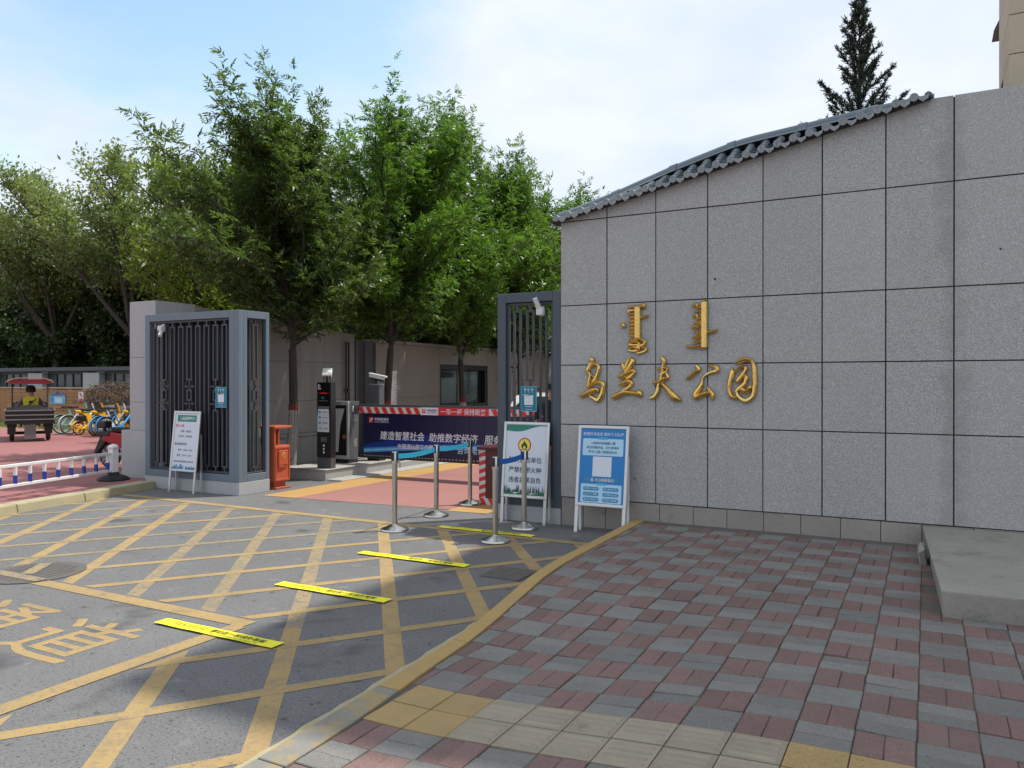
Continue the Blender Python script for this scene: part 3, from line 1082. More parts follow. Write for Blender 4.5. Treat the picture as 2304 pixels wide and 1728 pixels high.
for (cx_, cz_, r0_) in ((-2.105, 2.93, 0.017), (-3.05, 0.63, 0.013), (0.62, 3.05, 0.012)):
    b = MB()
    b.prism([(cx_ + r0_ * (0.6 + 0.5 * random.random()) * math.cos(a), cz_ + r0_ * (0.5 + 0.5 * random.random()) * math.sin(a)) for a in [0.7 * q for q in range(9)]], lambda a, c, h: (a, h, c), 8.786, 8.7895)
    b.build('dark_chip', 'joint_dark', wall)
# side return of the left end
MB().box(WX0 - 0.0, WX0 + 0.009, 8.814, 9.30, 0.352, 3.74).build('end_panel', 'granite', wall)
xs_ = [WX0, -3.71, -3.42, -3.13, -2.75, -2.355, -1.975, -1.58, -1.195, -0.80, -0.42, -0.045, 0.4, 0.85, 1.3, 1.8, 2.3, 2.8, 3.3, 3.6]
for xa, xb in zip(xs_, xs_[1:]):
    yo = 8.800 + random.uniform(-0.003, 0.003)
    MB().box(xa + 0.003, xb - 0.003, yo, 8.83, 0.0, 0.348 - random.uniform(0, 0.004)).build('plinth_stone', 'plinth_stone', wall, bevel=0.003)

# tiled coping on the slope
RZ = [(-4.14, 3.917), (-3.42, 4.104), (-2.70, 4.326), (-2.05, 4.496), (-1.81, 4.545), (-1.2, 4.605), (-0.57, 4.672), (0.04, 4.716)]


def rz_(x):
    return interp(RZ, x)


def eave(x):
    return wtop(x) + 0.025


ncol = 25
sp = 0.1625
for k in range(ncol):
    x = -4.02 + sp * k
    ze = eave(x)
    zr = max(rz_(x) - 0.125, ze + 0.02)
    ye, yr = 8.685, 8.985
    b = MB()
    nc = 4
    for c in range(nc):
        t0, t1 = c / nc, (c + 1) / nc + 0.03
        for (ta, tb, ra, rb) in ((t0, t1, 0.044, 0.036),):
            vs = []
            for t, r_ in ((ta, ra), (tb, rb)):
                py = ye + (yr - ye) * t
                pz = ze + (zr - ze) * t
                for q in range(7):
                    a = math.pi * q / 6
                    vs.append((x + r_ * math.cos(a), py, pz + r_ * math.sin(a)))
            fs = [(q, q + 1, q + 8, q + 7) for q in range(6)]
            fs.append(tuple(range(7)))
            b.add(vs, fs)
    o = b.build('cover_tile', 'tile_glaze', wall, smooth=True)
    b = MB()
    b.prism(disc(x, ze + 0.004, 0.041, 18), lambda a, c, h: (a, h, c), ye - 0.018, ye + 0.006)
    b.ring((x, ye - 0.018, ze + 0.004), 0.036, 0.005, 18, 6)
    b.ring((x, ye - 0.018, ze + 0.004), 0.019, 0.005, 14, 5)
    b.lathe([(0.008, 0), (0.004, 0.004)], (x, ye - 0.02, ze), 8)
    b.build('round_end', 'tile_end', o)
    # pan tile and pointed drip plate
    xp_ = x + sp / 2
    ze2 = eave(xp_) - 0.02
    zr2 = max(rz_(xp_) - 0.155, ze2 + 0.02)
    b = MB()
    for c in range(nc):
        vs = []
        for t, dz in ((c / nc, 0.004), ((c + 1) / nc + 0.02, -0.006)):
            for q in range(7):
                a = math.pi * (1 + q / 6)
                vs.append((xp_ + 0.055 * math.cos(a), ye + 0.01 + (yr - ye) * t, ze2 + 0.03 + dz + (zr2 - ze2) * t + 0.03 * math.sin(a)))
        fs = [(q, q + 1, q + 8, q + 7) for q in range(6)]
        b.add(vs, fs)
    o = b.build('pan_tile', 'tile_glaze', wall, smooth=True)
    b = MB()
    b.prism([(xp_ - 0.054, ze2 + 0.028), (xp_ - 0.045, ze2 - 0.012), (xp_ - 0.02, ze2 - 0.032), (xp_, ze2 - 0.046), (xp_ + 0.02, ze2 - 0.032),
             (xp_ + 0.045, ze2 - 0.012), (xp_ + 0.054, ze2 + 0.028), (xp_ + 0.03, ze2 + 0.010), (xp_, ze2 + 0.002), (xp_ - 0.03, ze2 + 0.010)],
            lambda a, c, h: (a, h, c), ye - 0.012, ye + 0.004)
    b.ring((xp_, ye - 0.012, ze2 - 0.014), 0.014, 0.004, 12, 5)
    b.build('drip_end', 'tile_end', o)
# soffit board under the tiles, ridge pieces
b = MB()
b.hexa([(-4.05, 8.72, wtop(WX0) - 0.012), (XT + 0.02, 8.72, 4.578), (XT + 0.02, 9.3, 4.578), (-4.05, 9.3, wtop(WX0) - 0.012)],
       [(-4.05, 8.72, wtop(WX0) + 0.012), (XT + 0.02, 8.72, 4.602), (XT + 0.02, 9.3, 4.61), (-4.05, 9.3, wtop(WX0) + 0.06)])
b.build('soffit', 'joint_dark', wall)
# bedding under the tiles up to the ridge
b = MB()
for (xa, _), (xb, _) in zip(RZ, RZ[1:]):
    b.hexa([(xa, 8.74, wtop(xa)), (xb, 8.74, wtop(xb)), (xb, 9.36, wtop(xb)), (xa, 9.36, wtop(xa))],
           [(xa, 8.97, max(rz_(xa) - 0.19, wtop(xa) + 0.01)), (xb, 8.97, max(rz_(xb) - 0.19, wtop(xb) + 0.01)), (xb, 9.14, rz_(xb) - 0.085), (xa, 9.14, rz_(xa) - 0.085)])
b.build('bedding', 'joint_dark', wall)
segx = [-4.13, -3.42, -2.70, -2.02, -1.25, -0.55, 0.03]
for xa, xb in zip(segx, segx[1:]):
    b = MB()
    nn = 5
    for e, (rr, xo0, xo1) in enumerate(((0.068, xa, xb + 0.03), (0.077, xa - 0.005, xa + 0.09))):
        vs = []
        for q in range(nn + 1):
            x = xo0 + (xo1 - xo0) * q / nn
            zc = rz_(x) - 0.064
            for h in range(9):
                a = math.pi * h / 8
                vs.append((x, 9.05 + rr * math.cos(a), zc + rr * math.sin(a)))
            vs.append((x, 9.05 - 0.115, zc - 0.035))
            vs.append((x, 9.05 + 0.115, zc - 0.035))
        m_ = 11
        fs = []
        for q in range(nn):
            for h in range(8):
                fs.append((q * m_ + h, q * m_ + h + 1, (q + 1) * m_ + h + 1, (q + 1) * m_ + h))
            fs.append((q * m_ + 8, q * m_ + 9, (q + 1) * m_ + 9, (q + 1) * m_ + 8))
            fs.append((q * m_ + 0, (q + 1) * m_ + 0, (q + 1) * m_ + 10, q * m_ + 10))
        fs.append(tuple(range(9)))
        fs.append(tuple(nn * m_ + h for h in range(9)))
        b.add(vs, fs)
    b.build('ridge_tile', 'ridge_metal', wall, smooth=True)
b = MB()
b.tube([(0.005, 8.73, eave(0) + 0.0), (0.012, 8.88, 4.63), (0.015, 9.05, 4.655)], [0.035, 0.045, 0.05], 10)
b.build('ridge_end', 'tile_glaze', wall, smooth=True)

# gold characters on the wall
GOLD={
'wu':[[(-3.605,2.078,0.0107),(-3.588,2.046,0.0295),(-3.582,2.013,0.0215),(-3.605,1.982,0.0134)],[(-3.605,1.998,0.0188),(-3.628,1.933,0.0296),(-3.634,1.89,0.0242),(-3.611,1.858,0.0161),(-3.616,1.815,0.0188),(-3.634,1.74,0.0161),(-3.64,1.707,0.0135)],[(-3.605,1.949,0.0161),(-3.565,1.981,0.0214),(-3.524,1.986,0.0187),(-3.496,1.948,0.024),(-3.501,1.906,0.024),(-3.521,1.847,0.0241),(-3.547,1.804,0.0214),(-3.582,1.777,0.0161)],[(-3.588,1.858,0.0134),(-3.547,1.82,0.0134)],[(-3.637,1.707,0.0161),(-3.605,1.734,0.0188),(-3.559,1.761,0.0214),(-3.49,1.772,0.0214),(-3.444,1.751,0.0293),(-3.439,1.703,0.0266),(-3.45,1.655,0.0267),(-3.467,1.607,0.032),(-3.507,1.553,0.0294),(-3.559,1.574,0.0214),(-3.616,1.605,0.0134)],[(-3.721,1.605,0.0297),(-3.663,1.632,0.0323),(-3.593,1.659,0.0349),(-3.524,1.676,0.0294),(-3.507,1.66,0.016)]],
'lan':[[(-3.192,1.988,0.0158),(-3.186,1.956,0.021),(-3.175,1.914,0.0184)],[(-3.098,2.055,0.0105),(-3.071,2.028,0.0288),(-3.082,1.986,0.0314),(-3.12,1.94,0.0236),(-3.164,1.898,0.0158)],[(-3.109,2.05,0.0131),(-3.137,1.998,0.0184),(-3.164,1.93,0.0158)],[(-3.242,1.846,0.0185),(-3.197,1.846,0.0316),(-3.137,1.877,0.0315),(-3.071,1.897,0.0314),(-3.049,1.887,0.0235),(-3.087,1.845,0.0235),(-3.153,1.814,0.0131)],[(-3.231,1.74,0.0132),(-3.192,1.756,0.0289),(-3.126,1.777,0.0315),(-3.082,1.756,0.0262),(-3.104,1.725,0.021),(-3.159,1.688,0.0158),(-3.197,1.667,0.0158)],[(-3.303,1.592,0.0344),(-3.253,1.614,0.0343),(-3.192,1.64,0.0342),(-3.12,1.646,0.0262),(-3.043,1.641,0.0261),(-2.989,1.637,0.0391),(-2.962,1.606,0.0182)]],
'fu':[[(-2.716,2.065,0.0154),(-2.695,2.028,0.0256),(-2.69,1.992,0.0231),(-2.706,1.941,0.018),(-2.711,1.885,0.0154),(-2.727,1.823,0.0154),(-2.743,1.772,0.0231),(-2.758,1.71,0.0232),(-2.769,1.654,0.0283),(-2.801,1.607,0.0258),(-2.86,1.586,0.0155)],[(-2.758,1.926,0.0154),(-2.721,1.916,0.0154),(-2.679,1.936,0.0154),(-2.653,1.925,0.0154),(-2.658,1.9,0.0128),(-2.7,1.875,0.0154),(-2.743,1.854,0.0129)],[(-2.801,1.762,0.0258),(-2.748,1.772,0.0283),(-2.69,1.803,0.0282),(-2.643,1.828,0.0205),(-2.663,1.874,0.0128)],[(-2.727,1.762,0.0154),(-2.679,1.721,0.0231),(-2.632,1.67,0.0281),(-2.585,1.619,0.0382),(-2.544,1.584,0.0356),(-2.497,1.564,0.0178)]],
'gong':[[(-2.419,1.807,0.0152),(-2.368,1.842,0.0227),(-2.312,1.893,0.0251),(-2.282,1.917,0.0201),(-2.307,1.953,0.0176),(-2.318,1.968,0.0075)],[(-2.172,1.966,0.01),(-2.132,1.951,0.0174),(-2.088,1.936,0.0273),(-2.078,1.901,0.0273),(-2.112,1.891,0.0199),(-2.172,1.872,0.0175),(-2.217,1.842,0.015),(-2.237,1.817,0.0125),(-2.244,1.782,0.015),(-2.257,1.732,0.0251),(-2.292,1.682,0.0276),(-2.323,1.636,0.0277),(-2.312,1.596,0.0302),(-2.262,1.622,0.0276),(-2.202,1.642,0.0275),(-2.162,1.652,0.0174)],[(-2.187,1.717,0.0125),(-2.157,1.672,0.0224),(-2.132,1.633,0.0274),(-2.127,1.583,0.0199)]],
'yuan':[[(-1.912,1.924,0.0098),(-1.912,1.885,0.0246),(-1.921,1.831,0.0295),(-1.936,1.762,0.0271),(-1.946,1.693,0.0222),(-1.936,1.639,0.0222),(-1.912,1.605,0.0221),(-1.873,1.595,0.0196),(-1.849,1.605,0.0172)],[(-1.878,1.978,0.0098),(-1.835,1.997,0.022),(-1.777,2.021,0.0269),(-1.725,2.015,0.0219),(-1.692,1.986,0.0194),(-1.675,1.937,0.0243),(-1.67,1.869,0.0267),(-1.668,1.796,0.0267),(-1.668,1.733,0.0267),(-1.675,1.675,0.0267),(-1.687,1.621,0.0267),(-1.725,1.582,0.0268),(-1.768,1.567,0.0268),(-1.815,1.586,0.022),(-1.854,1.63,0.0196),(-1.863,1.664,0.0172)],[(-1.883,1.88,0.0147),(-1.849,1.914,0.0172),(-1.801,1.938,0.0171),(-1.768,1.933,0.022),(-1.768,1.899,0.022),(-1.801,1.855,0.0196),(-1.835,1.811,0.0196),(-1.854,1.777,0.0221),(-1.82,1.801,0.0196),(-1.772,1.835,0.0195),(-1.758,1.821,0.0244),(-1.768,1.772,0.0244),(-1.801,1.733,0.022),(-1.839,1.703,0.022),(-1.868,1.664,0.0196)],[(-1.83,1.703,0.0196),(-1.801,1.684,0.0269),(-1.768,1.669,0.0268),(-1.739,1.694,0.0268),(-1.72,1.718,0.0243)]],
'm1':[[(-3.01,2.653,0.0385),(-3.01,2.47,0.0385),(-3.01,2.292,0.0385)],[(-3.122,2.661,0.0119),(-3.041,2.661,0.0148),(-2.967,2.657,0.0177),(-2.936,2.662,0.0325),(-2.924,2.649,0.0206)],[(-3.047,2.619,0.0119),(-3.103,2.616,0.0149),(-3.122,2.599,0.0179),(-3.09,2.58,0.0119),(-3.041,2.58,0.0119)],[(-3.115,2.542,0.0089),(-3.078,2.539,0.0178),(-3.035,2.539,0.0178)],[(-3.115,2.497,0.0089),(-3.078,2.494,0.0178),(-3.035,2.494,0.0178)],[(-3.115,2.456,0.0089),(-3.078,2.452,0.0178),(-3.035,2.453,0.0178)],[(-3.115,2.411,0.0089),(-3.078,2.408,0.0178),(-3.035,2.408,0.0178)],[(-3.115,2.366,0.0089),(-3.078,2.363,0.0178),(-3.035,2.364,0.0178)],[(-3.115,2.325,0.0089),(-3.078,2.322,0.0178),(-3.035,2.322,0.0178)],[(-2.973,2.53,0.0148),(-2.93,2.532,0.0177),(-2.887,2.548,0.0147)],[(-3.194,2.452,0.0269),(-3.175,2.431,0.0239)],[(-3.115,2.265,0.0119),(-3.053,2.275,0.0148),(-2.979,2.279,0.0148),(-2.93,2.26,0.0177),(-2.918,2.23,0.0177),(-2.948,2.208,0.0148),(-3.004,2.197,0.0178)],[(-3.115,2.235,0.0149),(-3.066,2.246,0.0149),(-3.004,2.244,0.0148),(-2.985,2.22,0.0148),(-3.047,2.21,0.0119),(-3.109,2.217,0.0149)],[(-3.122,2.152,0.0149),(-3.109,2.176,0.0149),(-3.053,2.186,0.0148),(-3.004,2.173,0.0326),(-3.016,2.144,0.0178),(-3.078,2.139,0.0149),(-3.122,2.152,0.0149)],[(-2.973,2.185,0.0148),(-2.918,2.172,0.0147),(-2.905,2.148,0.0177),(-2.942,2.125,0.0177),(-3.016,2.111,0.0148)]],
'm2':[[(-2.224,2.674,0.0369),(-2.224,2.441,0.0369),(-2.224,2.166,0.0369)],[(-2.417,2.184,0.0172),(-2.37,2.172,0.0172),(-2.29,2.164,0.0143),(-2.204,2.162,0.0142)],[(-2.341,2.634,0.0229),(-2.313,2.65,0.0228),(-2.295,2.627,0.0171),(-2.255,2.622,0.0142)],[(-2.324,2.579,0.0114),(-2.29,2.579,0.0143),(-2.255,2.579,0.0142)],[(-2.341,2.52,0.02),(-2.313,2.53,0.0228),(-2.295,2.501,0.0171),(-2.255,2.497,0.0142)],[(-2.33,2.451,0.0114),(-2.295,2.45,0.0171),(-2.255,2.448,0.0171)],[(-2.359,2.395,0.0172),(-2.324,2.399,0.0229),(-2.255,2.414,0.0142)],[(-2.347,2.423,0.0086),(-2.313,2.405,0.0114)],[(-2.33,2.342,0.0114),(-2.295,2.338,0.0171),(-2.255,2.334,0.0171)],[(-2.353,2.274,0.0143),(-2.307,2.284,0.0171),(-2.255,2.303,0.0171)],[(-2.347,2.217,0.0143),(-2.301,2.227,0.0171),(-2.255,2.246,0.0171)],[(-2.187,2.332,0.017),(-2.131,2.336,0.0198),(-2.086,2.357,0.0141)]],
}



def sweep_stroke(mb, pts):
    pts = [(p[0], p[1], p[2] * 1.12) for p in pts]
    # Catmull-Rom resample, then a raised brush-stroke section standing off the wall
    P = [Vector((p[0], p[1], p[2])) for p in pts]
    out = []
    for i in range(len(P) - 1):
        p0 = P[max(i - 1, 0)]; p1 = P[i]; p2 = P[i + 1]; p3 = P[min(i + 2, len(P) - 1)]
        for q in range(5):
            t = q / 5
            out.append(0.5 * ((2 * p1) + (-p0 + p2) * t + (2 * p0 - 5 * p1 + 4 * p2 - p3) * t * t + (-p0 + 3 * p1 - 3 * p2 + p3) * t ** 3))
    out.append(P[-1])
    # rounded ends
    d0 = (out[0] - out[1]); d1 = (out[-1] - out[-2])
    e0 = Vector((out[0].x + d0.x / max(d0.xy.length, 1e-5) * out[0].z * 0.7, out[0].y + d0.y / max(d0.xy.length, 1e-5) * out[0].z * 0.7, out[0].z * 0.35))
    e1 = Vector((out[-1].x + d1.x / max(d1.xy.length, 1e-5) * out[-1].z * 0.7, out[-1].y + d1.y / max(d1.xy.length, 1e-5) * out[-1].z * 0.7, out[-1].z * 0.35))
    out = [e0] + out + [e1]
    sec = [(-1.0, 0.0), (-1.0, 0.35), (-0.72, 0.72), (-0.25, 0.93), (0.25, 1.0), (0.72, 0.72), (1.0, 0.35), (1.0, 0.0)]
    vs = []
    for i, p in enumerate(out):
        t = (out[min(i + 1, len(out) - 1)] - out[max(i - 1, 0)])
        t = Vector((t.x, t.y))
        t = t.normalized() if t.length > 1e-6 else Vector((1, 0))
        nn = Vector((-t.y, t.x))
        hgt = 0.018 + 0.9 * p.z
        for a, c in sec:
            vs.append((p.x + nn.x * a * p.z, 8.785 - c * hgt, p.y + nn.y * a * p.z))
    k = len(sec)
    fs = []
    for i in range(len(out) - 1):
        for q in range(k - 1):
            fs.append((i * k + q, i * k + q + 1, (i + 1) * k + q + 1, (i + 1) * k + q))
    fs.append(tuple(range(k)))
    fs.append(tuple((len(out) - 1) * k + q for q in range(k)))
    mb.add(vs, fs)


NAMES = {'wu': 'first gold brush-script character of the park name, at its left end',
         'lan': 'second gold brush-script character from the left on the wall',
         'fu': 'middle gold brush-script character of the five on the wall',
         'gong': 'fourth gold brush-script character from the left on the wall',
         'yuan': 'rightmost gold brush-script character, an enclosed rounded shape',
         'm1': 'left gold vertical Mongolian script word above the Chinese name',
         'm2': 'right gold vertical Mongolian script word above the Chinese name'}
for k, strokes in GOLD.items():
    b = MB()
    for st in strokes:
        sweep_stroke(b, st)
    cx = sum(p[0] for st in strokes for p in st) / sum(len(st) for st in strokes)
    cz = min(p[1] for st in strokes for p in st)
    tag(b.build('gold_character' if k[0] != 'm' or len(k) > 2 else 'gold_script_word', 'gold', loc=(cx, 8.785, cz), smooth=True), NAMES[k],
        'wall lettering', 'gold lettering on the name wall')

# ------------------------------------------------------------------ gate enclosures
def loop(b, fn, c, hw, z0, z1, w_=0.026, d=0.03):
    """closed tall rectangle of square bar; fn(a, z, h) maps plane coordinate a, height z, depth h to world"""
    def bx(a0, a1, za, zb):
        p = [fn(a0, za, 0), fn(a1, za, 0), fn(a1, za, d), fn(a0, za, d)]
        q = [fn(a0, zb, 0), fn(a1, zb, 0), fn(a1, zb, d), fn(a0, zb, d)]
        b.hexa(p, q)
    bx(c - hw - w_ / 2, c - hw + w_ / 2, z0, z1)
    bx(c + hw - w_ / 2, c + hw + w_ / 2, z0, z1)
    bx(c - hw + w_ / 2, c + hw - w_ / 2, z0, z0 + w_)
    bx(c - hw + w_ / 2, c + hw - w_ / 2, z1 - w_, z1)


def stub(b, fn, c, z0, z1, w_=0.03, d=0.03):
    b.hexa([fn(c - w_ / 2, z0, 0.002), fn(c + w_ / 2, z0, 0.002), fn(c + w_ / 2, z0, d), fn(c - w_ / 2, z0, d)],
           [fn(c - w_ / 2, z1, 0.002), fn(c + w_ / 2, z1, 0.002), fn(c + w_ / 2, z1, d), fn(c - w_ / 2, z1, d)])


def lattice(parent, fn, centres, ornate, zlo, zhi, zm0=1.33, zm1=1.80, hw=0.05):
    for i, c in enumerate(centres):
        b = MB()
        if i in ornate:
            loop(b, fn, c, hw, zm1, zhi - 0.06)
            loop(b, fn, c, hw, zlo + 0.06, zm0)
            stub(b, fn, c, zm1 - 0.09, zm1)
            loop(b, fn, c, 0.045, zm0 + 0.14, zm1 - 0.15)
            stub(b, fn, c, zm0, zm0 + 0.14)
            stub(b, fn, c, zm1 - 0.15, zm1 - 0.09)
            for zc in (zm0 + 0.08, zm1 - 0.11):
                stub(b, fn, c, zc, zc + 0.024, 0.24)
        else:
            loop(b, fn, c, hw, zlo + 0.06, zhi - 0.06)
        stub(b, fn, c, zhi - 0.06, zhi)
        stub(b, fn, c, zlo, zlo + 0.06)
        b.build('lattice_bar', 'lattice_paint', parent)


def frame4(parent, fn, a0, a1, z0, z1, w_, d, m, wt=None):
    wt = wt or w_
    for (x0, x1, za, zb) in ((a0, a0 + w_, z0, z1), (a1 - w_, a1, z0, z1), (a0 + w_, a1 - w_, z0, z0 + wt), (a0 + w_, a1 - w_, z1 - wt, z1)):
        b = MB()
        b.hexa([fn(x0, za, 0), fn(x1, za, 0), fn(x1, za, d), fn(x0, za, d)], [fn(x0, zb, 0), fn(x1, zb, 0), fn(x1, zb, d), fn(x0, zb, d)])
        b.build('frame_rail', m, parent, bevel=0.004)


EX0, EX1, EY0, EY1 = -11.66, -9.44, 8.665, 9.31
en = thing('gate_enclosure', 'grey-blue metal lattice enclosure on stone base left of the park entrance', 'gate', (-10.5, 9.0, 0))
b = MB()
b.box(EX0, EX1, EY0, EY1, 0, 0.198)
b.build('stone_base', 'granite_light', en, bevel=0.004)
fnf = lambda a, z_, h: (a, EY0 + 0.004 + h, z_)
fns = lambda a, z_, h: (EX1 - 0.004 - h, a, z_)
frame4(en, fnf, EX0 + 0.005, EX1 - 0.105, 0.20, 2.90, 0.115, 0.10, 'frame_paint')
b = MB()
b.box(EX1 - 0.104, EX1 - 0.004, EY0 + 0.004, EY0 + 0.104, 0.20, 2.90)
b.build('corner_post', 'frame_paint', en, bevel=0.004)
frame4(en, fns, EY0 + 0.105, EY1 - 0.004, 0.20, 2.90, 0.07, 0.10, 'frame_paint', 0.115)
b = MB()
b.box(EX0 + 0.02, EX1 - 0.1, EY0 + 0.1, EY1 - 0.01, 2.80, 2.898)
b.build('top_plate', 'frame_paint', en)
fl = lambda a, z_, h: (a, EY0 + 0.035 + h, z_)
frame4(en, fl, EX0 + 0.122, EX1 - 0.222, 0.32, 2.783, 0.035, 0.04, 'lattice_paint')
lattice(en, fl, [-11.42 + 0.2025 * k for k in range(9)], (1, 4, 7), 0.355, 2.75)
fl2 = lambda a, z_, h: (EX1 - 0.035 - h, a, z_)
frame4(en, fl2, EY0 + 0.178, EY1 - 0.078, 0.32, 2.783, 0.022, 0.04, 'lattice_paint')
lattice(en, fl2, [9.035], (0,), 0.342, 2.76, hw=0.045)
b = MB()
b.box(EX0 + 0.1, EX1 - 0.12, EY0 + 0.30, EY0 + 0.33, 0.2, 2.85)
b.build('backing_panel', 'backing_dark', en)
# folded gate leaf bars standing behind the lattice
for k in range(14):
    x = EX0 + 0.2 + k * 0.142
    MB().box(x, x + 0.03, EY0 + 0.20, EY0 + 0.23, 0.25, 2.8).build('folded_bar', 'lattice_paint', en)

# stone pier with the inner boundary wall running back from it
pier = thing('gate_pier', 'pale granite pier with wider foot beside the lattice enclosure', 'pier', (-12.1, 9.2, 0))
b = MB()
b.box(-12.40, -11.72, 8.92, 9.75, 0.93, 1.42)
b.build('stone_course', 'granite_light', pier, bevel=0.003)
b = MB()
b.box(-12.40, -11.72, 8.92, 9.75, 1.424, 2.20)
b.build('stone_course', 'granite_light', pier, bevel=0.003)
b = MB()
b.box(-12.40, -11.72, 8.92, 9.75, 2.204, 3.18)
b.build('stone_course', 'granite_light', pier, bevel=0.004)
b = MB()
b.box(-12.60, -11.715, 8.90, 9.75, 0.0, 0.926)
b.build('stone_course', 'granite_light', pier, bevel=0.003)

iw = thing('inner_wall', 'tall granite boundary wall behind the first tree, with a ledge', 'wall', (-11.9, 11.9, 0))
ylist = [9.755, 11.0, 12.1, 13.15, 14.18]
for ya, yb in zip(ylist, ylist[1:]):
    t0, t1 = 3.14 - 0.06 * (ya - 9.75), 3.14 - 0.06 * (yb - 9.75)
    for za, zb0, zb1 in ((0.70, 1.38, 1.38), (1.384, 2.20, 2.20), (2.204, t0, t1)):
        b = MB()
        b.hexa([(-12.1, ya + 0.002, za), (-11.70, ya + 0.002, za), (-11.70, yb - 0.002, za), (-12.1, yb - 0.002, za)],
               [(-12.1, ya + 0.002, zb0), (-11.70, ya + 0.002, zb0), (-11.70, yb - 0.002, zb1), (-12.1, yb - 0.002, zb1)])
        b.build('stone_slab', 'granite_inner', iw, bevel=0.003)
MB().box(-12.1, -11.64, 9.755, 14.18, 0.0, 0.62).build('base_course', 'granite_inner', iw, bevel=0.003)
MB().box(-12.1, -11.62, 9.755, 14.18, 0.622, 0.697).build('ledge', 'granite_inner', iw, bevel=0.01)

rw = thing('rear_wall', 'brownish granite wall with a notice case, farther along the park lane', 'wall', (-11.9, 20, 0))
ylist = [14.96, 16.2, 17.74, 19.05, 20.36, 22, 24, 26, 28.5]
for k, (ya, yb) in enumerate(zip(ylist, ylist[1:])):
    win = k in (2, 3)
    zs = ((0.0, 1.06), (2.26, 2.72)) if win else ((0.0, 1.38), (1.384, 2.72))
    for za, zb in zs:
        MB().box(-12.1, -11.70, ya + 0.002, yb - 0.002, za, zb).build('stone_slab', 'granite_brown', rw, bevel=0.003)
MB().box(-12.14, -11.64, 14.96, 28.5, 2.722, 2.80).build('coping', 'granite_inner', rw, bevel=0.01)
nc_ = thing('notice_case', 'dark framed glass notice case set in the brown wall', 'notice board', (-11.8, 19.05, 1.06))
for (ya, yb, za, zb) in ((17.745, 17.86, 1.065, 2.255), (20.24, 20.355, 1.065, 2.255), (17.86, 20.24, 2.12, 2.255), (17.86, 20.24, 1.065, 1.16)):
    MB().box(-12.0, -11.73, ya, yb, za, zb).build('frame_rail', 'black_metal', nc_, bevel=0.004)
MB().box(-12.05, -11.98, 17.86, 20.24, 1.16, 2.12).build('back_panel', 'black_metal', nc_)
MB().box(-11.975, -11.965, 17.90, 18.98, 1.18, 2.08).build('poster', 'notice_paper', nc_)
MB().box(-11.96, -11.955, 18.2, 18.85, 1.90, 2.05).build('poster_heading', 'print_black', nc_)
MB().box(-11.975, -11.965, 19.10, 20.18, 1.18, 2.08).build('poster', 'notice_paper', nc_)
for k in range(8):
    MB().box(-11.962, -11.958, 19.3, 19.95, 1.42 + k * 0.055, 1.435 + k * 0.055).build('text_line', 'print_dark', nc_)
MB().box(-11.86, -11.852, 17.86, 20.24, 1.16, 2.12).build('pane', mat('glass_clear', (0.03, 0.04, 0.04), 0.04, alpha=0.22), nc_)
# height gauge strip on the rear wall
hg = thing('height_gauge', 'white vertical height gauge strip on the brown wall', 'sign', (-11.69, 15.65, 0.9))
MB().box(-11.697, -11.685, 15.53, 15.77, 0.6, 2.05).build('board', 'white_paint', hg)
for k in range(22):
    ln = 0.12 if k % 5 == 0 else 0.06
    MB().box(-11.684, -11.682, 15.76 - ln, 15.76, 0.63 + k * 0.063, 0.642 + k * 0.063).build('tick_mark', 'print_black', hg)

# gate leaf folded back at the gap between the two inner walls
fg = thing('folded_gate', 'dark metal gate leaf and post in the gap between the inner walls', 'gate', (-11.75, 14.55, 0))
MB().box(-11.98, -11.74, 14.60, 14.90, 0, 2.75).build('post', 'black_metal', fg, bevel=0.01)
MB().box(-11.72, -11.66, 14.18, 14.22, 0, 2.74).build('stile', 'dark_grey_metal', fg)
ff = lambda a, z_, h: (-11.60 + a * 0.3, 13.86 + a + h * 0.0, z_) if False else (-11.62 - h, 13.75 + a, z_)
for c, zs in ((0.10, ((0.3, 1.30), (1.62, 2.68))), (0.10, ((1.36, 1.56),))):
    b = MB()
    for za, zb in zs:
        loop(b, ff, c, 0.045, za, zb)
    stub(b, ff, c, 1.30, 1.36)
    stub(b, ff, c, 1.56, 1.62)
    stub(b, ff, c, 1.585, 1.60, 0.26)
    b.build('lattice_bar', 'black_metal', fg)

# right gate leaf frame beside the name wall
gf = thing('gate_leaf', 'tall grey-blue lattice gate frame against the end of the name wall', 'gate', (-4.46, 8.9, 0))
MB().box(-4.93, -4.012, 8.79, 9.05, 0.0, 0.198).build('stone_base', 'granite_light', gf, bevel=0.004)
fr = lambda a, z_, h: (a, 8.806 + h, z_)
for (x0, x1, za, zb) in ((-4.915, -4.795, 0.20, 2.91), (-4.128, -4.010, 0.20, 2.91), (-4.795, -4.128, 0.20, 0.32), (-4.795, -4.128, 2.79, 2.91)):
    MB().box(x0, x1, 8.806, 8.93, za, zb).build('frame_rail', 'frame_paint_dark', gf, bevel=0.004)
fr2 = lambda a, z_, h: (a, 8.84 + h, z_)
frame4(gf, fr2, -4.792, -4.131, 0.323, 2.787, 0.035, 0.04, 'lattice_paint')
lattice(gf, fr2, [-4.648, -4.462, -4.276], (1,), 0.358, 2.752, zm0=1.35, zm1=1.78, hw=0.043)
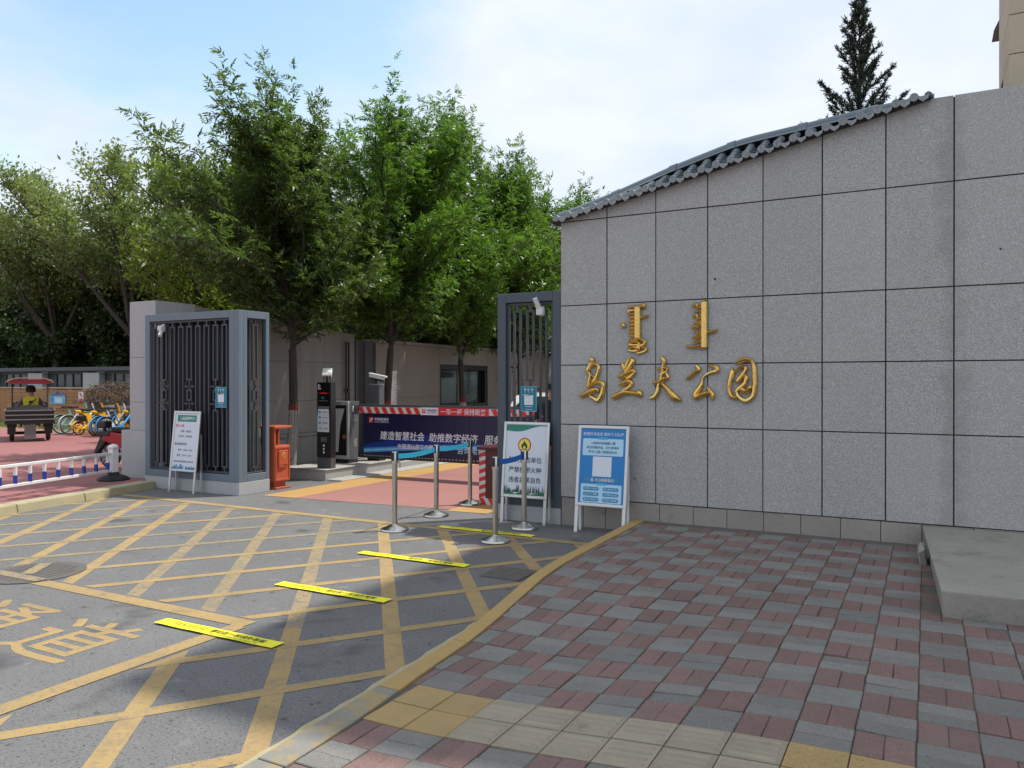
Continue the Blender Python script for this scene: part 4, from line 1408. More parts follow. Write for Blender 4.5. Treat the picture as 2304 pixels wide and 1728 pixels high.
# little white cameras clamped on the two gates
def small_camera(x, y, z, label, flip):
    t = thing('security_camera', label, 'camera', (x, y, z), group='small white cameras on the gates', local=True, rz=0.0)
    MB().box(-0.025, 0.025, -0.01, 0.03, -0.06, 0.06).build('bracket', 'white_plastic', t, bevel=0.006)
    b = MB()
    b.cyl((0, -0.02, -0.02), (flip * -0.05, -0.10, 0.16 if flip > 0 else -0.14), 0.032, 14)
    b.build('barrel', 'white_plastic', t, bevel=0.004)
    b = MB()
    b.box(-0.045, 0.045, -0.075, -0.005, -0.05, 0.035)
    b.build('housing', 'white_plastic', t, bevel=0.012, seg=2)
    return t


small_camera(-11.19, 8.66, 2.67, 'small white camera on the left lattice enclosure', -1)
small_camera(-4.275, 8.80, 2.66, 'small white camera on the right gate frame', 1)


def teal_poster(x0, x1, z0, z1, y, label):
    t = thing('teal_poster', label, 'poster', ((x0 + x1) / 2, y, z0), group='teal code posters on the gates')
    w_, h_ = x1 - x0, z1 - z0
    MB().box(x0, x1, y, y + 0.006, z0, z1).build('board', 'teal', t)
    e = 0.009
    for (a, c, d, f) in ((x0, x1, z0, z0 + e), (x0, x1, z1 - e, z1), (x0, x0 + e, z0 + e, z1 - e), (x1 - e, x1, z0 + e, z1 - e)):
        MB().box(a, c, y - 0.002, y - 0.0003, d, f).build('border', 'print_cyan', t)
    cx = (x0 + x1) / 2
    flat(t, 'blank_square', 'print_white', rrect(cx - w_ * 0.28, cx + w_ * 0.28, z0 + h_ * 0.26, z0 + h_ * 0.26 + w_ * 0.56, 0.006), y - 0.003)
    lettering(t, '青 城 码', cx, z1 - h_ * 0.13, w_ * 0.6, 'print_white', y - 0.003, bold=0.01)
    b = MB()
    for k in range(3):
        gx = cx + (k - 1) * w_ * 0.22
        b.box(gx - 0.003, gx + 0.003, y - 0.003, y - 0.0015, z1 - h_ * 0.26, z1 - h_ * 0.20)
    b.box(cx - w_ * 0.36, cx - w_ * 0.02, y - 0.003, y - 0.0015, z0 + h_ * 0.665, z0 + h_ * 0.68)
    b.box(cx - w_ * 0.36, cx + w_ * 0.2, y - 0.003, y - 0.0015, z0 + h_ * 0.635, z0 + h_ * 0.65)
    b.box(cx - w_ * 0.2, cx + w_ * 0.22, y - 0.003, y - 0.0015, z0 + h_ * 0.18, z0 + h_ * 0.20)
    b.box(cx - w_ * 0.2, cx + w_ * 0.22, y - 0.003, y - 0.0015, z0 + h_ * 0.075, z0 + h_ * 0.09)
    b.build('print_lines', 'print_white', t)


teal_poster(-9.942, -9.70, 1.37, 1.692, 8.655, 'teal poster on the lattice enclosure behind the white notice board')
teal_poster(-4.57, -4.345, 1.40, 1.717, 8.798, 'teal poster on the gate frame above the fire warning board')

# ------------------------------------------------------------------ tower behind the wall
tw = thing('gatehouse', 'tall beige stone gatehouse rising behind the right end of the wall', 'building', (4, 12, 0))
MB().box(0.75, 9.0, 9.37, 10.6, 0, 14.0).build('body', 'joint_dark', tw)  # upper storeys are out of view, height chosen for their shadow
MB().box(1.3, 9.0, 10.6, 15.5, 0, 14.0).build('rear_body', 'tower_recess', tw)
for r_ in range(24):
    za, zb = 4.3 + r_ * 0.40, 4.3 + (r_ + 1) * 0.40 - 0.008
    off = 0.35 if r_ % 2 else 0.7
    x = 0.728
    nx_ = x + off
    for q in range(5):
        MB().box(x + 0.004 if q else x, nx_ - 0.004, 9.345, 9.375, za, zb).build('cladding_stone', 'tower_stone', tw, bevel=0.003)
        x, nx_ = nx_, nx_ + 0.7
    MB().box(0.728, 0.752, 9.38, 10.05, za, zb).build('cladding_stone', 'tower_stone', tw, bevel=0.003)
    if r_ not in (1,):
        MB().box(0.728, 0.752, 10.058, 10.6, za, zb).build('cladding_stone', 'tower_stone', tw, bevel=0.003)
# pent eave on the side
b = MB()
b.hexa([(0.735, 11.5, 6.20), (1.3, 11.5, 6.20), (1.3, 11.9, 6.20), (0.735, 11.9, 6.20)], [(0.78, 11.5, 6.30), (1.3, 11.5, 7.3), (1.3, 11.9, 7.3), (0.78, 11.9, 6.30)])
b.build('side_eave', 'tile_glaze', tw)
b = MB()
b.add([(0.65, 7.85, 14.3), (10, 7.85, 14.3), (10, 16.6, 14.3), (0.65, 16.6, 14.3), (3.0, 10.5, 16.2), (8.0, 10.5, 16.2), (8.0, 14, 16.2), (3.0, 14, 16.2),
       (0.65, 7.85, 14.05), (10, 7.85, 14.05), (10, 16.6, 14.05), (0.65, 16.6, 14.05)],
      [(0, 1, 5, 4), (1, 2, 6, 5), (2, 3, 7, 6), (3, 0, 4, 7), (4, 5, 6, 7), (8, 11, 10, 9), (0, 8, 9, 1), (1, 9, 10, 2), (2, 10, 11, 3), (3, 11, 8, 0)])
b.build('shading_roof', 'tile_glaze', tw)  # unseen roof, height and overhang shaped to shade the forecourt

# ------------------------------------------------------------------ notice boards
def board_frame(label, cx, y, w_, z0, z1, lean, leg_gap=0.0, rz=0.0, mat_='aluminium', paper='print_paper'):
    """poster stand; local frame: x right, z up along the board, leaning back"""
    t = thing('notice_stand', label, 'notice board', (cx, y, 0), rz, 'poster stands at the entrance', local=True, rx=-lean)
    h = 0.035
    for (a, c, d, f) in ((-w_ / 2, -w_ / 2 + h, z0, z1), (w_ / 2 - h, w_ / 2, z0, z1), (-w_ / 2 + h, w_ / 2 - h, z0, z0 + h), (-w_ / 2 + h, w_ / 2 - h, z1 - h, z1)):
        MB().box(a, c, -0.016, 0.012, d, f).build('frame_rail', mat_, t, bevel=0.005)
    MB().box(-w_ / 2 + h, w_ / 2 - h, -0.004, 0.008, z0 + h, z1 - h).build('panel', paper, t)
    for s in (-1, 1):
        xx = s * (w_ / 2 - 0.022)
        MB().box(xx - 0.02, xx + 0.02, -0.012, 0.011, 0.0, z0 - 0.001).build('leg', mat_, t, bevel=0.003)
        b = MB()
        b.bar((xx + s * 0.004, 0.04, z1 * 0.72), (xx + s * 0.006, 0.13 + 0.02, 0.012), 0.026, 0.026)
        b.build('back_leg', mat_, t)
    return t


lean = math.atan2(0.10, 0.95)
# park notice (left)
t = board_frame('white park notice board with green heading, leaning on the lattice enclosure', -10.52, 8.47, 0.62, 0.34, 1.31, lean)
y = -0.006
flat(t, 'heading_band', 'print_green', rrect(-0.22, 0.22, 1.14, 1.245, 0.012), y)
lettering(t, '入园温馨提示', 0.01, 1.192, 0.34, 'print_white', y - 0.002, bold=0.015)
lettering(t, '禁止入园', -0.155, 1.075, 0.19, 'print_red', y, bold=0.012)
lettering(t, '宠物、电动车', 0.0, 0.985, 0.24, 'print_dark', y, bold=0.006)
lettering(t, '自行车、共享单车', 0.0, 0.905, 0.31, 'print_dark', y, bold=0.006)
lettering(t, '夜间照明时间', -0.10, 0.78, 0.28, 'print_dark', y, bold=0.004)
lettering(t, '冬季：17:00—22:00', 0.01, 0.685, 0.34, 'print_dark', y, bold=0.006)
lettering(t, '夏季：20:10—22:30', 0.0, 0.60, 0.34, 'print_dark', y, bold=0.006)
lettering(t, '请您合理安排游园时间 注意安全', 0.0, 0.50, 0.46, 'print_dark', y, bold=0.006)
b = MB()
random.seed(3)
x = -0.27
while x < 0.265:
    ww = random.uniform(0.006, 0.016)
    hh = random.uniform(0.015, 0.045) if random.random() < 0.8 else random.uniform(0.05, 0.075)
    if abs(x - 0.02) > 0.02:
        b.box(x, x + ww, y, y + 0.0015, 0.377, 0.385 + hh)
    x += ww + random.uniform(0.0, 0.006)
stuff(b.build('skyline_print', 'print_mid_blue', t))

# fire warning (centre)
t = board_frame('white fire warning board with flame emblem, leaning on the gate frame', -4.445, 8.60, 0.64, 0.325, 1.275, lean)
wave = [(-0.285, 1.235), (-0.285, 1.165)] + [(-0.285 + 0.57 * k / 16, 1.165 - 0.012 * math.sin(math.pi * k / 8) + 0.06 * sm((k - 5) / 11)) for k in range(1, 17)] + [(0.285, 1.235)]
flat(t, 'green_wave', 'print_green', wave, y)
flat(t, 'emblem_ring', 'print_red', disc(-0.02, 0.985, 0.092, 32), y)
flat(t, 'emblem_field', 'print_yellow', disc(-0.02, 0.985, 0.076, 32), y - 0.0018)
flame = [(0, .0), (.022, .002), (.038, .018), (.042, .04), (.034, .062), (.028, .05), (.026, .072), (.014, .092), (.010, .078), (.0, .118), (-.012, .092), (-.016, .07), (-.026, .084), (-.030, .056), (-.040, .058), (-.042, .035), (-.034, .014), (-.02, .002)]
flat(t, 'flame', 'print_black', [(-0.02 + a, 0.935 + c * 0.92) for a, c in flame], y - 0.0036)
flat(t, 'flame_core', 'print_yellow', [(-0.02 + a * 0.45, 0.938 + c * 0.40) for a, c in flame], y - 0.0054)
MB().box(-0.06, 0.02, y - 0.0036, y - 0.002, 0.925, 0.930).build('flame_base', 'print_black', t)
for k, s_ in enumerate(('防火重点单位', '严禁携带火种', '违者后果自负')):
    lettering(t, s_, 0.0, 0.80 - 0.125 * k, 0.455, 'print_dark', y, bold=0.012)
hill = [(-0.285, 0.362)] + [(0.285, 0.362)] + [(0.285 - 0.57 * k / 14, 0.388 + 0.012 * math.sin(k * 1.1) + 0.008 * math.sin(k * 2.3)) for k in range(15)]
flat(t, 'green_hill', 'print_leaf', hill, y)
b = MB()
random.seed(5)
for k in range(26):
    x = -0.275 + 0.55 * k / 25 + random.uniform(-0.006, 0.006)
    hh = random.uniform(0.03, 0.10)
    ww = random.uniform(0.008, 0.016)
    zb = 0.385 + random.uniform(0, 0.012)
    b.prism([(x - ww, zb), (x + ww, zb), (x + ww * 0.55, zb + hh * 0.4), (x + ww * 0.7, zb + hh * 0.4), (x, zb + hh), (x - ww * 0.7, zb + hh * 0.4), (x - ww * 0.55, zb + hh * 0.4)], lambda a, c, h: (a, h, c), y - 0.0018, y - 0.0005)
stuff(b.build('pine_print', 'print_pine', t))

# blue epidemic notice (right)
t = board_frame('blue health notice board in white frame, leaning on the granite wall', -3.375, 8.47, 0.635, 0.315, 1.265, lean * 1.25, paper='print_blue', mat_='white_paint')
lettering(t, '疫情并未远去 做好个人防护', 0.0, 1.165, 0.51, 'print_white', y, bold=0.012)
flat(t, 'text_box', 'print_pale_blue', rrect(-0.255, 0.255, 0.91, 1.11, 0.014), y)
flat(t, 'clip_tab', 'print_cyan', [(-0.065, 1.10), (0.065, 1.10), (0.058, 1.125), (-0.058, 1.125)], y - 0.002)
for k, (s_, w_) in enumerate((('入园请自觉佩戴口罩', 0.31), ('配合测量体温，出示青城码', 0.40), ('每天入园人数限流50%', 0.36))):
    lettering(t, s_, 0.0, 1.058 - 0.052 * k, w_, 'print_dark', y - 0.002, bold=0.006)
flat(t, 'blank_square', 'print_white', [(-0.118, 0.665), (0.118, 0.665), (0.118, 0.898), (-0.118, 0.898)], y)
flat(t, 'heading_pill', 'print_mid_blue', rrect(-0.22, 0.22, 0.595, 0.655, 0.02), y)
lettering(t, '6', -0.115, 0.627, 0.030, 'print_white', y - 0.002, bold=0.02)
lettering(t, '大口袋要谨记', 0.035, 0.625, 0.235, 'print_white', y - 0.002, bold=0.01)
flat(t, 'text_box', 'print_pale_blue', rrect(-0.255, 0.255, 0.358, 0.575, 0.014), y)
flat(t, 'clip_tab', 'print_cyan', [(-0.065, 0.565), (0.065, 0.565), (0.058, 0.59), (-0.058, 0.59)], y - 0.002)
pills = ('常预防 不松懈', '戴口罩 讲卫生', '少出门 少聚集', '打喷嚏 捂口鼻', '勤洗手 勤通风', '喷嚏后 慎揉眼')
for k, s_ in enumerate(pills):
    cx = -0.125 if k % 2 == 0 else 0.12
    cz = 0.52 - 0.063 * (k // 2)
    flat(t, 'pill', 'print_mid_blue', rrect(cx - 0.098, cx + 0.098, cz - 0.021, cz + 0.021, 0.018), y - 0.002)
    lettering(t, s_, cx, cz, 0.165, 'print_pale_blue', y - 0.004, bold=0.008)

# ------------------------------------------------------------------ litter bin
bn_ = thing('litter_bin', 'red-orange metal litter bin with gold emblem behind the enclosure', 'litter bin', (-9.6, 9.65, 0))
MB().box(-9.78, -9.44, 9.44, 9.90, 0.0, 0.035).build('foot_plate', 'bin_red', bn_, bevel=0.006)
MB().box(-9.72, -9.52, 9.50, 9.84, 0.035, 0.12).build('pedestal', 'bin_red', bn_)
MB().box(-9.76, -9.46, 9.42, 9.90, 0.12, 0.72).build('body', 'bin_red', bn_, bevel=0.008)
for (a, c, d, f) in ((9.44, 9.47, 0.14, 0.70), (9.85, 9.88, 0.14, 0.70), (9.47, 9.85, 0.14, 0.17), (9.47, 9.85, 0.67, 0.70)):
    MB().box(-9.462, -9.446, a, c, d, f).build('door_frame', 'bin_red', bn_, bevel=0.003)
MB().box(-9.462, -9.425, 9.52, 9.80, 0.40, 0.64).build('door_plate', 'bin_red', bn_, bevel=0.005)
MB().box(-9.462, -9.430, 9.52, 9.70, 0.36, 0.40).build('handle', 'bin_red', bn_, bevel=0.003)
for ya in (9.42, 9.855):
    MB().box(-9.76, -9.70, ya, ya + 0.045, 0.72, 1.0).build('upright', 'bin_red', bn_)
MB().box(-9.76, -9.46, 9.42, 9.465, 0.721, 1.0).build('side_panel', 'bin_red', bn_)
MB().box(-9.78, -9.43, 9.40, 9.92, 1.001, 1.045).build('lid', 'bin_red', bn_, bevel=0.008)
b = MB()
b.prism(disc(9.66, 0.555, 0.055, 20), lambda a, c, h: (h, a, c), -9.426, -9.420)
b.build('emblem', mat('emblem_gold', (0.66, 0.42, 0.10), 0.4), bn_)
b = MB()
b.ring((-9.419, 9.66, 0.555), 0.036, 0.004, 18, 5, axis='x')
b.ring((-9.419, 9.66, 0.555), 0.016, 0.004, 12, 5, axis='x')
for k in range(3):
    a = R(90 + 120 * k)
    b.bar((-9.419, 9.66, 0.555), (-9.419, 9.66 + 0.036 * math.cos(a), 0.555 + 0.036 * math.sin(a)), 0.006, 0.004)
b.build('emblem_mark', 'bin_red', bn_)

bn_.scale = (1, 0.74, 1)
bn_.location.y = 9.60
# ------------------------------------------------------------------ parking machines
ks = thing('parking_kiosk', 'slim black parking payment kiosk with white instruction panel', 'kiosk', (-9.68, 10.90, 0.205))
KX0, KX1, KY0, KY1 = -9.845, -9.515, 10.86, 11.0
MB().box(KX0 + 0.004, KX1 - 0.004, KY0 + 0.006, KY1, 0.206, 0.40).build('base', 'dark_grey_metal', ks, bevel=0.004)
MB().box(KX0, KX1, KY0, KY1, 0.401, 1.77).build('body', 'black_metal', ks, bevel=0.012, seg=2)
fy = KY0 - 0.004
MB().box(KX0 + 0.015, KX1 - 0.015, KY0 - 0.003, KY0 + 0.002, 1.30, 1.76).build('display', 'black_gloss', ks)
lettering(ks, 'P', KX0 + 0.06, 1.685, 0.058, 'print_white', fy, bold=0.005)
flat(ks, 'car_mark', 'print_white', rrect(KX0 + 0.055, KX0 + 0.105, 1.64, 1.665, 0.010), fy)
MB().box(KX0 + 0.10, KX0 + 0.24, fy - 0.001, fy + 0.001, 1.565, 1.578).build('led_row', 'lcd_red', ks)
MB().box(KX0 + 0.02, KX0 + 0.30, fy - 0.001, fy + 0.001, 1.570, 1.573).build('led_line', 'lcd_red', ks)
MB().box(KX0 + 0.11, KX0 + 0.17, fy - 0.001, fy + 0.001, 1.49, 1.50).build('led_row', 'lcd_green', ks)
MB().box(KX0 + 0.13, KX0 + 0.18, fy - 0.001, fy + 0.001, 1.465, 1.475).build('led_row', 'lcd_green', ks)
MB().box(KX0 + 0.06, KX0 + 0.27, fy - 0.001, fy + 0.001, 1.43, 1.434).build('print_lines', 'grey_print', ks)
lettering(ks, '高清车牌识别系统', (KX0 + KX1) / 2, 1.315, 0.27, 'grey_print', fy, bold=0.004)
flat(ks, 'instruction_panel', 'print_white', [(KX0 + 0.02, 0.865), (KX1 - 0.035, 0.865), (KX1 - 0.035, 1.10), (KX1 - 0.045, 1.285), (KX0 + 0.035, 1.285), (KX0 + 0.02, 1.10)], fy)
for k, (s_, w_) in enumerate((('微信支付', 0.125), ('支付宝支付', 0.13), ('无感支付', 0.135), ('无人值守', 0.14))):
    zc = 1.225 - 0.098 * k
    flat(ks, 'icon', 'print_cyan', rrect(KX0 + 0.05, KX0 + 0.105, zc - 0.024, zc + 0.024, 0.012), fy - 0.002)
    if k == 3:
        lettering(ks, 'P', KX0 + 0.078, zc, 0.022, 'print_white', fy - 0.004, bold=0.01)
    lettering(ks, s_, KX0 + 0.205, zc, w_, 'print_black', fy - 0.002, bold=0.006)
    if k < 3:
        MB().box(KX0 + 0.04, KX1 - 0.05, fy - 0.003, fy - 0.0018, zc - 0.050, zc - 0.048).build('divider', 'grey_print', ks)
for a in range(4):
    for c in range(3):
        MB().prism(disc(KX0 + 0.115 + a * 0.037, 0.70 + c * 0.03, 0.009, 8), lambda p, q, h: (p, h, q), fy - 0.002, fy).build('speaker_dot', 'grey_print', ks)
for k in range(3):
    zc = 0.62 - 0.062 * k
    flat(ks, 'diamond_mark', 'print_white', [(KX0 + 0.17, zc - 0.026), (KX0 + 0.196, zc), (KX0 + 0.17, zc + 0.026), (KX0 + 0.144, zc)], fy)


def plate_camera(loc, rz, label, pitch):
    t = thing('plate_camera', label, 'camera', loc, rz, 'number-plate cameras on the machine island', local=True)
    MB().cyl((0, 0, 0), (0, 0, 0.07), 0.022, 10).build('stem', 'black_metal', t)
    for s in (-1, 1):
        MB().tube([(s * 0.02, 0, 0.05), (s * 0.055, 0, 0.055), (s * 0.06, 0, 0.0)], 0.006, 6).build('cable', 'black_metal', t)
    Rm = Matrix.Rotation(pitch, 3, 'X')

    def part(nm, m, bx):
        b = MB()
        b.box(*bx)
        b.v = [tuple(Rm @ Vector(p) + Vector((0, 0, 0.115))) for p in b.v]
        return b.build(nm, m, t, bevel=0.008)
    part('body', 'black_metal', (-0.062, 0.062, -0.11, 0.16, -0.045, 0.045))
    part('sun_shade', 'white_plastic', (-0.085, 0.085, -0.15, 0.20, 0.047, 0.085))
    part('shade_side', 'white_plastic', (0.072, 0.085, -0.13, 0.20, 0.0, 0.046))
    for a in (-0.035, 0.035):
        for c in (-0.022, 0.022):
            b = MB()
            b.cyl((a, -0.112, c), (a, -0.118, c), 0.013, 10)
            b.v = [tuple(Rm @ Vector(p) + Vector((0, 0, 0.115))) for p in b.v]
            b.build('infrared_lamp', 'grey_print', t)
    return t


plate_camera((-9.66, 10.93, 1.77), R(38), 'white-hooded camera on top of the black parking kiosk', R(20))

cb = thing('barrier_cabinet', 'grey barrier machine cabinet with a tall dark screen behind the kiosk', 'cabinet', (-10.05, 11.85, 0.205))
MB().box(-10.34, -9.84, 11.74, 12.02, 0.206, 0.26).build('plinth', 'black_metal', cb)
b = MB()
b.prism([(11.74, 0.27), (12.0, 0.27), (12.04, 1.40), (11.74, 1.40)], lambda a, c, h: (h, a, c), -10.35, -9.82)
b.build('body', 'dark_grey_metal', cb, bevel=0.010, seg=2)
b = MB()
b.prism(rrect(-10.36, -9.815, 0.285, 1.405, 0.03), lambda a, c, h: (a, h, c), 11.70, 11.739)
b.build('front_bezel', 'silver_paint', cb, bevel=0.004)
MB().box(-10.33, -9.855, 11.692, 11.70, 0.36, 1.33).build('screen', 'black_gloss', cb)
MB().box(-10.20, -10.00, 11.694, 11.699, 1.36, 1.375).build('slot', 'black_metal', cb)
flat(cb, 'screen_print', 'grey_print', [(-10.31, 0.42), (-10.05, 0.42), (-10.03, 0.70), (-10.0, 0.95), (-9.90, 1.26), (-10.31, 1.26)], 11.689)
flat(cb, 'screen_emblem', mat('coral_print', (0.30, 0.07, 0.05), 0.3), disc(-9.905, 0.72, 0.042, 20), 11.687)
for z0 in (1.02, 0.52):
    for k in range(7):
        MB().box(-9.819, -9.813, 11.86, 11.96, z0 + k * 0.024, z0 + 0.010 + k * 0.024).build('vent_slot', 'silver_paint', cb)
MB().box(-9.819, -9.814, 11.83, 11.96, 1.19, 1.31).build('sticker', 'print_white', cb)
lb = MB()
text_on(lb, '1-1', 11.895, 1.245, 0.075, lambda a, c: (-9.8125, a, c), bold=0.02)
lb.build('lettering', 'print_black', cb)

ps = thing('camera_post', 'dark square post behind the banner barrier carrying a camera', 'post', (-9.75, 12.45, 0.205))
MB().box(-9.90, -9.60, 12.38, 12.60, 0.206, 0.30).build('foot', 'black_metal', ps, bevel=0.006)
MB().box(-9.88, -9.62, 12.40, 12.58, 0.301, 1.72).build('column', 'dark_grey_metal', ps, bevel=0.010)
MB().box(-9.87, -9.63, 12.41, 12.57, 1.721, 1.735).build('cap', 'silver_paint', ps)
plate_camera((-9.76, 12.49, 1.735), R(-70), 'white-hooded camera on the dark post behind the barrier', R(-12))

# ------------------------------------------------------------------ banner barrier
ba = thing('banner_barrier', 'lowered barrier carrying a navy printed banner across the lane', 'barrier', (-7.5, 11.95, 0))
BX0, BX1, BYY = -9.72, -5.25, 11.92
MB().box(BX0, BX1, BYY - 0.03, BYY + 0.03, 1.30, 1.345).build('top_rail', 'fence_grey', ba)
MB().box(BX0 + 0.02, BX1, BYY - 0.035, BYY + 0.035, 1.175, 1.298).build('boom', 'white_plastic', ba, bevel=0.008)
x = BX0 + 0.06
k = 0
while x < -5.4:
    inside = -8.36 < x < -6.86
    if not inside:
        b = MB()
        b.prism([(x, 1.178), (x + 0.10, 1.178), (x + 0.04, 1.294), (x - 0.06, 1.294)], lambda a, c, h: (a, h, c), BYY - 0.0385, BYY - 0.036)
        b.build('red_stripe', 'print_red', ba)
    x += 0.185
MB().box(-8.26, -7.87, BYY - 0.040, BYY - 0.036, 1.165, 1.305).build('logo_plate', 'print_white', ba)
MB().box(-7.868, -6.81, BYY - 0.040, BYY - 0.036, 1.165, 1.305).build('red_plate', 'print_red', ba)
lettering(ba, '一车一杆 保持距离', -7.34, 1.235, 0.95, 'print_white', BYY - 0.042, bold=0.012)


def logo(cx, cz, s, yy):
    flat(ba, 'logo_square', 'print_red', [(cx - s, cz - s), (cx + s, cz - s), (cx + s, cz + s), (cx - s, cz + s)], yy)
    b = MB()
    for a in (-0.55, -0.05, 0.45):
        b.bar((cx - s * 0.7 + 0.0, yy - 0.001, cz + s * (a - 0.35)), (cx + s * 0.7, yy - 0.001, cz + s * (a + 0.75) if a < 0.2 else cz + s * 0.8), 0.0012, s * 0.16)
    b.build('logo_mark', 'print_white', ba)


logo(-8.19, 1.235, 0.036, BYY - 0.0425)
lettering(ba, '中国通信服务', -8.01, 1.252, 0.23, 'print_dark', BYY - 0.0425, bold=0.012)
lettering(ba, 'CHINA COMSERVICE', -8.01, 1.208, 0.23, 'print_dark', BYY - 0.0425, bold=0.008)
MB().box(BX0 + 0.10, BX1, BYY - 0.012, BYY + 0.012, 0.375, 1.172).build('banner_panel', 'banner_navy', ba)
yb_ = BYY - 0.0145
for k in range(14):   # slat folds of the banner
    x = BX0 + 0.32 + k * 0.31
    MB().box(x, x + 0.005, yb_ - 0.0075, yb_ - 0.006, 0.38, 1.17).build('slat_seam', 'banner_blue', ba)
# printed picture on the banner: blue haze band and planet rim
P0, P1 = BX0 + 0.12, BX1
top = [(P0 + (P1 - P0) * q / 20, 0.52 + 0.26 * math.sin(math.pi * min(1, (q + 1) / 16)) ** 1.2) for q in range(21)]
flat(ba, 'sky_print', 'banner_blue', [(P0, 0.38), (P1, 0.38)] + list(reversed(top)), yb_)
rim = [(P0 + (P1 - P0) * q / 24, 0.44 + 0.17 * math.sin(math.pi * 0.62 * q / 24 + 0.05)) for q in range(25)]
flat(ba, 'rim_glow', 'banner_glow', [(x, z_ - 0.07) for x, z_ in rim] + [(x, z_ + 0.055) for x, z_ in reversed(rim)], yb_ - 0.002)
flat(ba, 'rim_light', 'banner_light', [(x, z_ - 0.006) for x, z_ in rim] + [(x, z_ + 0.022) for x, z_ in reversed(rim)], yb_ - 0.004)
flat(ba, 'globe_print', 'banner_navy', [(x, 0.38) for x, z_ in rim] + [(x, z_ - 0.035) for x, z_ in reversed(rim)], yb_ - 0.003)
logo(-9.42, 1.05, 0.052, yb_ - 0.008)
lettering(ba, '中国通信服务', -9.17, 1.065, 0.34, 'print_white', yb_ - 0.008, bold=0.012)
lettering(ba, 'CHINA COMSERVICE', -9.17, 1.012, 0.34, 'print_white', yb_ - 0.008, bold=0.004)
lettering(ba, '建造智慧社会', -8.70, 0.76, 1.02, 'print_white', yb_ - 0.008, bold=0.013, slant=0.12)
lettering(ba, '助推数字经济', -7.57, 0.755, 1.04, 'print_white', yb_ - 0.008, bold=0.013, slant=0.12)
lettering(ba, '服务美好生活', -6.38, 0.75, 1.06, 'print_white', yb_ - 0.008, bold=0.013, slant=0.12)
lettering(ba, '中国通信服务内蒙古公司', -8.24, 0.565, 1.10, 'print_white', yb_ - 0.008, bold=0.018)
lettering(ba, '咨询电话：15', -7.05, 0.545, 0.85, 'print_pale_blue', yb_ - 0.008, bold=0.004)
MB().box(BX0, BX1, BYY - 0.035, BYY + 0.035, 0.315, 0.372).build('bottom_rail', 'black_metal', ba)
b = MB()
for k in range(60):
    x = BX0 + 0.15 + k * 0.074
    b.box(x, x + 0.03, BYY - 0.037, BYY - 0.0355, 0.358, 0.376)
stuff(b.build('rail_fringe', 'silver_paint', ba))
for k in range(10):
    x = BX0 + 0.3 + k * 0.47
    MB().box(x - 0.01, x + 0.01, BYY + 0.014, BYY + 0.03, 0.3725, 1.29).build('hanger', 'black_metal', ba)
MB().box(BX0 - 0.12, BX0, BYY - 0.05, BYY + 0.05, 1.16, 1.33).build('pivot', 'dark_grey_metal', ba, bevel=0.01)

# ------------------------------------------------------------------ reception desk
dk = thing('reception_desk', 'dark red desk edged with red and white warning tape behind the gate', 'desk', (-5.1, 9.95, 0))
MB().box(-5.74, -4.40, 9.66, 10.30, 0.80, 0.84).build('table_top', 'desk_red', dk, bevel=0.006)
MB().box(-5.70, -4.44, 9.70, 9.72, 0.06, 0.799).build('front_panel', 'desk_red', dk)
for xx in (-5.70, -4.46):
    MB().box(xx, xx + 0.03, 9.722, 10.27, 0.0, 0.799).build('side_panel', 'desk_red', dk)


def hazard(p, q, n_, wv, nm='warning_tape'):
    """red and white diagonal warning tape from p to q on the desk front (x, z)"""
    (x0, z0), (x1, z1) = p, q
    base = MB()
    base.box(x0, x1, 9.694, 9.698, z0, z1)
    o = base.build(nm, 'white_plastic', dk)
    vert = (z1 - z0) > (x1 - x0)
    b = MB()
    for k in range(n_):
        if vert:
            za = z0 + (z1 - z0) * (k + 0.0) / n_
            hh = (z1 - z0) / n_ * 0.5
            b.prism([(x0, za), (x1, za + hh * 0.6), (x1, min(z1, za + hh * 1.6)), (x0, min(z1, za + hh))], lambda a, c, h: (a, h, c), 9.6905, 9.6935)
        else:
            xa = x0 + (x1 - x0) * k / n_
            hh = (x1 - x0) / n_ * 0.5
            b.prism([(xa, z1), (min(x1, xa + hh), z1), (min(x1, xa + hh * 1.8), z0), (min(x1, xa + hh * 0.8), z0)][::-1], lambda a, c, h: (a, h, c), 9.6905, 9.6935)
    b.build('red_stripes', 'print_red', o)


hazard((-5.715, 0.10), (-5.61, 0.795), 6, 0)
hazard((-5.715, 0.0), (-4.43, 0.10), 9, 0)
bx_ = thing('paper_box', 'white paper-covered box on the red desk', 'box', (-5.2, 9.9, 0.84))
MB().box(-5.40, -5.0, 9.74, 10.05, 0.841, 1.09).build('carton', 'print_white', bx_, bevel=0.004)
lettering(bx_, '行人勿', -5.25, 0.98, 0.15, 'print_dark', 9.737, bold=0.004)
MB().box(-5.40, -5.0, 9.735, 9.7385, 0.86, 0.866).build('fold_line', 'grey_print', bx_)
gl = MB()
gl.lathe([(0.10, 0), (0.12, 0.03), (0.07, 0.055), (0.03, 0.06)], (-5.28, 9.88, 1.091), 9)
gl.lathe([(0.07, 0), (0.09, 0.05), (0.05, 0.09), (0.02, 0.095)], (-5.14, 9.9, 1.091), 8)
tag(gl.build('glove_pack', mat('glove_green', (0.16, 0.36, 0.33), 0.5, var=[(20, 0.2)]), loc=(-5.2, 9.9, 1.09)), 'crumpled pale green gloves on top of the white box', 'gloves')

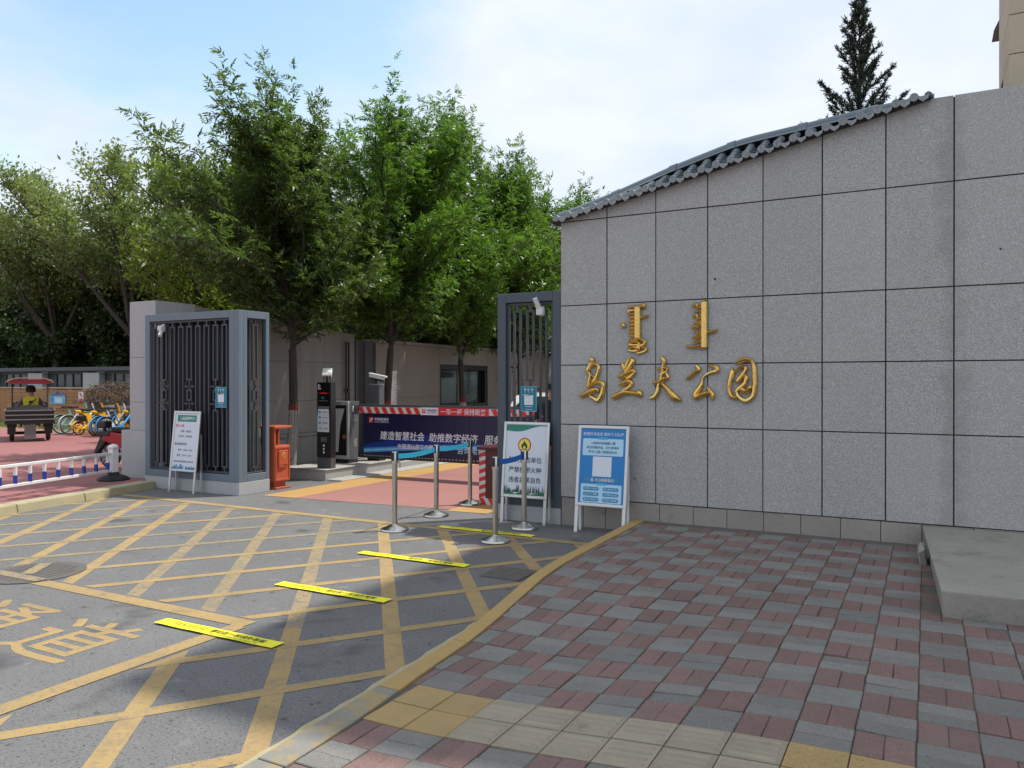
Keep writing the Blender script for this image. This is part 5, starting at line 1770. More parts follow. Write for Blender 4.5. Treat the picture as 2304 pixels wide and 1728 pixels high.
# ------------------------------------------------------------------ queue stanchions
def make_stanchion(label):
    t = thing('queue_stanchion', label, 'stanchion', (0, 0, 0), 0, 'belt stanchions at the entrance', local=True)
    MB().lathe([(0.165, 0.0), (0.170, 0.012), (0.165, 0.03), (0.13, 0.042), (0.07, 0.066), (0.036, 0.075), (0.033, 0.08)], (0, 0, 0), 36).build('base', 'steel', t, smooth=True)
    MB().cyl((0, 0, 0.07), (0, 0, 0.80), 0.0315, 24).build('pole', 'steel', t, smooth=True)
    MB().lathe([(0.036, 0.80), (0.036, 0.935), (0.033, 0.945), (0.02, 0.946)], (0, 0, 0), 24).build('head', 'steel', t, smooth=True)
    for k in range(4):
        a = math.pi / 2 * k
        b = MB()
        b.box(-0.016, 0.016, 0.028, 0.044, 0.835, 0.938)
        b.v = [(p[0] * math.cos(a) - p[1] * math.sin(a), p[0] * math.sin(a) + p[1] * math.cos(a), p[2]) for p in b.v]
        b.build('belt_slot', 'black_metal', t, bevel=0.003)
    return t


ST = [(-5.60, 7.52), (-5.72, 8.59), (-5.83, 9.63), (-4.225, 7.52), (-4.295, 8.36)]
SLB = ['steel stanchion at the front end of the cyan belt', 'steel stanchion in the middle of the cyan belt run', 'steel stanchion at the far end of the cyan belt, beside the red desk',
       'steel stanchion nearest the camera, holding the blue belt in front of the gate frame', 'steel stanchion directly in front of the fire warning board']
s0 = make_stanchion(SLB[0])
s0.location = (*ST[0], 0)
for p, l in zip(ST[1:], SLB[1:]):
    dup(s0, (*p, 0), random.uniform(-0.1, 0.1), l)


def belt(pa, pb, m, label):
    a = Vector((*pa, 0.885)); c = Vector((*pb, 0.885))
    d = (c - a).normalized()
    a += d * 0.044
    c -= d * 0.044
    b = MB()
    nq = 10
    nrm = Vector((-d.y, d.x, 0)) * 0.0012
    vs = []
    for q in range(nq + 1):
        t = q / nq
        p = a.lerp(c, t)
        sag = -0.02 * 4 * t * (1 - t)
        for s_, zz_ in ((1, -0.03), (1, 0.03), (-1, 0.03), (-1, -0.03)):
            vs.append(p + nrm * s_ + Vector((0, 0, zz_ + sag)))
    fs = []
    for q in range(nq):
        for e in range(4):
            fs.append((q * 4 + e, q * 4 + (e + 1) % 4, (q + 1) * 4 + (e + 1) % 4, (q + 1) * 4 + e))
    b.add(vs, fs)
    mid = (a + c) / 2
    tag(b.build('belt_strap', m, loc=tuple(mid)), label, 'belt', 'stanchion belts')


belt(ST[0], ST[1], 'belt_cyan', 'cyan belt stretched between the front two left stanchions')
belt(ST[1], ST[2], 'belt_cyan', 'cyan belt running on to the stanchion beside the desk')
belt(ST[3], ST[4], 'belt_blue', 'blue belt stretched in front of the fire warning board')

# ------------------------------------------------------------------ red plaza on the left
PZ = 0.10
b = MB()
b.prism([(-80, -30), (-10.2, -30), (-10.62, 4.0), (-11.02, 6.05), (-11.30, 7.2), (-11.62, 8.60), (-12.1, 9.0), (-12.1, 16.0), (-80, 16.9)],
        lambda a, c, h: (a, c, h), -0.05, PZ)
struct(b.build('plaza', 'red_plaza'))
lk = [(-10.30, 0.0), (-10.42, 2.6), (-10.62, 4.3), (-10.98, 6.1), (-11.20, 7.2), (-11.50, 8.62)]
b = MB()
b.box(-10.4, -10.3, -1, -0.9, -0.1, 0.02)
lko = struct(b.build('plaza_kerb', 'kerb_stone_pale'))
for (xa, ya), (xb, yb) in zip(lk, lk[1:]):
    d = Vector((xb - xa, yb - ya, 0)).normalized()
    nn = Vector((d.y, -d.x, 0))
    A = Vector((xa, ya, 0)) + d * 0.006
    B = Vector((xb, yb, 0)) - d * 0.006
    if yb > 8.6:
        B.z = 0
    b = MB()
    w2 = 0.15
    b.hexa([A + nn * w2 + Vector((0, 0, -0.05)), A - nn * w2 + Vector((0, 0, -0.05)), B - nn * w2 + Vector((0, 0, -0.05)), B + nn * w2 + Vector((0, 0, -0.05))],
           [A + nn * (w2 - 0.03) + Vector((0, 0, 0.12)), A - nn * w2 + Vector((0, 0, 0.12)), B - nn * w2 + Vector((0, 0, 0.12)), B + nn * (w2 - 0.03) + Vector((0, 0, 0.12))])
    b.build('kerb_stone', 'kerb_stone_pale', lko, bevel=0.018, seg=2)
b = MB()
b.prism([(-80, 16.92), (-12.12, 16.02), (-12.12, 60), (-80, 60)], lambda a, c, h: (a, c, h), -0.05, 0.09)
struct(b.build('lawn', 'grass'))

# white railing with blue bands
rl = thing('road_railing', 'low white railing with blue bands along the plaza kerb', 'railing', (-12.0, 7.4, PZ))
RA = Vector((-12.25, 8.50, 0)); RB = Vector((-10.95, 3.55, 0))
d = (RB - RA).normalized()
for zc, hh in ((0.535, 0.045), (0.245, 0.045)):
    b = MB()
    b.bar(RA + Vector((0, 0, zc + 0.02)), RB + Vector((0, 0, zc + 0.02)), 0.05, hh)
    b.build('rail', 'white_paint', rl, bevel=0.005)
L_ = (RB - RA).length
k = 0
s_ = 0.13
while s_ < L_:
    p = RA + d * s_
    b = MB()
    b.bar(p + Vector((0, 0, 0.288)), p + Vector((0, 0, 0.532)), 0.045, 0.03, up=d)
    o = b.build('baluster', 'white_paint', rl)
    b = MB()
    b.bar(p + Vector((0, 0, 0.290)), p + Vector((0, 0, 0.410)), 0.0485, 0.0335, up=d)
    b.build('blue_band', 'blue_band', o)
    s_ += 0.262
b = MB()
b.box(RA.x - 0.06, RA.x + 0.06, RA.y - 0.06, RA.y + 0.06, PZ + 0.08, 0.655)
po = b.build('post', 'white_paint', rl, bevel=0.006)
b = MB()
b.lathe([(0.085, 0.655), (0.085, 0.672), (0.06, 0.70), (0.02, 0.715), (0.004, 0.717)], (RA.x, RA.y, 0), 16)
b.build('post_cap', 'white_paint', po, smooth=True)
b = MB()
b.lathe([(0.26, PZ + 0.002), (0.26, PZ + 0.03), (0.20, PZ + 0.07), (0.10, PZ + 0.10), (0.09, PZ + 0.14)], (RA.x, RA.y, 0), 8)
b.build('post_base', 'rubber', rl, bevel=0.008)


# ------------------------------------------------------------------ figures
def figure(name, label, loc, rz, J, E_, matfn, mats, cat='person', parent=None):
    me = bpy.data.meshes.new(name)
    keys = list(J)
    me.from_pydata([J[k][:3] for k in keys], [(keys.index(a), keys.index(b)) for a, b in E_], [])
    o = bpy.data.objects.new(name, me)
    C.objects.link(o)
    m = o.modifiers.new('skin', 'SKIN')
    m.branch_smoothing = 0.4
    for i, k in enumerate(keys):
        r_ = J[k][3]
        me.skin_vertices[0].data[i].radius = (r_, r_) if not isinstance(r_, tuple) else r_
    me.skin_vertices[0].data[keys.index('pelvis')].use_root = True
    s_ = o.modifiers.new('sub', 'SUBSURF')
    s_.levels = 2
    dg = bpy.context.evaluated_depsgraph_get()
    dg.update()
    nm = bpy.data.meshes.new_from_object(o.evaluated_get(dg))
    o.modifiers.clear()
    o.data = nm
    nm.name = name
    bpy.data.meshes.remove(me)
    nm.materials.clear()
    for k in mats:
        nm.materials.append(M[k])
    for p in nm.polygons:
        p.material_index = matfn(p.center)
        p.use_smooth = True
    o.location = loc
    o.rotation_euler = (0, 0, rz)
    tag(o, label, cat)
    WL[o.name] = (0, 0, 0)
    return o


# guard standing behind the gate frame, one hand raised to the face
J = {'pelvis': (0, 0, 0.95, (0.16, 0.12)), 'waist': (0, 0, 1.12, (0.15, 0.11)), 'chest': (0, 0, 1.34, (0.18, 0.12)), 'neck': (0, -0.01, 1.50, 0.06),
     'head': (0, -0.02, 1.62, (0.085, 0.10)), 'crown': (0, -0.01, 1.72, 0.07),
     'shl': (0.19, 0, 1.42, 0.07), 'ell': (0.27, -0.06, 1.17, 0.05), 'hal': (0.10, -0.20, 1.40, 0.04), 'hal2': (0.06, -0.20, 1.50, 0.035),
     'shr': (-0.19, 0, 1.42, 0.07), 'elr': (-0.26, 0.0, 1.15, 0.05), 'har': (-0.27, -0.06, 0.92, 0.036), 'har2': (-0.27, -0.09, 0.83, 0.032),
     'hipl': (0.10, 0, 0.88, 0.09), 'knl': (0.11, -0.02, 0.48, 0.065), 'anl': (0.11, 0, 0.10, 0.045), 'tol': (0.12, -0.16, 0.05, 0.04),
     'hipr': (-0.10, 0, 0.88, 0.09), 'knr': (-0.11, -0.02, 0.48, 0.065), 'anr': (-0.11, 0, 0.10, 0.045), 'tor': (-0.12, -0.16, 0.05, 0.04)}
ED = [('pelvis', 'waist'), ('waist', 'chest'), ('chest', 'neck'), ('neck', 'head'), ('head', 'crown'), ('chest', 'shl'), ('shl', 'ell'), ('ell', 'hal'), ('hal', 'hal2'),
      ('chest', 'shr'), ('shr', 'elr'), ('elr', 'har'), ('har', 'har2'), ('pelvis', 'hipl'), ('hipl', 'knl'), ('knl', 'anl'), ('anl', 'tol'), ('pelvis', 'hipr'), ('hipr', 'knr'), ('knr', 'anr'), ('anr', 'tor')]


def guard_mat(c):
    if c.z > 1.50 or (c.y < -0.10 and c.z > 1.2) or (c.x < -0.2 and c.z < 1.2):
        return 1
    if c.z < 0.09:
        return 2
    return 0


gd = figure('person', 'person in dark clothes and cap standing behind the lattice gate frame, hand raised', (-5.02, 10.72, 0.0), R(18), J, ED, guard_mat, ['cloth_navy', 'skin', 'hat_black'])
b = MB()
b.lathe([(0.10, 1.66), (0.105, 1.70), (0.10, 1.75), (0.06, 1.79), (0.01, 1.80)], (0, -0.01, 0), 18)
b.box(-0.07, 0.07, -0.19, -0.09, 1.665, 1.675)
b.build('cap', 'hat_black', gd, smooth=True)
b = MB()
for s in (-1, 1):
    b.lathe([(0.010, 0), (0.006, 0.012)], (s * 0.035, -0.105, 1.625), 8)
b.tube([(0, -0.10, 1.62), (0, -0.13, 1.585), (0, -0.105, 1.575)], [0.008, 0.016, 0.008], 8)
b.build('nose', 'skin', gd)
for k in range(4):
    b = MB()
    x = 0.035 + k * 0.019
    b.tube([(x, -0.21, 1.50), (x, -0.225, 1.545), (x - 0.003, -0.215, 1.58 + 0.008 * (1.5 - abs(k - 1.5)))], [0.010, 0.009, 0.007], 7)
    b.build('finger', 'skin', gd, smooth=True)
b = MB()
b.tube([(0.035, -0.21, 1.45), (0.005, -0.225, 1.49), (-0.005, -0.22, 1.52)], [0.011, 0.010, 0.008], 7)
b.build('thumb', 'skin', gd, smooth=True)

# ------------------------------------------------------------------ cargo tricycle and driver
TL = Vector((-22.15, 12.85, PZ))
TR = R(60.0)     # heads away from the camera
tr = thing('cargo_tricycle', 'motor cargo tricycle with tan canopy driving away on the red plaza', 'tricycle', TL, TR, local=True)
# local frame: +y forward, x right, origin between the rear wheels
MB().box(-0.60, 0.60, 0.0, 1.55, 0.50, 0.56).build('bed_floor', 'trike_dark', tr)
for k in range(3):
    MB().box(-0.60, 0.60, -0.03, 0.0, 0.605 + 0.125 * k, 0.64 + 0.125 * k).build('tailgate_slat', 'trike_grey', tr, bevel=0.006)
MB().box(-0.585, 0.585, 0.002, 0.02, 0.56, 0.90).build('tailgate_panel', 'trike_dark', tr)
for s in (-1, 1):
    for k in range(3):
        MB().box(s * 0.60 - 0.02, s * 0.60 + 0.02, 0.0, 1.55, 0.60 + 0.125 * k, 0.645 + 0.125 * k).build('side_slat', 'trike_grey', tr, bevel=0.005)
    MB().box(s * 0.58 - 0.005, s * 0.58 + 0.005, 0.02, 1.55, 0.56, 0.90).build('side_panel', 'trike_dark', tr)
MB().box(-0.60, 0.60, 1.55, 1.58, 0.56, 0.92).build('headboard', 'trike_grey', tr)
for s in (-1, 1):
    wx = s * 0.44
    w_ = MB()
    w_.ring((wx, 0.45, 0.235), 0.175, 0.06, 24, 8, axis='x')
    o = w_.build('wheel', 'rubber', tr, smooth=True)
    MB().cyl((wx - 0.05, 0.45, 0.235), (wx + 0.05, 0.45, 0.235), 0.13, 14).build('rim', 'trike_dark', o)
    MB().box(wx - 0.12, wx + 0.12, 0.15, 0.75, 0.40, 0.50).build('fender', 'trike_dark', tr, bevel=0.02)
    MB().box(wx - 0.10, wx + 0.10, 0.10, 0.125, 0.22, 0.49).build('mud_guard', 'rubber', tr)
    MB().box(s * 0.26 - 0.03, s * 0.26 + 0.03, -0.01, 0.02, 0.40, 0.45).build('tail_light', 'canopy_red', tr)
MB().box(-0.14, 0.14, 0.02, 0.04, 0.08, 0.48).build('mud_flap', 'trike_grey', tr)
MB().cyl((-0.45, 0.45, 0.235), (0.45, 0.45, 0.235), 0.045, 10).build('axle', 'trike_dark', tr)
for s in (-0.22, 0.22):
    MB().box(s - 0.03, s + 0.03, 0.0, 2.6, 0.42, 0.49).build('chassis_rail', 'trike_dark', tr)
w_ = MB()
w_.ring((0, 2.75, 0.235), 0.175, 0.055, 24, 8, axis='x')
o = w_.build('wheel', 'rubber', tr, smooth=True)
MB().cyl((-0.04, 2.75, 0.235), (0.04, 2.75, 0.235), 0.13, 14).build('rim', 'trike_grey', o)
for s in (-1, 1):
    MB().cyl((s * 0.08, 2.75, 0.235), (s * 0.08, 2.45, 0.95), 0.02, 8).build('fork', 'trike_grey', tr)
MB().tube([(-0.36, 2.28, 1.08), (-0.2, 2.38, 1.02), (0.2, 2.38, 1.02), (0.36, 2.28, 1.08)], 0.016, 8).build('handlebar', 'black_metal', tr)
MB().box(-0.30, 0.30, 1.62, 2.0, 0.50, 0.62).build('seat_box', 'trike_dark', tr, bevel=0.02)
MB().box(-0.30, 0.30, 1.60, 2.02, 0.621, 0.69).build('seat', 'rubber', tr, bevel=0.03)
MB().box(-0.26, 0.26, 1.585, 1.63, 0.70, 0.99).build('seat_back', 'cloth_grey', tr, bevel=0.02)
for s in (-1, 1):
    for yy in (1.53, 2.62):
        MB().cyl((s * 0.46, yy, 0.56 if yy > 2 else 0.70), (s * 0.46, yy, 1.62), 0.018, 8).build('canopy_post', 'trike_grey' if yy < 2 else 'black_metal', tr)
b = MB()
pr = [(-0.62, 1.64), (-0.56, 1.74), (-0.35, 1.80), (0, 1.82), (0.35, 1.80), (0.56, 1.74), (0.62, 1.64), (0.54, 1.70), (0.35, 1.775), (0, 1.795), (-0.35, 1.775), (-0.54, 1.70)]
b.prism(pr[::-1], lambda a, c, h: (a, h, c), 1.35, 2.75)
b.build('canopy', 'canopy_tan', tr)
MB().prism([(-0.54, 1.615), (0.54, 1.615), (0.48, 1.755), (-0.48, 1.755)], lambda a, c, h: (a, h, c), 1.40, 1.42).build('canopy_fringe', 'canopy_red', tr)
MB().prism([(-0.54, 1.615), (0.54, 1.615), (0.48, 1.755), (-0.48, 1.755)], lambda a, c, h: (a, h, c), 2.66, 2.68).build('canopy_fringe', 'canopy_red', tr)
MB().box(-0.46, 0.46, 2.63, 2.65, 0.56, 1.05).build('front_panel', 'trike_grey', tr)

Jd = {'pelvis': (0, 0, 0.10, (0.17, 0.13)), 'waist': (0, -0.02, 0.26, (0.16, 0.12)), 'chest': (0, 0.0, 0.46, (0.19, 0.13)), 'neck': (0, 0.02, 0.61, 0.06), 'head': (0, 0.03, 0.74, (0.09, 0.105)), 'crown': (0, 0.03, 0.84, 0.07),
      'shl': (-0.20, 0.0, 0.53, 0.07), 'ell': (-0.30, 0.20, 0.34, 0.05), 'hal': (-0.34, 0.48, 0.31, 0.04), 'shr': (0.20, 0.0, 0.53, 0.07), 'elr': (0.30, 0.20, 0.34, 0.05), 'har': (0.34, 0.48, 0.31, 0.04),
      'hipl': (-0.11, 0.08, 0.08, 0.10), 'knl': (-0.15, 0.46, 0.10, 0.075), 'anl': (-0.15, 0.58, -0.24, 0.05), 'tol': (-0.15, 0.72, -0.28, 0.045),
      'hipr': (0.11, 0.08, 0.08, 0.10), 'knr': (0.15, 0.46, 0.10, 0.075), 'anr': (0.15, 0.58, -0.24, 0.05), 'tor': (0.15, 0.72, -0.28, 0.045)}
Ed = [('pelvis', 'waist'), ('waist', 'chest'), ('chest', 'neck'), ('neck', 'head'), ('head', 'crown'), ('chest', 'shl'), ('shl', 'ell'), ('ell', 'hal'), ('chest', 'shr'), ('shr', 'elr'), ('elr', 'har'),
      ('pelvis', 'hipl'), ('hipl', 'knl'), ('knl', 'anl'), ('anl', 'tol'), ('pelvis', 'hipr'), ('hipr', 'knr'), ('knr', 'anr'), ('anr', 'tor')]


def drv_mat(c):
    if c.z > 0.60 or (c.y > 0.42 and c.z > 0.2 and abs(c.x) > 0.28):
        return 1
    if abs(c.x) < 0.20 and 0.18 < c.z < 0.60 and c.y < 0.2:
        return 2
    if c.y > 0.05 and c.z < 0.2:
        return 3
    return 0


off = Matrix.Rotation(TR, 3, 'Z') @ Vector((0.02, 1.80, 0))
dv = figure('person', 'person in yellow vest and black hat driving the cargo tricycle', (TL.x + off.x, TL.y + off.y, PZ + 0.65), TR, Jd, Ed, drv_mat, ['cloth_grey', 'skin', 'vest', 'cloth_navy'])
b = MB()
b.lathe([(0.125, 0.72), (0.135, 0.78), (0.125, 0.86), (0.08, 0.92), (0.01, 0.935)], (0, 0.03, 0), 18)
b.build('hat', 'hat_black', dv, smooth=True)
b = MB()
b.tube([(0.14, -0.15, 0.53), (0.02, -0.17, 0.42), (-0.16, -0.16, 0.22)], 0.016, 6)
b.build('shoulder_strap', 'hat_black', dv)
b = MB()
b.box(-0.05, 0.05, -0.175, -0.155, 0.40, 0.47)
b.box(-0.11, 0.11, -0.172, -0.150, 0.30, 0.34)
b.build('vest_print', 'trike_dark', dv)


# ------------------------------------------------------------------ parked bicycles
def wheel(t, c, r_, tyre, rim, spokes=14, disc_=False, m2=None):
    w_ = MB()
    w_.ring(c, r_ - 0.02, 0.02, 30, 7, axis='x')
    o = w_.build('wheel', tyre, t, smooth=True)
    b = MB()
    b.ring(c, r_ - 0.048, 0.014, 30, 6, axis='x')
    b.build('rim', rim, o, smooth=True)
    b = MB()
    if disc_:
        for k in range(5):
            a = 2 * math.pi * k / 5
            b.bar(c, (c[0], c[1] + (r_ - 0.06) * math.cos(a), c[2] + (r_ - 0.06) * math.sin(a)), 0.03, 0.075, up=(1, 0, 0))
        b.cyl((c[0] - 0.03, c[1], c[2]), (c[0] + 0.03, c[1], c[2]), 0.07, 12)
    else:
        for k in range(spokes):
            a = 2 * math.pi * k / spokes
            b.cyl(c, (c[0], c[1] + (r_ - 0.05) * math.cos(a), c[2] + (r_ - 0.05) * math.sin(a)), 0.004, 4)
        b.cyl((c[0] - 0.035, c[1], c[2]), (c[0] + 0.035, c[1], c[2]), 0.03, 10)
    b.build('spokes', m2 or rim, o)


def arc_fender(t, c, r_, a0, a1, m, wd=0.045):
    b = MB()
    nq = 12
    vs = []
    for q in range(nq + 1):
        a = R(a0 + (a1 - a0) * q / nq)
        for rr in (r_ + 0.015, r_ + 0.022):
            for s in (-1, 1):
                vs.append((s * wd, c[1] + rr * math.cos(a), c[2] + rr * math.sin(a)))
    fs = []
    for q in range(nq):
        o = q * 4
        fs += [(o, o + 1, o + 5, o + 4), (o + 2, o + 6, o + 7, o + 3), (o, o + 4, o + 6, o + 2), (o + 1, o + 3, o + 7, o + 5)]
    b.add(vs, fs)
    b.build('fender', m, t)


def city_bike(label, loc, rz, frame, rim, fender, tyre='rubber', basket=True, seatc='rubber', tilt=0.0):
    """shared city bike; local frame: +y forwards, rear wheel at the origin"""
    t = thing('shared_bicycle', label, 'bicycle', loc, rz, 'shared bicycles parked by the wooden fence', local=True)
    t.rotation_euler = (0, R(tilt), rz)
    r_ = 0.31
    rw_, fw_ = (0, 0, r_), (0, 1.02, r_)
    wheel(t, rw_, r_, tyre, rim)
    wheel(t, fw_, r_, tyre, rim)
    arc_fender(t, rw_, r_, 55, 200, fender)
    arc_fender(t, fw_, r_, 20, 150, fender)
    bb = (0, 0.42, 0.29)
    MB().tube([(0, 0.40, 0.30), (0, 0.55, 0.40), (0, 0.86, 0.78)], [0.035, 0.035, 0.03], 10).build('down_tube', frame, t, smooth=True)
    MB().cyl(bb, (0, 0.24, 0.84), 0.022, 10).build('seat_tube', frame, t)
    for s in (-1, 1):
        MB().tube([(s * 0.05, 0, r_), (s * 0.04, 0.25, 0.30), (0, 0.42, 0.29)], 0.014, 8).build('chain_stay', frame, t)
        MB().cyl((s * 0.05, 0, r_), (0, 0.29, 0.66), 0.011, 8).build('seat_stay', frame, t)
        MB().tube([(s * 0.05, 1.02, r_), (s * 0.05, 0.93, 0.62), (0, 0.89, 0.72)], 0.015, 8).build('fork_blade', frame, t)
    MB().cyl((0, 0.89, 0.70), (0, 0.80, 1.02), 0.022, 10).build('head_tube', frame, t)
    MB().tube([(-0.28, 0.66, 1.06), (-0.22, 0.78, 1.07), (0, 0.81, 1.02), (0.22, 0.78, 1.07), (0.28, 0.66, 1.06)], 0.012, 8).build('handlebar', 'black_metal', t)
    for s in (-1, 1):
        MB().cyl((s * 0.28, 0.66, 1.06), (s * 0.30, 0.57, 1.055), 0.018, 8).build('grip', 'rubber', t)
    b = MB()
    b.prism([(-0.09, 0.06), (0.09, 0.06), (0.08, 0.20), (0.03, 0.36), (-0.03, 0.36), (-0.08, 0.20)], lambda a, c, h: (a, c, h), 0.85, 0.90)
    b.build('saddle', seatc, t, bevel=0.02, seg=2)
    MB().cyl((-0.06, 0.42, 0.29), (0.06, 0.42, 0.29), 0.075, 16).build('chain_case', frame, t)
    MB().tube([(0.07, 0.42, 0.29), (0.08, 0.46, 0.14), (0.14, 0.46, 0.14)], 0.010, 6).build('crank', 'black_metal', t)
    if basket:
        b = MB()
        x0, x1, y0, y1, z0, z1 = -0.15, 0.15, 0.92, 1.16, 0.76, 0.98
        for k in range(6):
            zc = z0 + (z1 - z0) * k / 5
            for p, q in (((x0, y0, zc), (x1, y0, zc)), ((x1, y0, zc), (x1, y1, zc)), ((x1, y1, zc), (x0, y1, zc)), ((x0, y1, zc), (x0, y0, zc))):
                b.bar(p, q, 0.008, 0.008)
        for k in range(6):
            xx = x0 + (x1 - x0) * k / 5
            for yy in (y0, y1):
                b.bar((xx, yy, z0), (xx, yy, z1), 0.008, 0.008)
        b.box(x0, x1, y0, y1, z0 - 0.008, z0)
        b.build('basket', 'black_metal', t)
    MB().cyl((-0.06, 0.15, 0.26), (-0.16, 0.02, 0.015), 0.010, 6).build('kickstand', 'black_metal', t)
    return t


def e_bike(label, loc, rz, body, tilt=0.0):
    t = thing('electric_bicycle', label, 'bicycle', loc, rz, 'shared bicycles parked by the wooden fence', local=True)
    t.rotation_euler = (0, R(tilt), rz)
    r_ = 0.215
    rw_, fw_ = (0, 0, r_), (0, 1.12, r_)
    wheel(t, rw_, r_, 'rubber', body, disc_=True, m2=body)
    wheel(t, fw_, r_, 'rubber', body, disc_=True, m2=body)
    arc_fender(t, rw_, r_ + 0.01, 35, 185, body, 0.06)
    arc_fender(t, fw_, r_ + 0.01, 20, 150, body, 0.05)
    prof = [(0.10, 0.19), (0.34, 0.19), (0.55, 0.22), (0.82, 0.34), (0.96, 0.66), (0.88, 0.68), (0.74, 0.42), (0.52, 0.33), (0.46, 0.60), (0.30, 0.70), (0.02, 0.80), (-0.06, 0.76), (0.22, 0.60), (0.30, 0.34), (0.10, 0.25)]
    MB().prism(prof, lambda a, c, h: (h, a, c), -0.06, 0.06).build('body', body, t, bevel=0.012)
    MB().box(-0.07, 0.07, -0.02, 0.26, 0.42, 0.62).build('battery_box', 'black_metal', t, bevel=0.02)
    b = MB()
    b.prism([(-0.11, 0.10), (0.11, 0.10), (0.10, 0.34), (0.05, 0.54), (-0.05, 0.54), (-0.10, 0.34)], lambda a, c, h: (a, c, h), 0.76, 0.83)
    b.build('saddle', 'rubber', t, bevel=0.025, seg=2)
    for s in (-1, 1):
        MB().tube([(s * 0.06, 1.12, r_), (s * 0.06, 1.02, 0.55), (0, 0.94, 0.66)], 0.017, 8).build('fork_blade', body, t)
        MB().bar((s * 0.075, 0, r_), (s * 0.07, 0.36, 0.22), 0.03, 0.05).build('swing_arm', body, t)
        MB().cyl((s * 0.28, 0.72, 1.05), (s * 0.30, 0.62, 1.045), 0.02, 8).build('grip', 'rubber', t)
        MB().cyl((s * 0.20, 0.82, 1.06), (s * 0.28, 0.86, 1.24), 0.008, 6).build('mirror_stalk', 'black_metal', t)
    MB().cyl((0, 0.94, 0.62), (0, 0.84, 1.02), 0.028, 10).build('steering_column', body, t)
    MB().tube([(-0.28, 0.72, 1.05), (-0.2, 0.84, 1.06), (0, 0.85, 1.02), (0.2, 0.84, 1.06), (0.28, 0.72, 1.05)], 0.014, 8).build('handlebar', 'black_metal', t)
    b = MB()
    x0, x1, y0, y1, z0, z1 = -0.15, 0.15, 0.98, 1.22, 0.72, 0.92
    b.box(x0, x1, y0, y0 + 0.008, z0, z1)
    b.box(x0, x1, y1 - 0.008, y1, z0, z1)
    b.box(x0, x0 + 0.008, y0, y1, z0, z1)
    b.box(x1 - 0.008, x1, y0, y1, z0, z1)
    b.box(x0, x1, y0, y1, z0 - 0.008, z0)
    b.build('basket', 'bike_grey', t)
    return t


BYc = 15.25
city_bike('mint green shared bicycle at the left end of the bicycle row', (-24.55, BYc, PZ), R(-4), 'mint', 'mint', 'mint', tilt=-7)
city_bike('silver shared bicycle with pale mint fender, second from the left', (-24.08, BYc - 0.05, PZ), R(-2), 'bike_white', 'bike_grey', 'bike_white', tilt=-7)
e_bike('yellow electric bicycle, left one of the yellow pair', (-23.50, BYc - 0.1, PZ), R(3), 'ebike_yellow', tilt=-6)
e_bike('yellow electric bicycle, right one of the yellow pair', (-22.72, BYc - 0.1, PZ), R(2), 'ebike_yellow', tilt=-6)
city_bike('sky blue shared bicycle just right of the yellow ones', (-22.36, BYc - 0.15, PZ), R(-3), 'bike_white', 'sky_blue', 'sky_blue', tilt=-6, seatc='rubber')
city_bike('blue and white shared bicycle nearest the stone pier', (-21.98, BYc - 0.2, PZ), R(-8), 'sky_blue', 'sky_blue', 'sky_blue', tilt=-6)
e_bike('orange electric bicycle half hidden behind the blue bicycles', (-22.2, BYc + 0.6, PZ), R(2), 'ebike_yellow', tilt=-6)
city_bike('dark shared bicycle in the second row behind the yellow ones', (-23.4, BYc + 1.0, PZ), R(10), 'bike_grey', 'bike_grey', 'black_metal', tilt=5)

# red moped behind the pier
mp = thing('moped', 'red moped with black tail parked behind the stone pier', 'moped', (-13.95, 9.62, PZ), R(-78), local=True)
wheel(mp, (0, 0, 0.25), 0.25, 'rubber', 'bike_grey', disc_=True)
wheel(mp, (0, 1.20, 0.25), 0.25, 'rubber', 'bike_grey', disc_=True)
MB().prism([(-0.34, 0.30), (-0.26, 0.28), (-0.02, 0.54), (0.02, 0.62), (-0.16, 0.66)], lambda a, c, h: (h, a, c), -0.08, 0.08).build('rear_mudguard', 'black_metal', mp, bevel=0.015)
MB().box(-0.15, 0.15, -0.22, 0.10, 0.64, 0.72).build('rack', 'black_metal', mp, bevel=0.01)
MB().box(-0.10, 0.10, -0.24, -0.04, 0.78, 0.92).build('tail_box', 'black_metal', mp, bevel=0.02)
MB().box(-0.02, 0.02, -0.16, -0.12, 0.72, 0.78).build('box_stem', 'black_metal', mp)
b = MB()
b.prism([(-0.10, 0.56), (0.25, 0.44), (0.60, 0.34), (0.95, 0.36), (1.02, 0.92), (0.92, 0.92), (0.84, 0.44), (0.62, 0.42), (0.50, 0.68), (0.0, 0.72)], lambda a, c, h: (h, a, c), -0.13, 0.13)
b.build('body', 'moto_red', mp, bevel=0.03, seg=2)
b = MB()
b.prism([(-0.10, 0.10), (0.10, 0.10), (0.11, 0.40), (0.07, 0.72), (-0.07, 0.72), (-0.11, 0.40)], lambda a, c, h: (a, c, h), 0.721, 0.80)
b.build('saddle', 'rubber', mp, bevel=0.03, seg=2)
MB().tube([(0, 1.20, 0.25), (0, 1.08, 0.62), (0, 0.96, 1.0)], 0.03, 8).build('fork', 'bike_grey', mp)
MB().tube([(-0.3, 0.82, 1.02), (-0.2, 0.94, 1.04), (0.2, 0.94, 1.04), (0.3, 0.82, 1.02)], 0.016, 8).build('handlebar', 'black_metal', mp)
MB().cyl((0.10, -0.1, 0.25), (0.10, 0.5, 0.30), 0.045, 10).build('exhaust', 'bike_grey', mp)

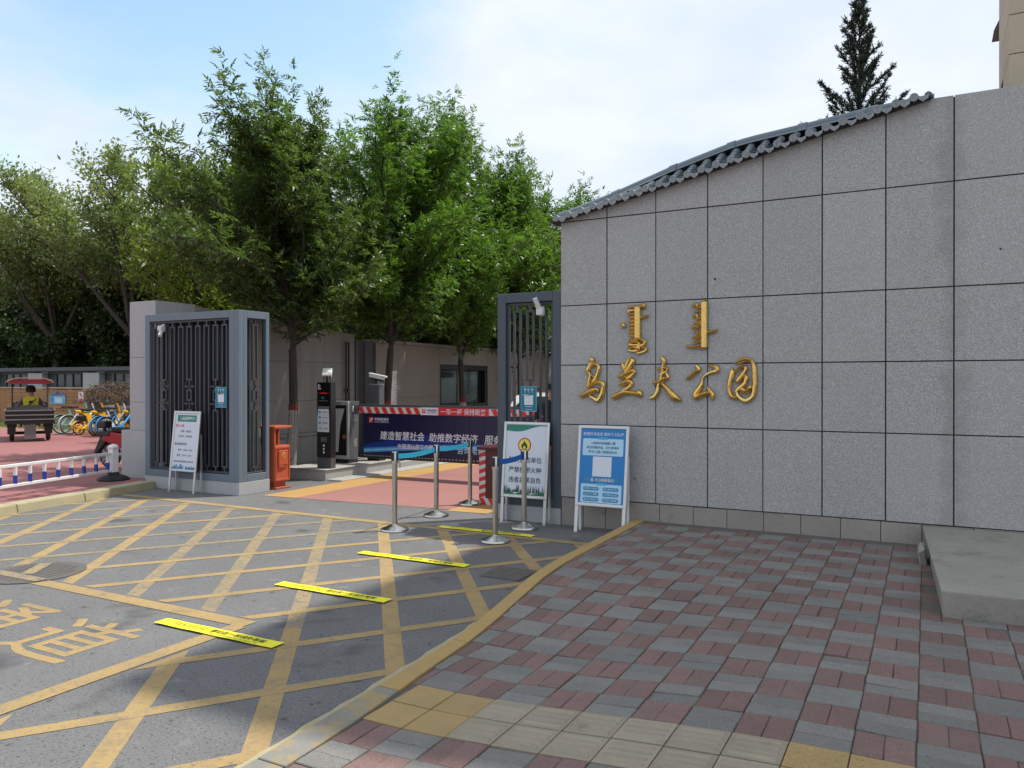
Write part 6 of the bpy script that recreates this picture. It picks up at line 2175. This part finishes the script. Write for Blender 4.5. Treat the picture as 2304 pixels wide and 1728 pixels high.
# ------------------------------------------------------------------ wooden fence with signs
FY = 19.3
wf = thing('wooden_fence', 'orange-brown plank fence behind the parked bicycles', 'fence', (-31, FY, 0.09))
nb = 9
for k in range(nb):
    z0 = 0.16 + 1.32 * k / nb
    MB().box(-34.9, -29.2, FY, FY + 0.03 + 0.004 * (k % 2), z0, z0 + 1.32 / nb - 0.012).build('plank', 'wood', wf, bevel=0.004)
x = -44.0
while x < -34.95:
    MB().box(x, x + 0.13, FY + 0.005, FY + 0.035, 0.14, 1.50).build('plank', 'wood', wf, bevel=0.004)
    x += 0.148
x = -29.15
while x < -25.2:
    MB().box(x, x + 0.13, FY + 0.005, FY + 0.035, 0.14, 1.40).build('plank', 'wood', wf, bevel=0.004)
    x += 0.172
for xx in (-44.0, -41.0, -38.0, -34.93, -32.0, -29.2, -27.2, -25.2):
    MB().box(xx - 0.06, xx + 0.06, FY + 0.04, FY + 0.16, 0.0, 1.50).build('post', 'wood', wf)
MB().box(-44.0, -29.1, FY - 0.03, FY + 0.10, 1.505, 1.56).build('top_rail', 'wood_top', wf, bevel=0.008)
for zz_ in (0.35, 1.15):
    MB().box(-29.1, -25.2, FY + 0.036, FY + 0.075, zz_, zz_ + 0.08).build('rail', 'wood', wf)
MB().box(-34.9, -29.2, FY - 0.05, FY - 0.002, 0.72, 0.76).build('ledge_rail', 'wood_top', wf)
nb_ = thing('blue_notice', 'blue notice panel with ornate blue crest on the wooden fence', 'sign', (-31.34, FY, 0.88))
MB().box(-31.86, -30.82, FY - 0.028, FY - 0.003, 0.88, 1.215).build('panel', mat('notice_sky', (0.14, 0.38, 0.60), 0.4, var=[(4, 0.3)]), nb_)
MB().box(-31.50, -31.02, FY - 0.032, FY - 0.029, 0.93, 1.14).build('text_block', 'print_pale_blue', nb_)
flat(nb_, 'picture_print', 'print_mid_blue', disc(-31.70, 1.06, 0.12, 14), FY - 0.032)
arch = [(-31.9, 1.22)] + [(-31.9 + 1.10 * q / 12, 1.235 + 0.11 * math.sin(math.pi * q / 12)) for q in range(13)] + [(-30.8, 1.22)]
inn = [(-31.9 + 1.10 * q / 12, 1.222 + 0.06 * math.sin(math.pi * q / 12)) for q in range(12, -1, -1)]
b = MB()
for q in range(12):
    a0, a1 = -31.9 + 1.10 * q / 12, -31.9 + 1.10 * (q + 1) / 12
    f0, f1 = math.sin(math.pi * q / 12), math.sin(math.pi * (q + 1) / 12)
    b.prism([(a0, 1.22 + 0.06 * f0), (a1, 1.22 + 0.06 * f1), (a1, 1.245 + 0.11 * f1), (a0, 1.245 + 0.11 * f0)], lambda p, c, h: (p, h, c), FY - 0.03, FY - 0.004)
b.build('arch_crest', 'print_mid_blue', nb_)
flat(nb_, 'crest_diamond', mat('crest_blue', (0.02, 0.08, 0.26), 0.5), [(-31.34, 1.25), (-31.18, 1.33), (-31.34, 1.42), (-31.50, 1.33)], FY - 0.034)
wn_ = thing('warning_notice', 'small white warning notice with red band on the wooden fence', 'sign', (-29.8, FY, 0.97))
MB().box(-29.965, -29.64, FY - 0.02, FY - 0.003, 0.97, 1.385).build('panel', 'white_plastic', wn_)
MB().box(-29.92, -29.69, FY - 0.024, FY - 0.021, 1.0, 1.12).build('red_band', 'print_red', wn_)
b = MB()
b.bar((-29.88, FY - 0.0225, 1.34), (-29.74, FY - 0.0225, 1.18), 0.004, 0.03)
b.bar((-29.80, FY - 0.0225, 1.33), (-29.86, FY - 0.0225, 1.22), 0.004, 0.025)
b.build('pictogram', 'print_black', wn_)

# dark glazed gallery with pale pillars far behind the fence
ga = thing('glazed_gallery', 'long low gallery of dark windows and pale pillars behind the wooden fence', 'building', (-36, 23.5, 0.09))
GY = 23.0
MB().box(-90, -21, GY - 0.35, GY + 4, 2.30, 2.48).build('roof_edge', 'fence_grey', ga, bevel=0.01)
MB().box(-90, -21, GY + 0.25, GY + 4, 0.0, 2.30).build('rear_wall', 'glass_dark', ga)
px_ = [-50.6, -46.2, -41.8, -38.85, -34.45, -30.0, -25.6]
for xx in (-86.5, -82.2, -77.8, -73.5, -69.1, -64.8, -60.4, -56.1, -51.7, -47.4, -43.1, -38.83, -34.42, -30.0, -25.6):
    MB().box(xx - 0.6, xx + 0.6, GY - 0.25, GY + 0.2, 0.05, 2.22).build('pillar', 'granite_light', ga, bevel=0.01)
for xa, xb in ((-59.8, -56.7), (-55.5, -52.3), (-51.1, -48.0), (-46.8, -43.7), (-42.5, -39.43), (-38.23, -35.02), (-33.82, -30.6), (-29.4, -26.2)):
    nw = 5
    ww = (xb - xa) / nw
    for q in range(nw):
        x0, x1 = xa + q * ww, xa + (q + 1) * ww
        o = MB().box(x0 + 0.03, x1 - 0.03, GY + 0.10, GY + 0.12, 0.3, 2.15).build('window', 'glass_grey' if q % 2 == 0 else 'glass_dark', ga)
        MB().box(x0 - 0.03, x0 + 0.03, GY + 0.05, GY + 0.16, 0.1, 2.22).build('mullion', 'fence_grey', ga)
    MB().box(xa, xb, GY + 0.04, GY + 0.17, 2.16, 2.28).build('window_head', 'fence_grey', ga)

# ------------------------------------------------------------------ white car glimpsed through the gate
cr_ = thing('parked_car', 'white car parked on the lane beyond the barrier, seen past the gate bars', 'car', (-8.9, 19.8, 0), R(0), local=True)
prof = [(-2.2, 0.32), (2.15, 0.30), (2.22, 0.55), (2.1, 0.78), (1.15, 0.95), (0.45, 1.42), (-0.2, 1.48), (-1.3, 1.42), (-1.95, 1.0), (-2.2, 0.92)]
b = MB()
b.prism(prof[::-1], lambda a, c, h: (h, a, c), -0.86, 0.86)
b.build('body', 'car_white', cr_, bevel=0.06, seg=3, smooth=True)
for s in (-1, 1):
    b = MB()
    b.prism([(-1.55, 1.02), (0.85, 1.0), (0.38, 1.34), (-0.2, 1.40), (-1.2, 1.34)], lambda a, c, h: (h, a, c), s * 0.862, s * 0.868)
    b.build('side_window', 'glass_dark', cr_)
    for yy in (-1.38, 1.38):
        w_ = MB()
        w_.ring((s * 0.80, yy, 0.31), 0.22, 0.09, 22, 8, axis='x')
        o = w_.build('wheel', 'rubber', cr_, smooth=True)
        MB().cyl((s * 0.78, yy, 0.31), (s * 0.88, yy, 0.31), 0.19, 16).build('rim', 'silver_paint', o)
    MB().box(s * 0.55 - 0.18, s * 0.55 + 0.18, -2.235, -2.19, 0.72, 0.86).build('tail_light', 'print_red', cr_)
b = MB()
b.hexa([(-0.62, -1.94, 1.05), (0.62, -1.94, 1.05), (0.60, -1.93, 1.05), (-0.60, -1.93, 1.05)], [(-0.56, -1.36, 1.40), (0.56, -1.36, 1.40), (0.56, -1.35, 1.39), (-0.56, -1.35, 1.39)])
b.build('rear_window', 'glass_dark', cr_)
MB().box(-0.24, 0.24, -2.235, -2.21, 0.50, 0.62).build('number_plate', 'print_blue', cr_)

# ------------------------------------------------------------------ vegetation
def leaf_mesh(name, P, D, N_, L_, W_):
    """rhombic leaves: P base points, D directions, N_ plane normals, lengths, widths"""
    P = np.asarray(P); D = np.asarray(D); N_ = np.asarray(N_)
    D /= np.linalg.norm(D, axis=1, keepdims=True) + 1e-9
    S_ = np.cross(D, N_)
    S_ /= np.linalg.norm(S_, axis=1, keepdims=True) + 1e-9
    U = np.cross(S_, D)
    L_ = np.asarray(L_)[:, None]
    W_ = np.asarray(W_)[:, None]
    a = P
    bb = P + D * L_ * 0.42 + S_ * W_ * 0.5 + U * L_ * 0.06
    c = P + D * L_ - U * L_ * 0.10
    d = P + D * L_ * 0.42 - S_ * W_ * 0.5 + U * L_ * 0.06
    n = len(P)
    co = np.stack([a, bb, c, d], 1).reshape(-1, 3).astype(np.float32)
    me = bpy.data.meshes.new(name)
    me.vertices.add(4 * n)
    me.vertices.foreach_set('co', co.ravel())
    me.loops.add(4 * n)
    me.loops.foreach_set('vertex_index', np.arange(4 * n, dtype=np.int32))
    me.polygons.add(n)
    me.polygons.foreach_set('loop_start', np.arange(0, 4 * n, 4, dtype=np.int32))
    me.polygons.foreach_set('loop_total', np.full(n, 4, np.int32))
    me.update()
    me.validate()
    return me


def unit(v):
    return v / (np.linalg.norm(v) + 1e-9)


def grow(seed, H, fork, spread, nlead=4, trunk_r=0.085, lead_el=68, bough_len=1.25, bough_gap=0.26, shoot=(0.30, 0.62), up=0.5, lean=(0, 0), top_spire=1.0, droop=0.0, low=0.06, asym=None):
    """tree skeleton: returns wood tubes and shoot segments (base, direction, length)"""
    rg = np.random.default_rng(seed)
    tubes = []
    shoots = []
    base = np.array([0.0, 0.0, 0.0])
    fk = np.array([lean[0], lean[1], fork])
    mid = fk * 0.5 + np.array([rg.normal(0, 0.03), rg.normal(0, 0.03), 0])
    tubes.append(([base + np.array([0, 0, -0.05]), base + np.array([0, 0, 0.12]), mid, fk], [trunk_r * 1.45, trunk_r * 1.12, trunk_r, trunk_r * 0.85], 9))
    for l in range(nlead):
        az = 2 * math.pi * l / nlead + rg.uniform(-0.4, 0.4)
        el = R(lead_el + rg.uniform(-8, 8)) if l else R(86)
        ln = (H - fork) / math.sin(el) * (rg.uniform(0.74, 0.97) if l else 1.0)
        d = np.array([math.cos(az) * math.cos(el), math.sin(az) * math.cos(el), math.sin(el)])
        pts = [fk + np.array([0, 0, -0.05 + 0.10 * l])]
        nn = 9
        for q in range(nn):
            d = unit(d + np.array([rg.normal(0, 0.07), rg.normal(0, 0.07), 0.07]))
            pts.append(pts[-1] + d * ln / nn)
        rad = [trunk_r * 0.62 * (1 - 0.92 * q / nn) + 0.004 for q in range(nn + 1)]
        tubes.append((pts, rad, 7))
        s = low * ln
        ga_ = rg.uniform(0, 6.28)
        while s < ln * 0.985:
            f = s / ln
            i = min(int(f * nn), nn - 1)
            p = pts[i] + (pts[i + 1] - pts[i]) * (f * nn - i)
            ga_ += 2.4 + rg.normal(0, 0.3)
            env = (1 - f) ** 0.75 * (0.55 + 0.45 * min(1, f / 0.25)) + 0.10
            bl = bough_len * spread * env * rg.choice([0.45, 0.8, 1.0, 1.0, 1.15, 1.4])
            out = np.array([math.cos(ga_), math.sin(ga_), 0])
            # push boughs away from the middle of the tree
            rad_dir = np.array([p[0] - fk[0], p[1] - fk[1], 0])
            if np.linalg.norm(rad_dir) > 0.15 and np.dot(out, rad_dir) < 0:
                bl *= 0.6
            if asym is not None:
                bl *= 1 + asym[2] * np.dot(out[:2], np.array(asym[:2]))
            e = R(rg.uniform(18, 42) + 26 * f)
            bd = out * math.cos(e) + np.array([0, 0, math.sin(e)])
            bp = [p]
            m_ = 5
            for q in range(m_):
                bd = unit(bd + np.array([rg.normal(0, 0.10), rg.normal(0, 0.10), rg.normal(0.05 + 0.05 * f - droop, 0.07)]))
                bp.append(bp[-1] + bd * bl / m_)
            tubes.append((bp, [0.018 * (1 - 0.8 * q / m_) * (0.5 + spread * 0.5) + 0.002 for q in range(m_ + 1)], 4))
            t = 0.18 * bl
            while t < bl:
                g_ = t / bl
                i = min(int(g_ * m_), m_ - 1)
                q_ = bp[i] + (bp[i + 1] - bp[i]) * (g_ * m_ - i)
                sd = unit(unit(bp[i + 1] - bp[i]) * 0.55 + rg.normal(0, 0.62, 3) + np.array([0, 0, up]))
                sl_ = rg.uniform(*shoot) * (1.15 - 0.35 * g_)
                shoots.append((q_, sd, sl_))
                t += rg.uniform(0.075, 0.145)
            shoots.append((bp[-1], unit(bd + np.array([0, 0, up * 0.7])), rg.uniform(*shoot)))
            s += bough_gap * rg.uniform(0.7, 1.3)
        for q in range(3):
            shoots.append((pts[-1] - d * 0.12 * q, unit(d + rg.normal(0, 0.16, 3)), rg.uniform(0.7, 1.25) * top_spire))
    return tubes, shoots


def compound_leaves(shoots, seed, step=0.055, rach=0.15, npair=3, ll=0.085, lw=0.024, droop=0.35):
    rg = np.random.default_rng(seed)
    B, D = [], []
    for p, d, l in shoots:
        k = max(2, int(l / step))
        for q in range(k):
            f = (q + rg.uniform(0, 1)) / k
            B.append(p + d * l * f + np.array([0, 0, 0.12 * l * f * f]))
            D.append(unit(d * (0.25 + 0.9 * f) + rg.normal(0, 0.75, 3)))
    B = np.array(B)
    D = np.array(D)
    D[:, 2] -= droop * rg.uniform(0.2, 1.0, len(D))
    D /= np.linalg.norm(D, axis=1, keepdims=True)
    up_ = rg.normal(0, 0.45, (len(B), 3))
    up_[:, 2] += 1.0
    side = np.cross(D, up_)
    side /= np.linalg.norm(side, axis=1, keepdims=True) + 1e-9
    P_, D_, N_, L_, W_ = [], [], [], [], []
    sc = rg.uniform(0.8, 1.2, len(B))
    for j in range(npair):
        f = 0.35 + 0.55 * j / max(1, npair - 1)
        for s in (-1, 1):
            P_.append(B + D * (rach * f * sc)[:, None])
            D_.append(D * 0.62 + side * s * 0.9 + rg.normal(0, 0.14, (len(B), 3)))
            N_.append(up_ + rg.normal(0, 0.25, (len(B), 3)))
            L_.append(ll * sc * rg.uniform(0.85, 1.15, len(B)))
            W_.append(lw * sc * rg.uniform(0.85, 1.2, len(B)))
    P_.append(B + D * (rach * sc)[:, None])
    D_.append(D + rg.normal(0, 0.1, (len(B), 3)))
    N_.append(up_)
    L_.append(ll * 1.1 * sc)
    W_.append(lw * sc)
    return [np.concatenate(a) for a in (P_, D_, N_, L_, W_)]


def simple_leaves(shoots, seed, per=10, ll=0.12, lw=0.05, jitter=0.10):
    rg = np.random.default_rng(seed)
    P_, D_ = [], []
    for p, d, l in shoots:
        f = rg.uniform(0, 1, per)
        P_.append(p[None] + d[None] * (l * f)[:, None] + rg.normal(0, jitter, (per, 3)))
        D_.append(d[None] * 0.6 + rg.normal(0, 0.7, (per, 3)))
    P_ = np.concatenate(P_)
    D_ = np.concatenate(D_)
    N_ = rg.normal(0, 0.6, P_.shape)
    N_[:, 2] += 1.0
    return P_, D_, N_, ll * rg.uniform(0.7, 1.3, len(P_)), lw * rg.uniform(0.7, 1.3, len(P_))


def tree(name, label, loc, group, seed, leafmat, bark='bark', kind='compound', leaf=None, white=False, rz=0.0, keep=None, **kw):
    t = thing(name, label, 'tree', loc, rz, group, local=True)
    tubes, shoots = grow(seed, **kw)
    if keep:
        shoots = [s for s in shoots if keep(s[0])]
    b = MB()
    for pts, rad, n_ in tubes:
        b.tube(pts, rad, n_, caps=False)
    tk = b.build('trunk', bark, t, smooth=False)
    if white:
        tr_ = kw.get('trunk_r', 0.085)
        b = MB()
        mid = tubes[0][0][2]
        top = np.array([mid[0] * 0.9, mid[1] * 0.9, 1.18])
        b.tube([(0, 0, 0.02), (0, 0, 0.12), (mid[0] * 0.45, mid[1] * 0.45, 0.6), tuple(top)], [tr_ * 1.5, tr_ * 1.17, tr_ * 1.12, tr_ * 1.07], 10, caps=False)
        b.build('whitewash', 'whitewash', tk)
        b = MB()
        b.tube([tuple(top), (mid[0] * 0.95, mid[1] * 0.95, 1.30)], [tr_ * 1.085, tr_ * 1.085], 10, caps=False)
        b.build('red_band', 'red_band', tk)
    lk_ = leaf or {}
    arr = compound_leaves(shoots, seed + 1, **lk_) if kind == 'compound' else simple_leaves(shoots, seed + 1, **lk_)
    me = leaf_mesh('crown', *arr)
    me.materials.append(M[leafmat])
    o = bpy.data.objects.new('crown', me)
    C.objects.link(o)
    o.parent = t
    return t, len(arr[0])


NL = 0
ash = dict(kind='compound', white=True)
AT = [(-10.95, 11.35, 6.95, 'first ash tree of the row, beside the red bin, with the tallest crown', 21, 2.05, 2.35, 'leaf_ash_dark', (-0.9, -0.45, 0.42)),
      (-10.95, 14.45, 8.1, 'second ash tree of the row, rising behind the banner barrier', 22, 2.0, 2.5, 'leaf_ash', None),
      (-10.95, 17.75, 9.1, 'third ash tree of the row, in front of the notice case', 23, 2.2, 2.3, 'leaf_ash', None),
      (-10.95, 21.0, 8.9, 'fourth ash tree of the row, seen above the lattice gate frame', 24, 2.1, 2.3, 'leaf_ash', None),
      (-10.95, 24.3, 8.7, 'farthest ash tree of the row, showing above the low end of the name wall', 25, 1.9, 2.3, 'leaf_ash', None)]
for i, (x, y, H_, lab, sd, spr, fk_, lm, asym) in enumerate(AT):
    _, n_ = tree('ash_tree', lab, (x, y, 0.05), 'ash trees along the park lane', sd, lm, H=H_ - 0.55, fork=fk_, spread=spr, nlead=6 if i == 0 else 5,
                 leaf=dict(step=0.062 if i < 3 else 0.085, ll=0.112 if i < 3 else 0.13, lw=0.033 if i < 3 else 0.04), trunk_r=0.088, asym=asym,
                 lean=((0.10, -0.06), (0.04, 0.05), (-0.12, 0.05), (0, 0), (0.05, 0))[i], droop=0.07, low=0.03, bough_gap=0.18, up=0.62, **ash)
    NL += n_
# trees on the far side of the inner wall
for (x, y, H_, lab, sd, lm, spr) in ((-15.2, 13.2, 7.3, 'yellowish-green tree just behind the stone pier', 31, 'leaf_yellowgreen', 1.6),
                                    (-16.8, 18.0, 8.6, 'bushy green tree behind the inner wall, left of the tall ash', 32, 'leaf_yellowgreen', 1.8),
                                    (-14.4, 21.5, 9.6, 'green tree behind the brown wall, between the ash crowns', 33, 'leaf_ash', 2.1),
                                    (-20.5, 24.5, 8.8, 'dull green tree far behind the stone pier', 34, 'leaf_ash_dark', 1.9)):
    _, n_ = tree('park_tree', lab, (x, y, 0.09), 'trees behind the inner wall', sd, lm, kind='simple', H=H_ - 0.4, fork=2.0, spread=spr, nlead=4, droop=0.05,
                 leaf=dict(per=13, ll=0.18, lw=0.065, jitter=0.09), bough_gap=0.20, trunk_r=0.11, shoot=(0.35, 0.7))
    NL += n_
for (x, y, H_, lab, sd) in ((-13.7, 20.2, 5.2, 'dark tree showing just above the brown wall near the notice case', 51), (-13.8, 25.8, 6.4, 'dark tree above the far end of the brown wall', 52),
                            (-10.4, 29.5, 7.8, 'dark tree at the end of the park lane, seen through the gate bars', 53), (-6.6, 31.5, 7.8, 'second dark tree at the end of the park lane', 54),
                            (-2.8, 30.0, 6.0, 'dark tree hidden mostly behind the name wall', 55)):
    _, n_ = tree('lane_end_tree', lab, (x, y, 0.09), 'dark trees at the end of the lane', sd, 'leaf_dark', bark='bark_grey', kind='simple', H=H_, fork=1.0, spread=1.9,
                 nlead=5, lead_el=62, droop=0.10, leaf=dict(per=12, ll=0.22, lw=0.11, jitter=0.14), bough_gap=0.34, trunk_r=0.12, shoot=(0.45, 0.8), up=0.3, low=0.02)
    NL += n_
# tall pagoda trees far left
for (x, y, H_, lab, sd, spr, nl) in ((-36.5, 26.5, 12.6, 'tall airy pagoda tree at the left with sky showing through', 41, 3.6, 7),
                                    (-44.0, 27.0, 11.2, 'airy pagoda tree at the left edge of the picture', 42, 3.4, 7),
                                    (-30.0, 28.5, 11.6, 'pagoda tree half hidden by the tall ash crown', 43, 3.2, 6)):
    _, n_ = tree('pagoda_tree', lab, (x, y, 0.09), 'tall pagoda trees behind the gallery', sd, 'leaf_locust', bark='bark_grey', kind='simple', H=H_, fork=3.6, spread=spr, nlead=nl, lead_el=54, droop=0.06,
                 leaf=dict(per=13, ll=0.24, lw=0.11, jitter=0.18), bough_gap=0.36, trunk_r=0.20, shoot=(0.5, 1.0), up=0.3, low=0.28)
    NL += n_
# dense dark trees behind the gallery
dk_ = [(-74, 31, 9.5), (-68.5, 29.5, 8.5), (-63, 31, 9.5), (-57.5, 29.5, 9.0), (-52, 30, 9.0), (-48, 33, 10.0), (-45.5, 28.6, 6.6), (-41, 31, 9.2), (-38.8, 28.6, 6.8), (-34.5, 31, 9.4), (-32.5, 28.4, 6.6), (-28.5, 30.5, 9.0), (-26.2, 28.0, 7.2), (-23.5, 31.0, 9.4), (-20.5, 28.8, 8.0)]
where = ['farthest out of the row, beyond the left edge', 'fourth out beyond the left edge', 'third out beyond the left edge', 'second out beyond the left edge', 'at the left edge', 'behind the left edge tree', 'above the tricycle canopy', 'behind the tricycle', 'above the blue notice', 'behind the pale middle pillar', 'above the warning notice',
         'above the dry bush', 'just left of the stone pier', 'behind the stone pier', 'right of the stone pier top']
for k, ((x, y, H_), wh) in enumerate(zip(dk_, where)):
    _, n_ = tree('dense_tree', 'dense dark green tree behind the gallery, ' + wh, (x, y, 0.09), 'dense dark trees behind the gallery', 60 + k, 'leaf_dark', bark='bark_grey', kind='simple', H=H_, fork=1.2, spread=2.6,
                 nlead=5, lead_el=60, droop=0.10, leaf=dict(per=16, ll=0.30, lw=0.17, jitter=0.20), bough_gap=0.40, trunk_r=0.16, shoot=(0.5, 0.9), up=0.25, low=0.02)
    NL += n_
print('LEAVES', NL, flush=True)

# juniper behind the name wall
def conifer(label, loc, H_, z0, Rb, seed):
    rg = np.random.default_rng(seed)
    t = thing('juniper_tree', label, 'tree', loc, 0, None, local=True)
    b = MB()
    b.tube([(0, 0, 0), (0.03, 0, H_ * 0.5), (0, 0.02, H_)], [0.13, 0.08, 0.008], 8, caps=False)
    P_, D_, L_, W_ = [], [], [], []
    z = z0
    a = 0
    while z < H_ - 0.05:
        f = (z - z0) / (H_ - z0)
        a += 2.4 + rg.normal(0, 0.3)
        ln = Rb * (1 - f) ** 0.85 * rg.uniform(0.6, 1.15) * (0.72 + 0.28 * math.sin(z * 4.3) ** 2) + 0.06
        e = R(22 + 30 * f + rg.normal(0, 8))
        d = np.array([math.cos(a) * math.cos(e), math.sin(a) * math.cos(e), math.sin(e)])
        p = np.array([0, 0, z])
        pts = [p]
        for q in range(5):
            d = unit(d + np.array([rg.normal(0, 0.05), rg.normal(0, 0.05), 0.06]))
            pts.append(pts[-1] + d * ln / 5)
        b.tube(pts, [0.014 * (1 - 0.85 * q / 5) for q in range(6)], 4, caps=False)
        npn = int(85 * ln) + 12
        for q in range(npn):
            g_ = rg.uniform(0.05, 1) ** 0.8
            i = min(int(g_ * 5), 4)
            c = pts[i] + (pts[i + 1] - pts[i]) * (g_ * 5 - i)
            sd = unit(unit(pts[i + 1] - pts[i]) * 0.9 + rg.normal(0, 0.42, 3) + np.array([0, 0, 0.15]))
            sl_ = rg.uniform(0.06, 0.17) * (1.15 - 0.4 * g_)
            for w_ in range(5):
                P_.append(c + sd * sl_ * w_ / 5)
                D_.append(sd + rg.normal(0, 0.38, 3))
                L_.append(rg.uniform(0.05, 0.10))
                W_.append(0.020)
        z += rg.uniform(0.035, 0.07)
    b.build('trunk', 'bark', t)
    N_ = rg.normal(0, 1, (len(P_), 3))
    me = leaf_mesh('crown', np.array(P_), np.array(D_), N_, np.array(L_), np.array(W_))
    me.materials.append(M['juniper'])
    o = bpy.data.objects.new('crown', me)
    C.objects.link(o)
    o.parent = t
    return len(P_)


print('JUN', conifer('dark pointed juniper standing behind the name wall against the sky', (-1.32, 18.56, 0.1), 10.0, 4.6, 2.2, 77))

# dry clipped bush by the wooden fence
t = thing('dry_bush', 'round brown dried bush behind the parked bicycles', 'shrub', (-26.35, 18.4, 0.09), local=True)
rg = np.random.default_rng(5)
b = MB()
for k in range(26):
    a = rg.uniform(0, 6.28)
    e = R(rg.uniform(35, 80))
    p = np.array([0.05 * math.cos(a), 0.05 * math.sin(a), 0])
    d = np.array([math.cos(a) * math.cos(e), math.sin(a) * math.cos(e), math.sin(e)])
    pts = [p]
    for q in range(4):
        d = unit(d + rg.normal(0, 0.16, 3))
        pts.append(pts[-1] + d * 0.36)
    b.tube(pts, [0.022, 0.016, 0.011, 0.007, 0.003], 4, caps=False)
b.build('branches', 'bark_grey', t)
n_ = 5200
v = rg.normal(0, 1, (n_, 3))
v /= np.linalg.norm(v, axis=1, keepdims=True)
rr = rg.uniform(0.55, 1.0, n_) ** 0.5
P_ = v * rr[:, None] * np.array([1.12, 1.0, 0.52]) + np.array([0, 0, 1.18])
P_ += rg.normal(0, 0.04, P_.shape)
P_ = P_[P_[:, 2] > 0.72]
me = leaf_mesh('crown', P_, rg.normal(0, 1, P_.shape), rg.normal(0, 1, P_.shape), rg.uniform(0.05, 0.11, len(P_)), rg.uniform(0.02, 0.04, len(P_)))
me.materials.append(M['dry_leaf'])
o = bpy.data.objects.new('crown', me)
C.objects.link(o)
o.parent = t

# lawn grass and small bed plants
rg = np.random.default_rng(9)
n_ = 16000
P_ = np.stack([rg.uniform(-44, -18, n_), rg.uniform(16.3, 19.1, n_), np.full(n_, 0.085)], 1)
P_[:, 1] += np.maximum(0, (-P_[:, 0] - 12) * 0.0133)
D_ = rg.normal(0, 0.35, (n_, 3))
D_[:, 2] = 1
me = leaf_mesh('grass', P_, D_, rg.normal(0, 1, (n_, 3)), rg.uniform(0.05, 0.13, n_), np.full(n_, 0.016))
me.materials.append(M['grass'])
o = bpy.data.objects.new('lawn_grass', me)
C.objects.link(o)
stuff(o)
o['label'] = 'thin yellowish grass strip in front of the wooden fence'
o['category'] = 'grass'
lab_ = ['leafy plant at the near end of the planting bed', 'second small plant in the planting bed', 'small plant below the middle of the banner', 'broad-leaved plant below the banner centre',
        'small plant farther along the planting bed', 'last visible plant in the planting bed']
for k, yy in enumerate((13.1, 13.5, 13.95, 14.4, 14.9, 15.5)):
    t = thing('bed_plant', lab_[k], 'plant', (-9.95 + 0.12 * math.sin(k * 2.2), yy, 0.10), 0, 'small plants in the bed', local=True)
    m_ = 40
    a = rg.uniform(0, 6.28, m_)
    D_ = np.stack([np.cos(a), np.sin(a), rg.uniform(0.3, 1.6, m_)], 1)
    P_ = np.stack([rg.normal(0, 0.05, m_), rg.normal(0, 0.05, m_), rg.uniform(0, 0.12, m_)], 1)
    me = leaf_mesh('leaves', P_, D_, rg.normal(0, 0.4, (m_, 3)) + np.array([0, 0, 1.0]), rg.uniform(0.10, 0.22, m_), rg.uniform(0.04, 0.07, m_))
    me.materials.append(M['leaf_yellowgreen'])
    o = bpy.data.objects.new('leaves', me)
    C.objects.link(o)
    o.parent = t
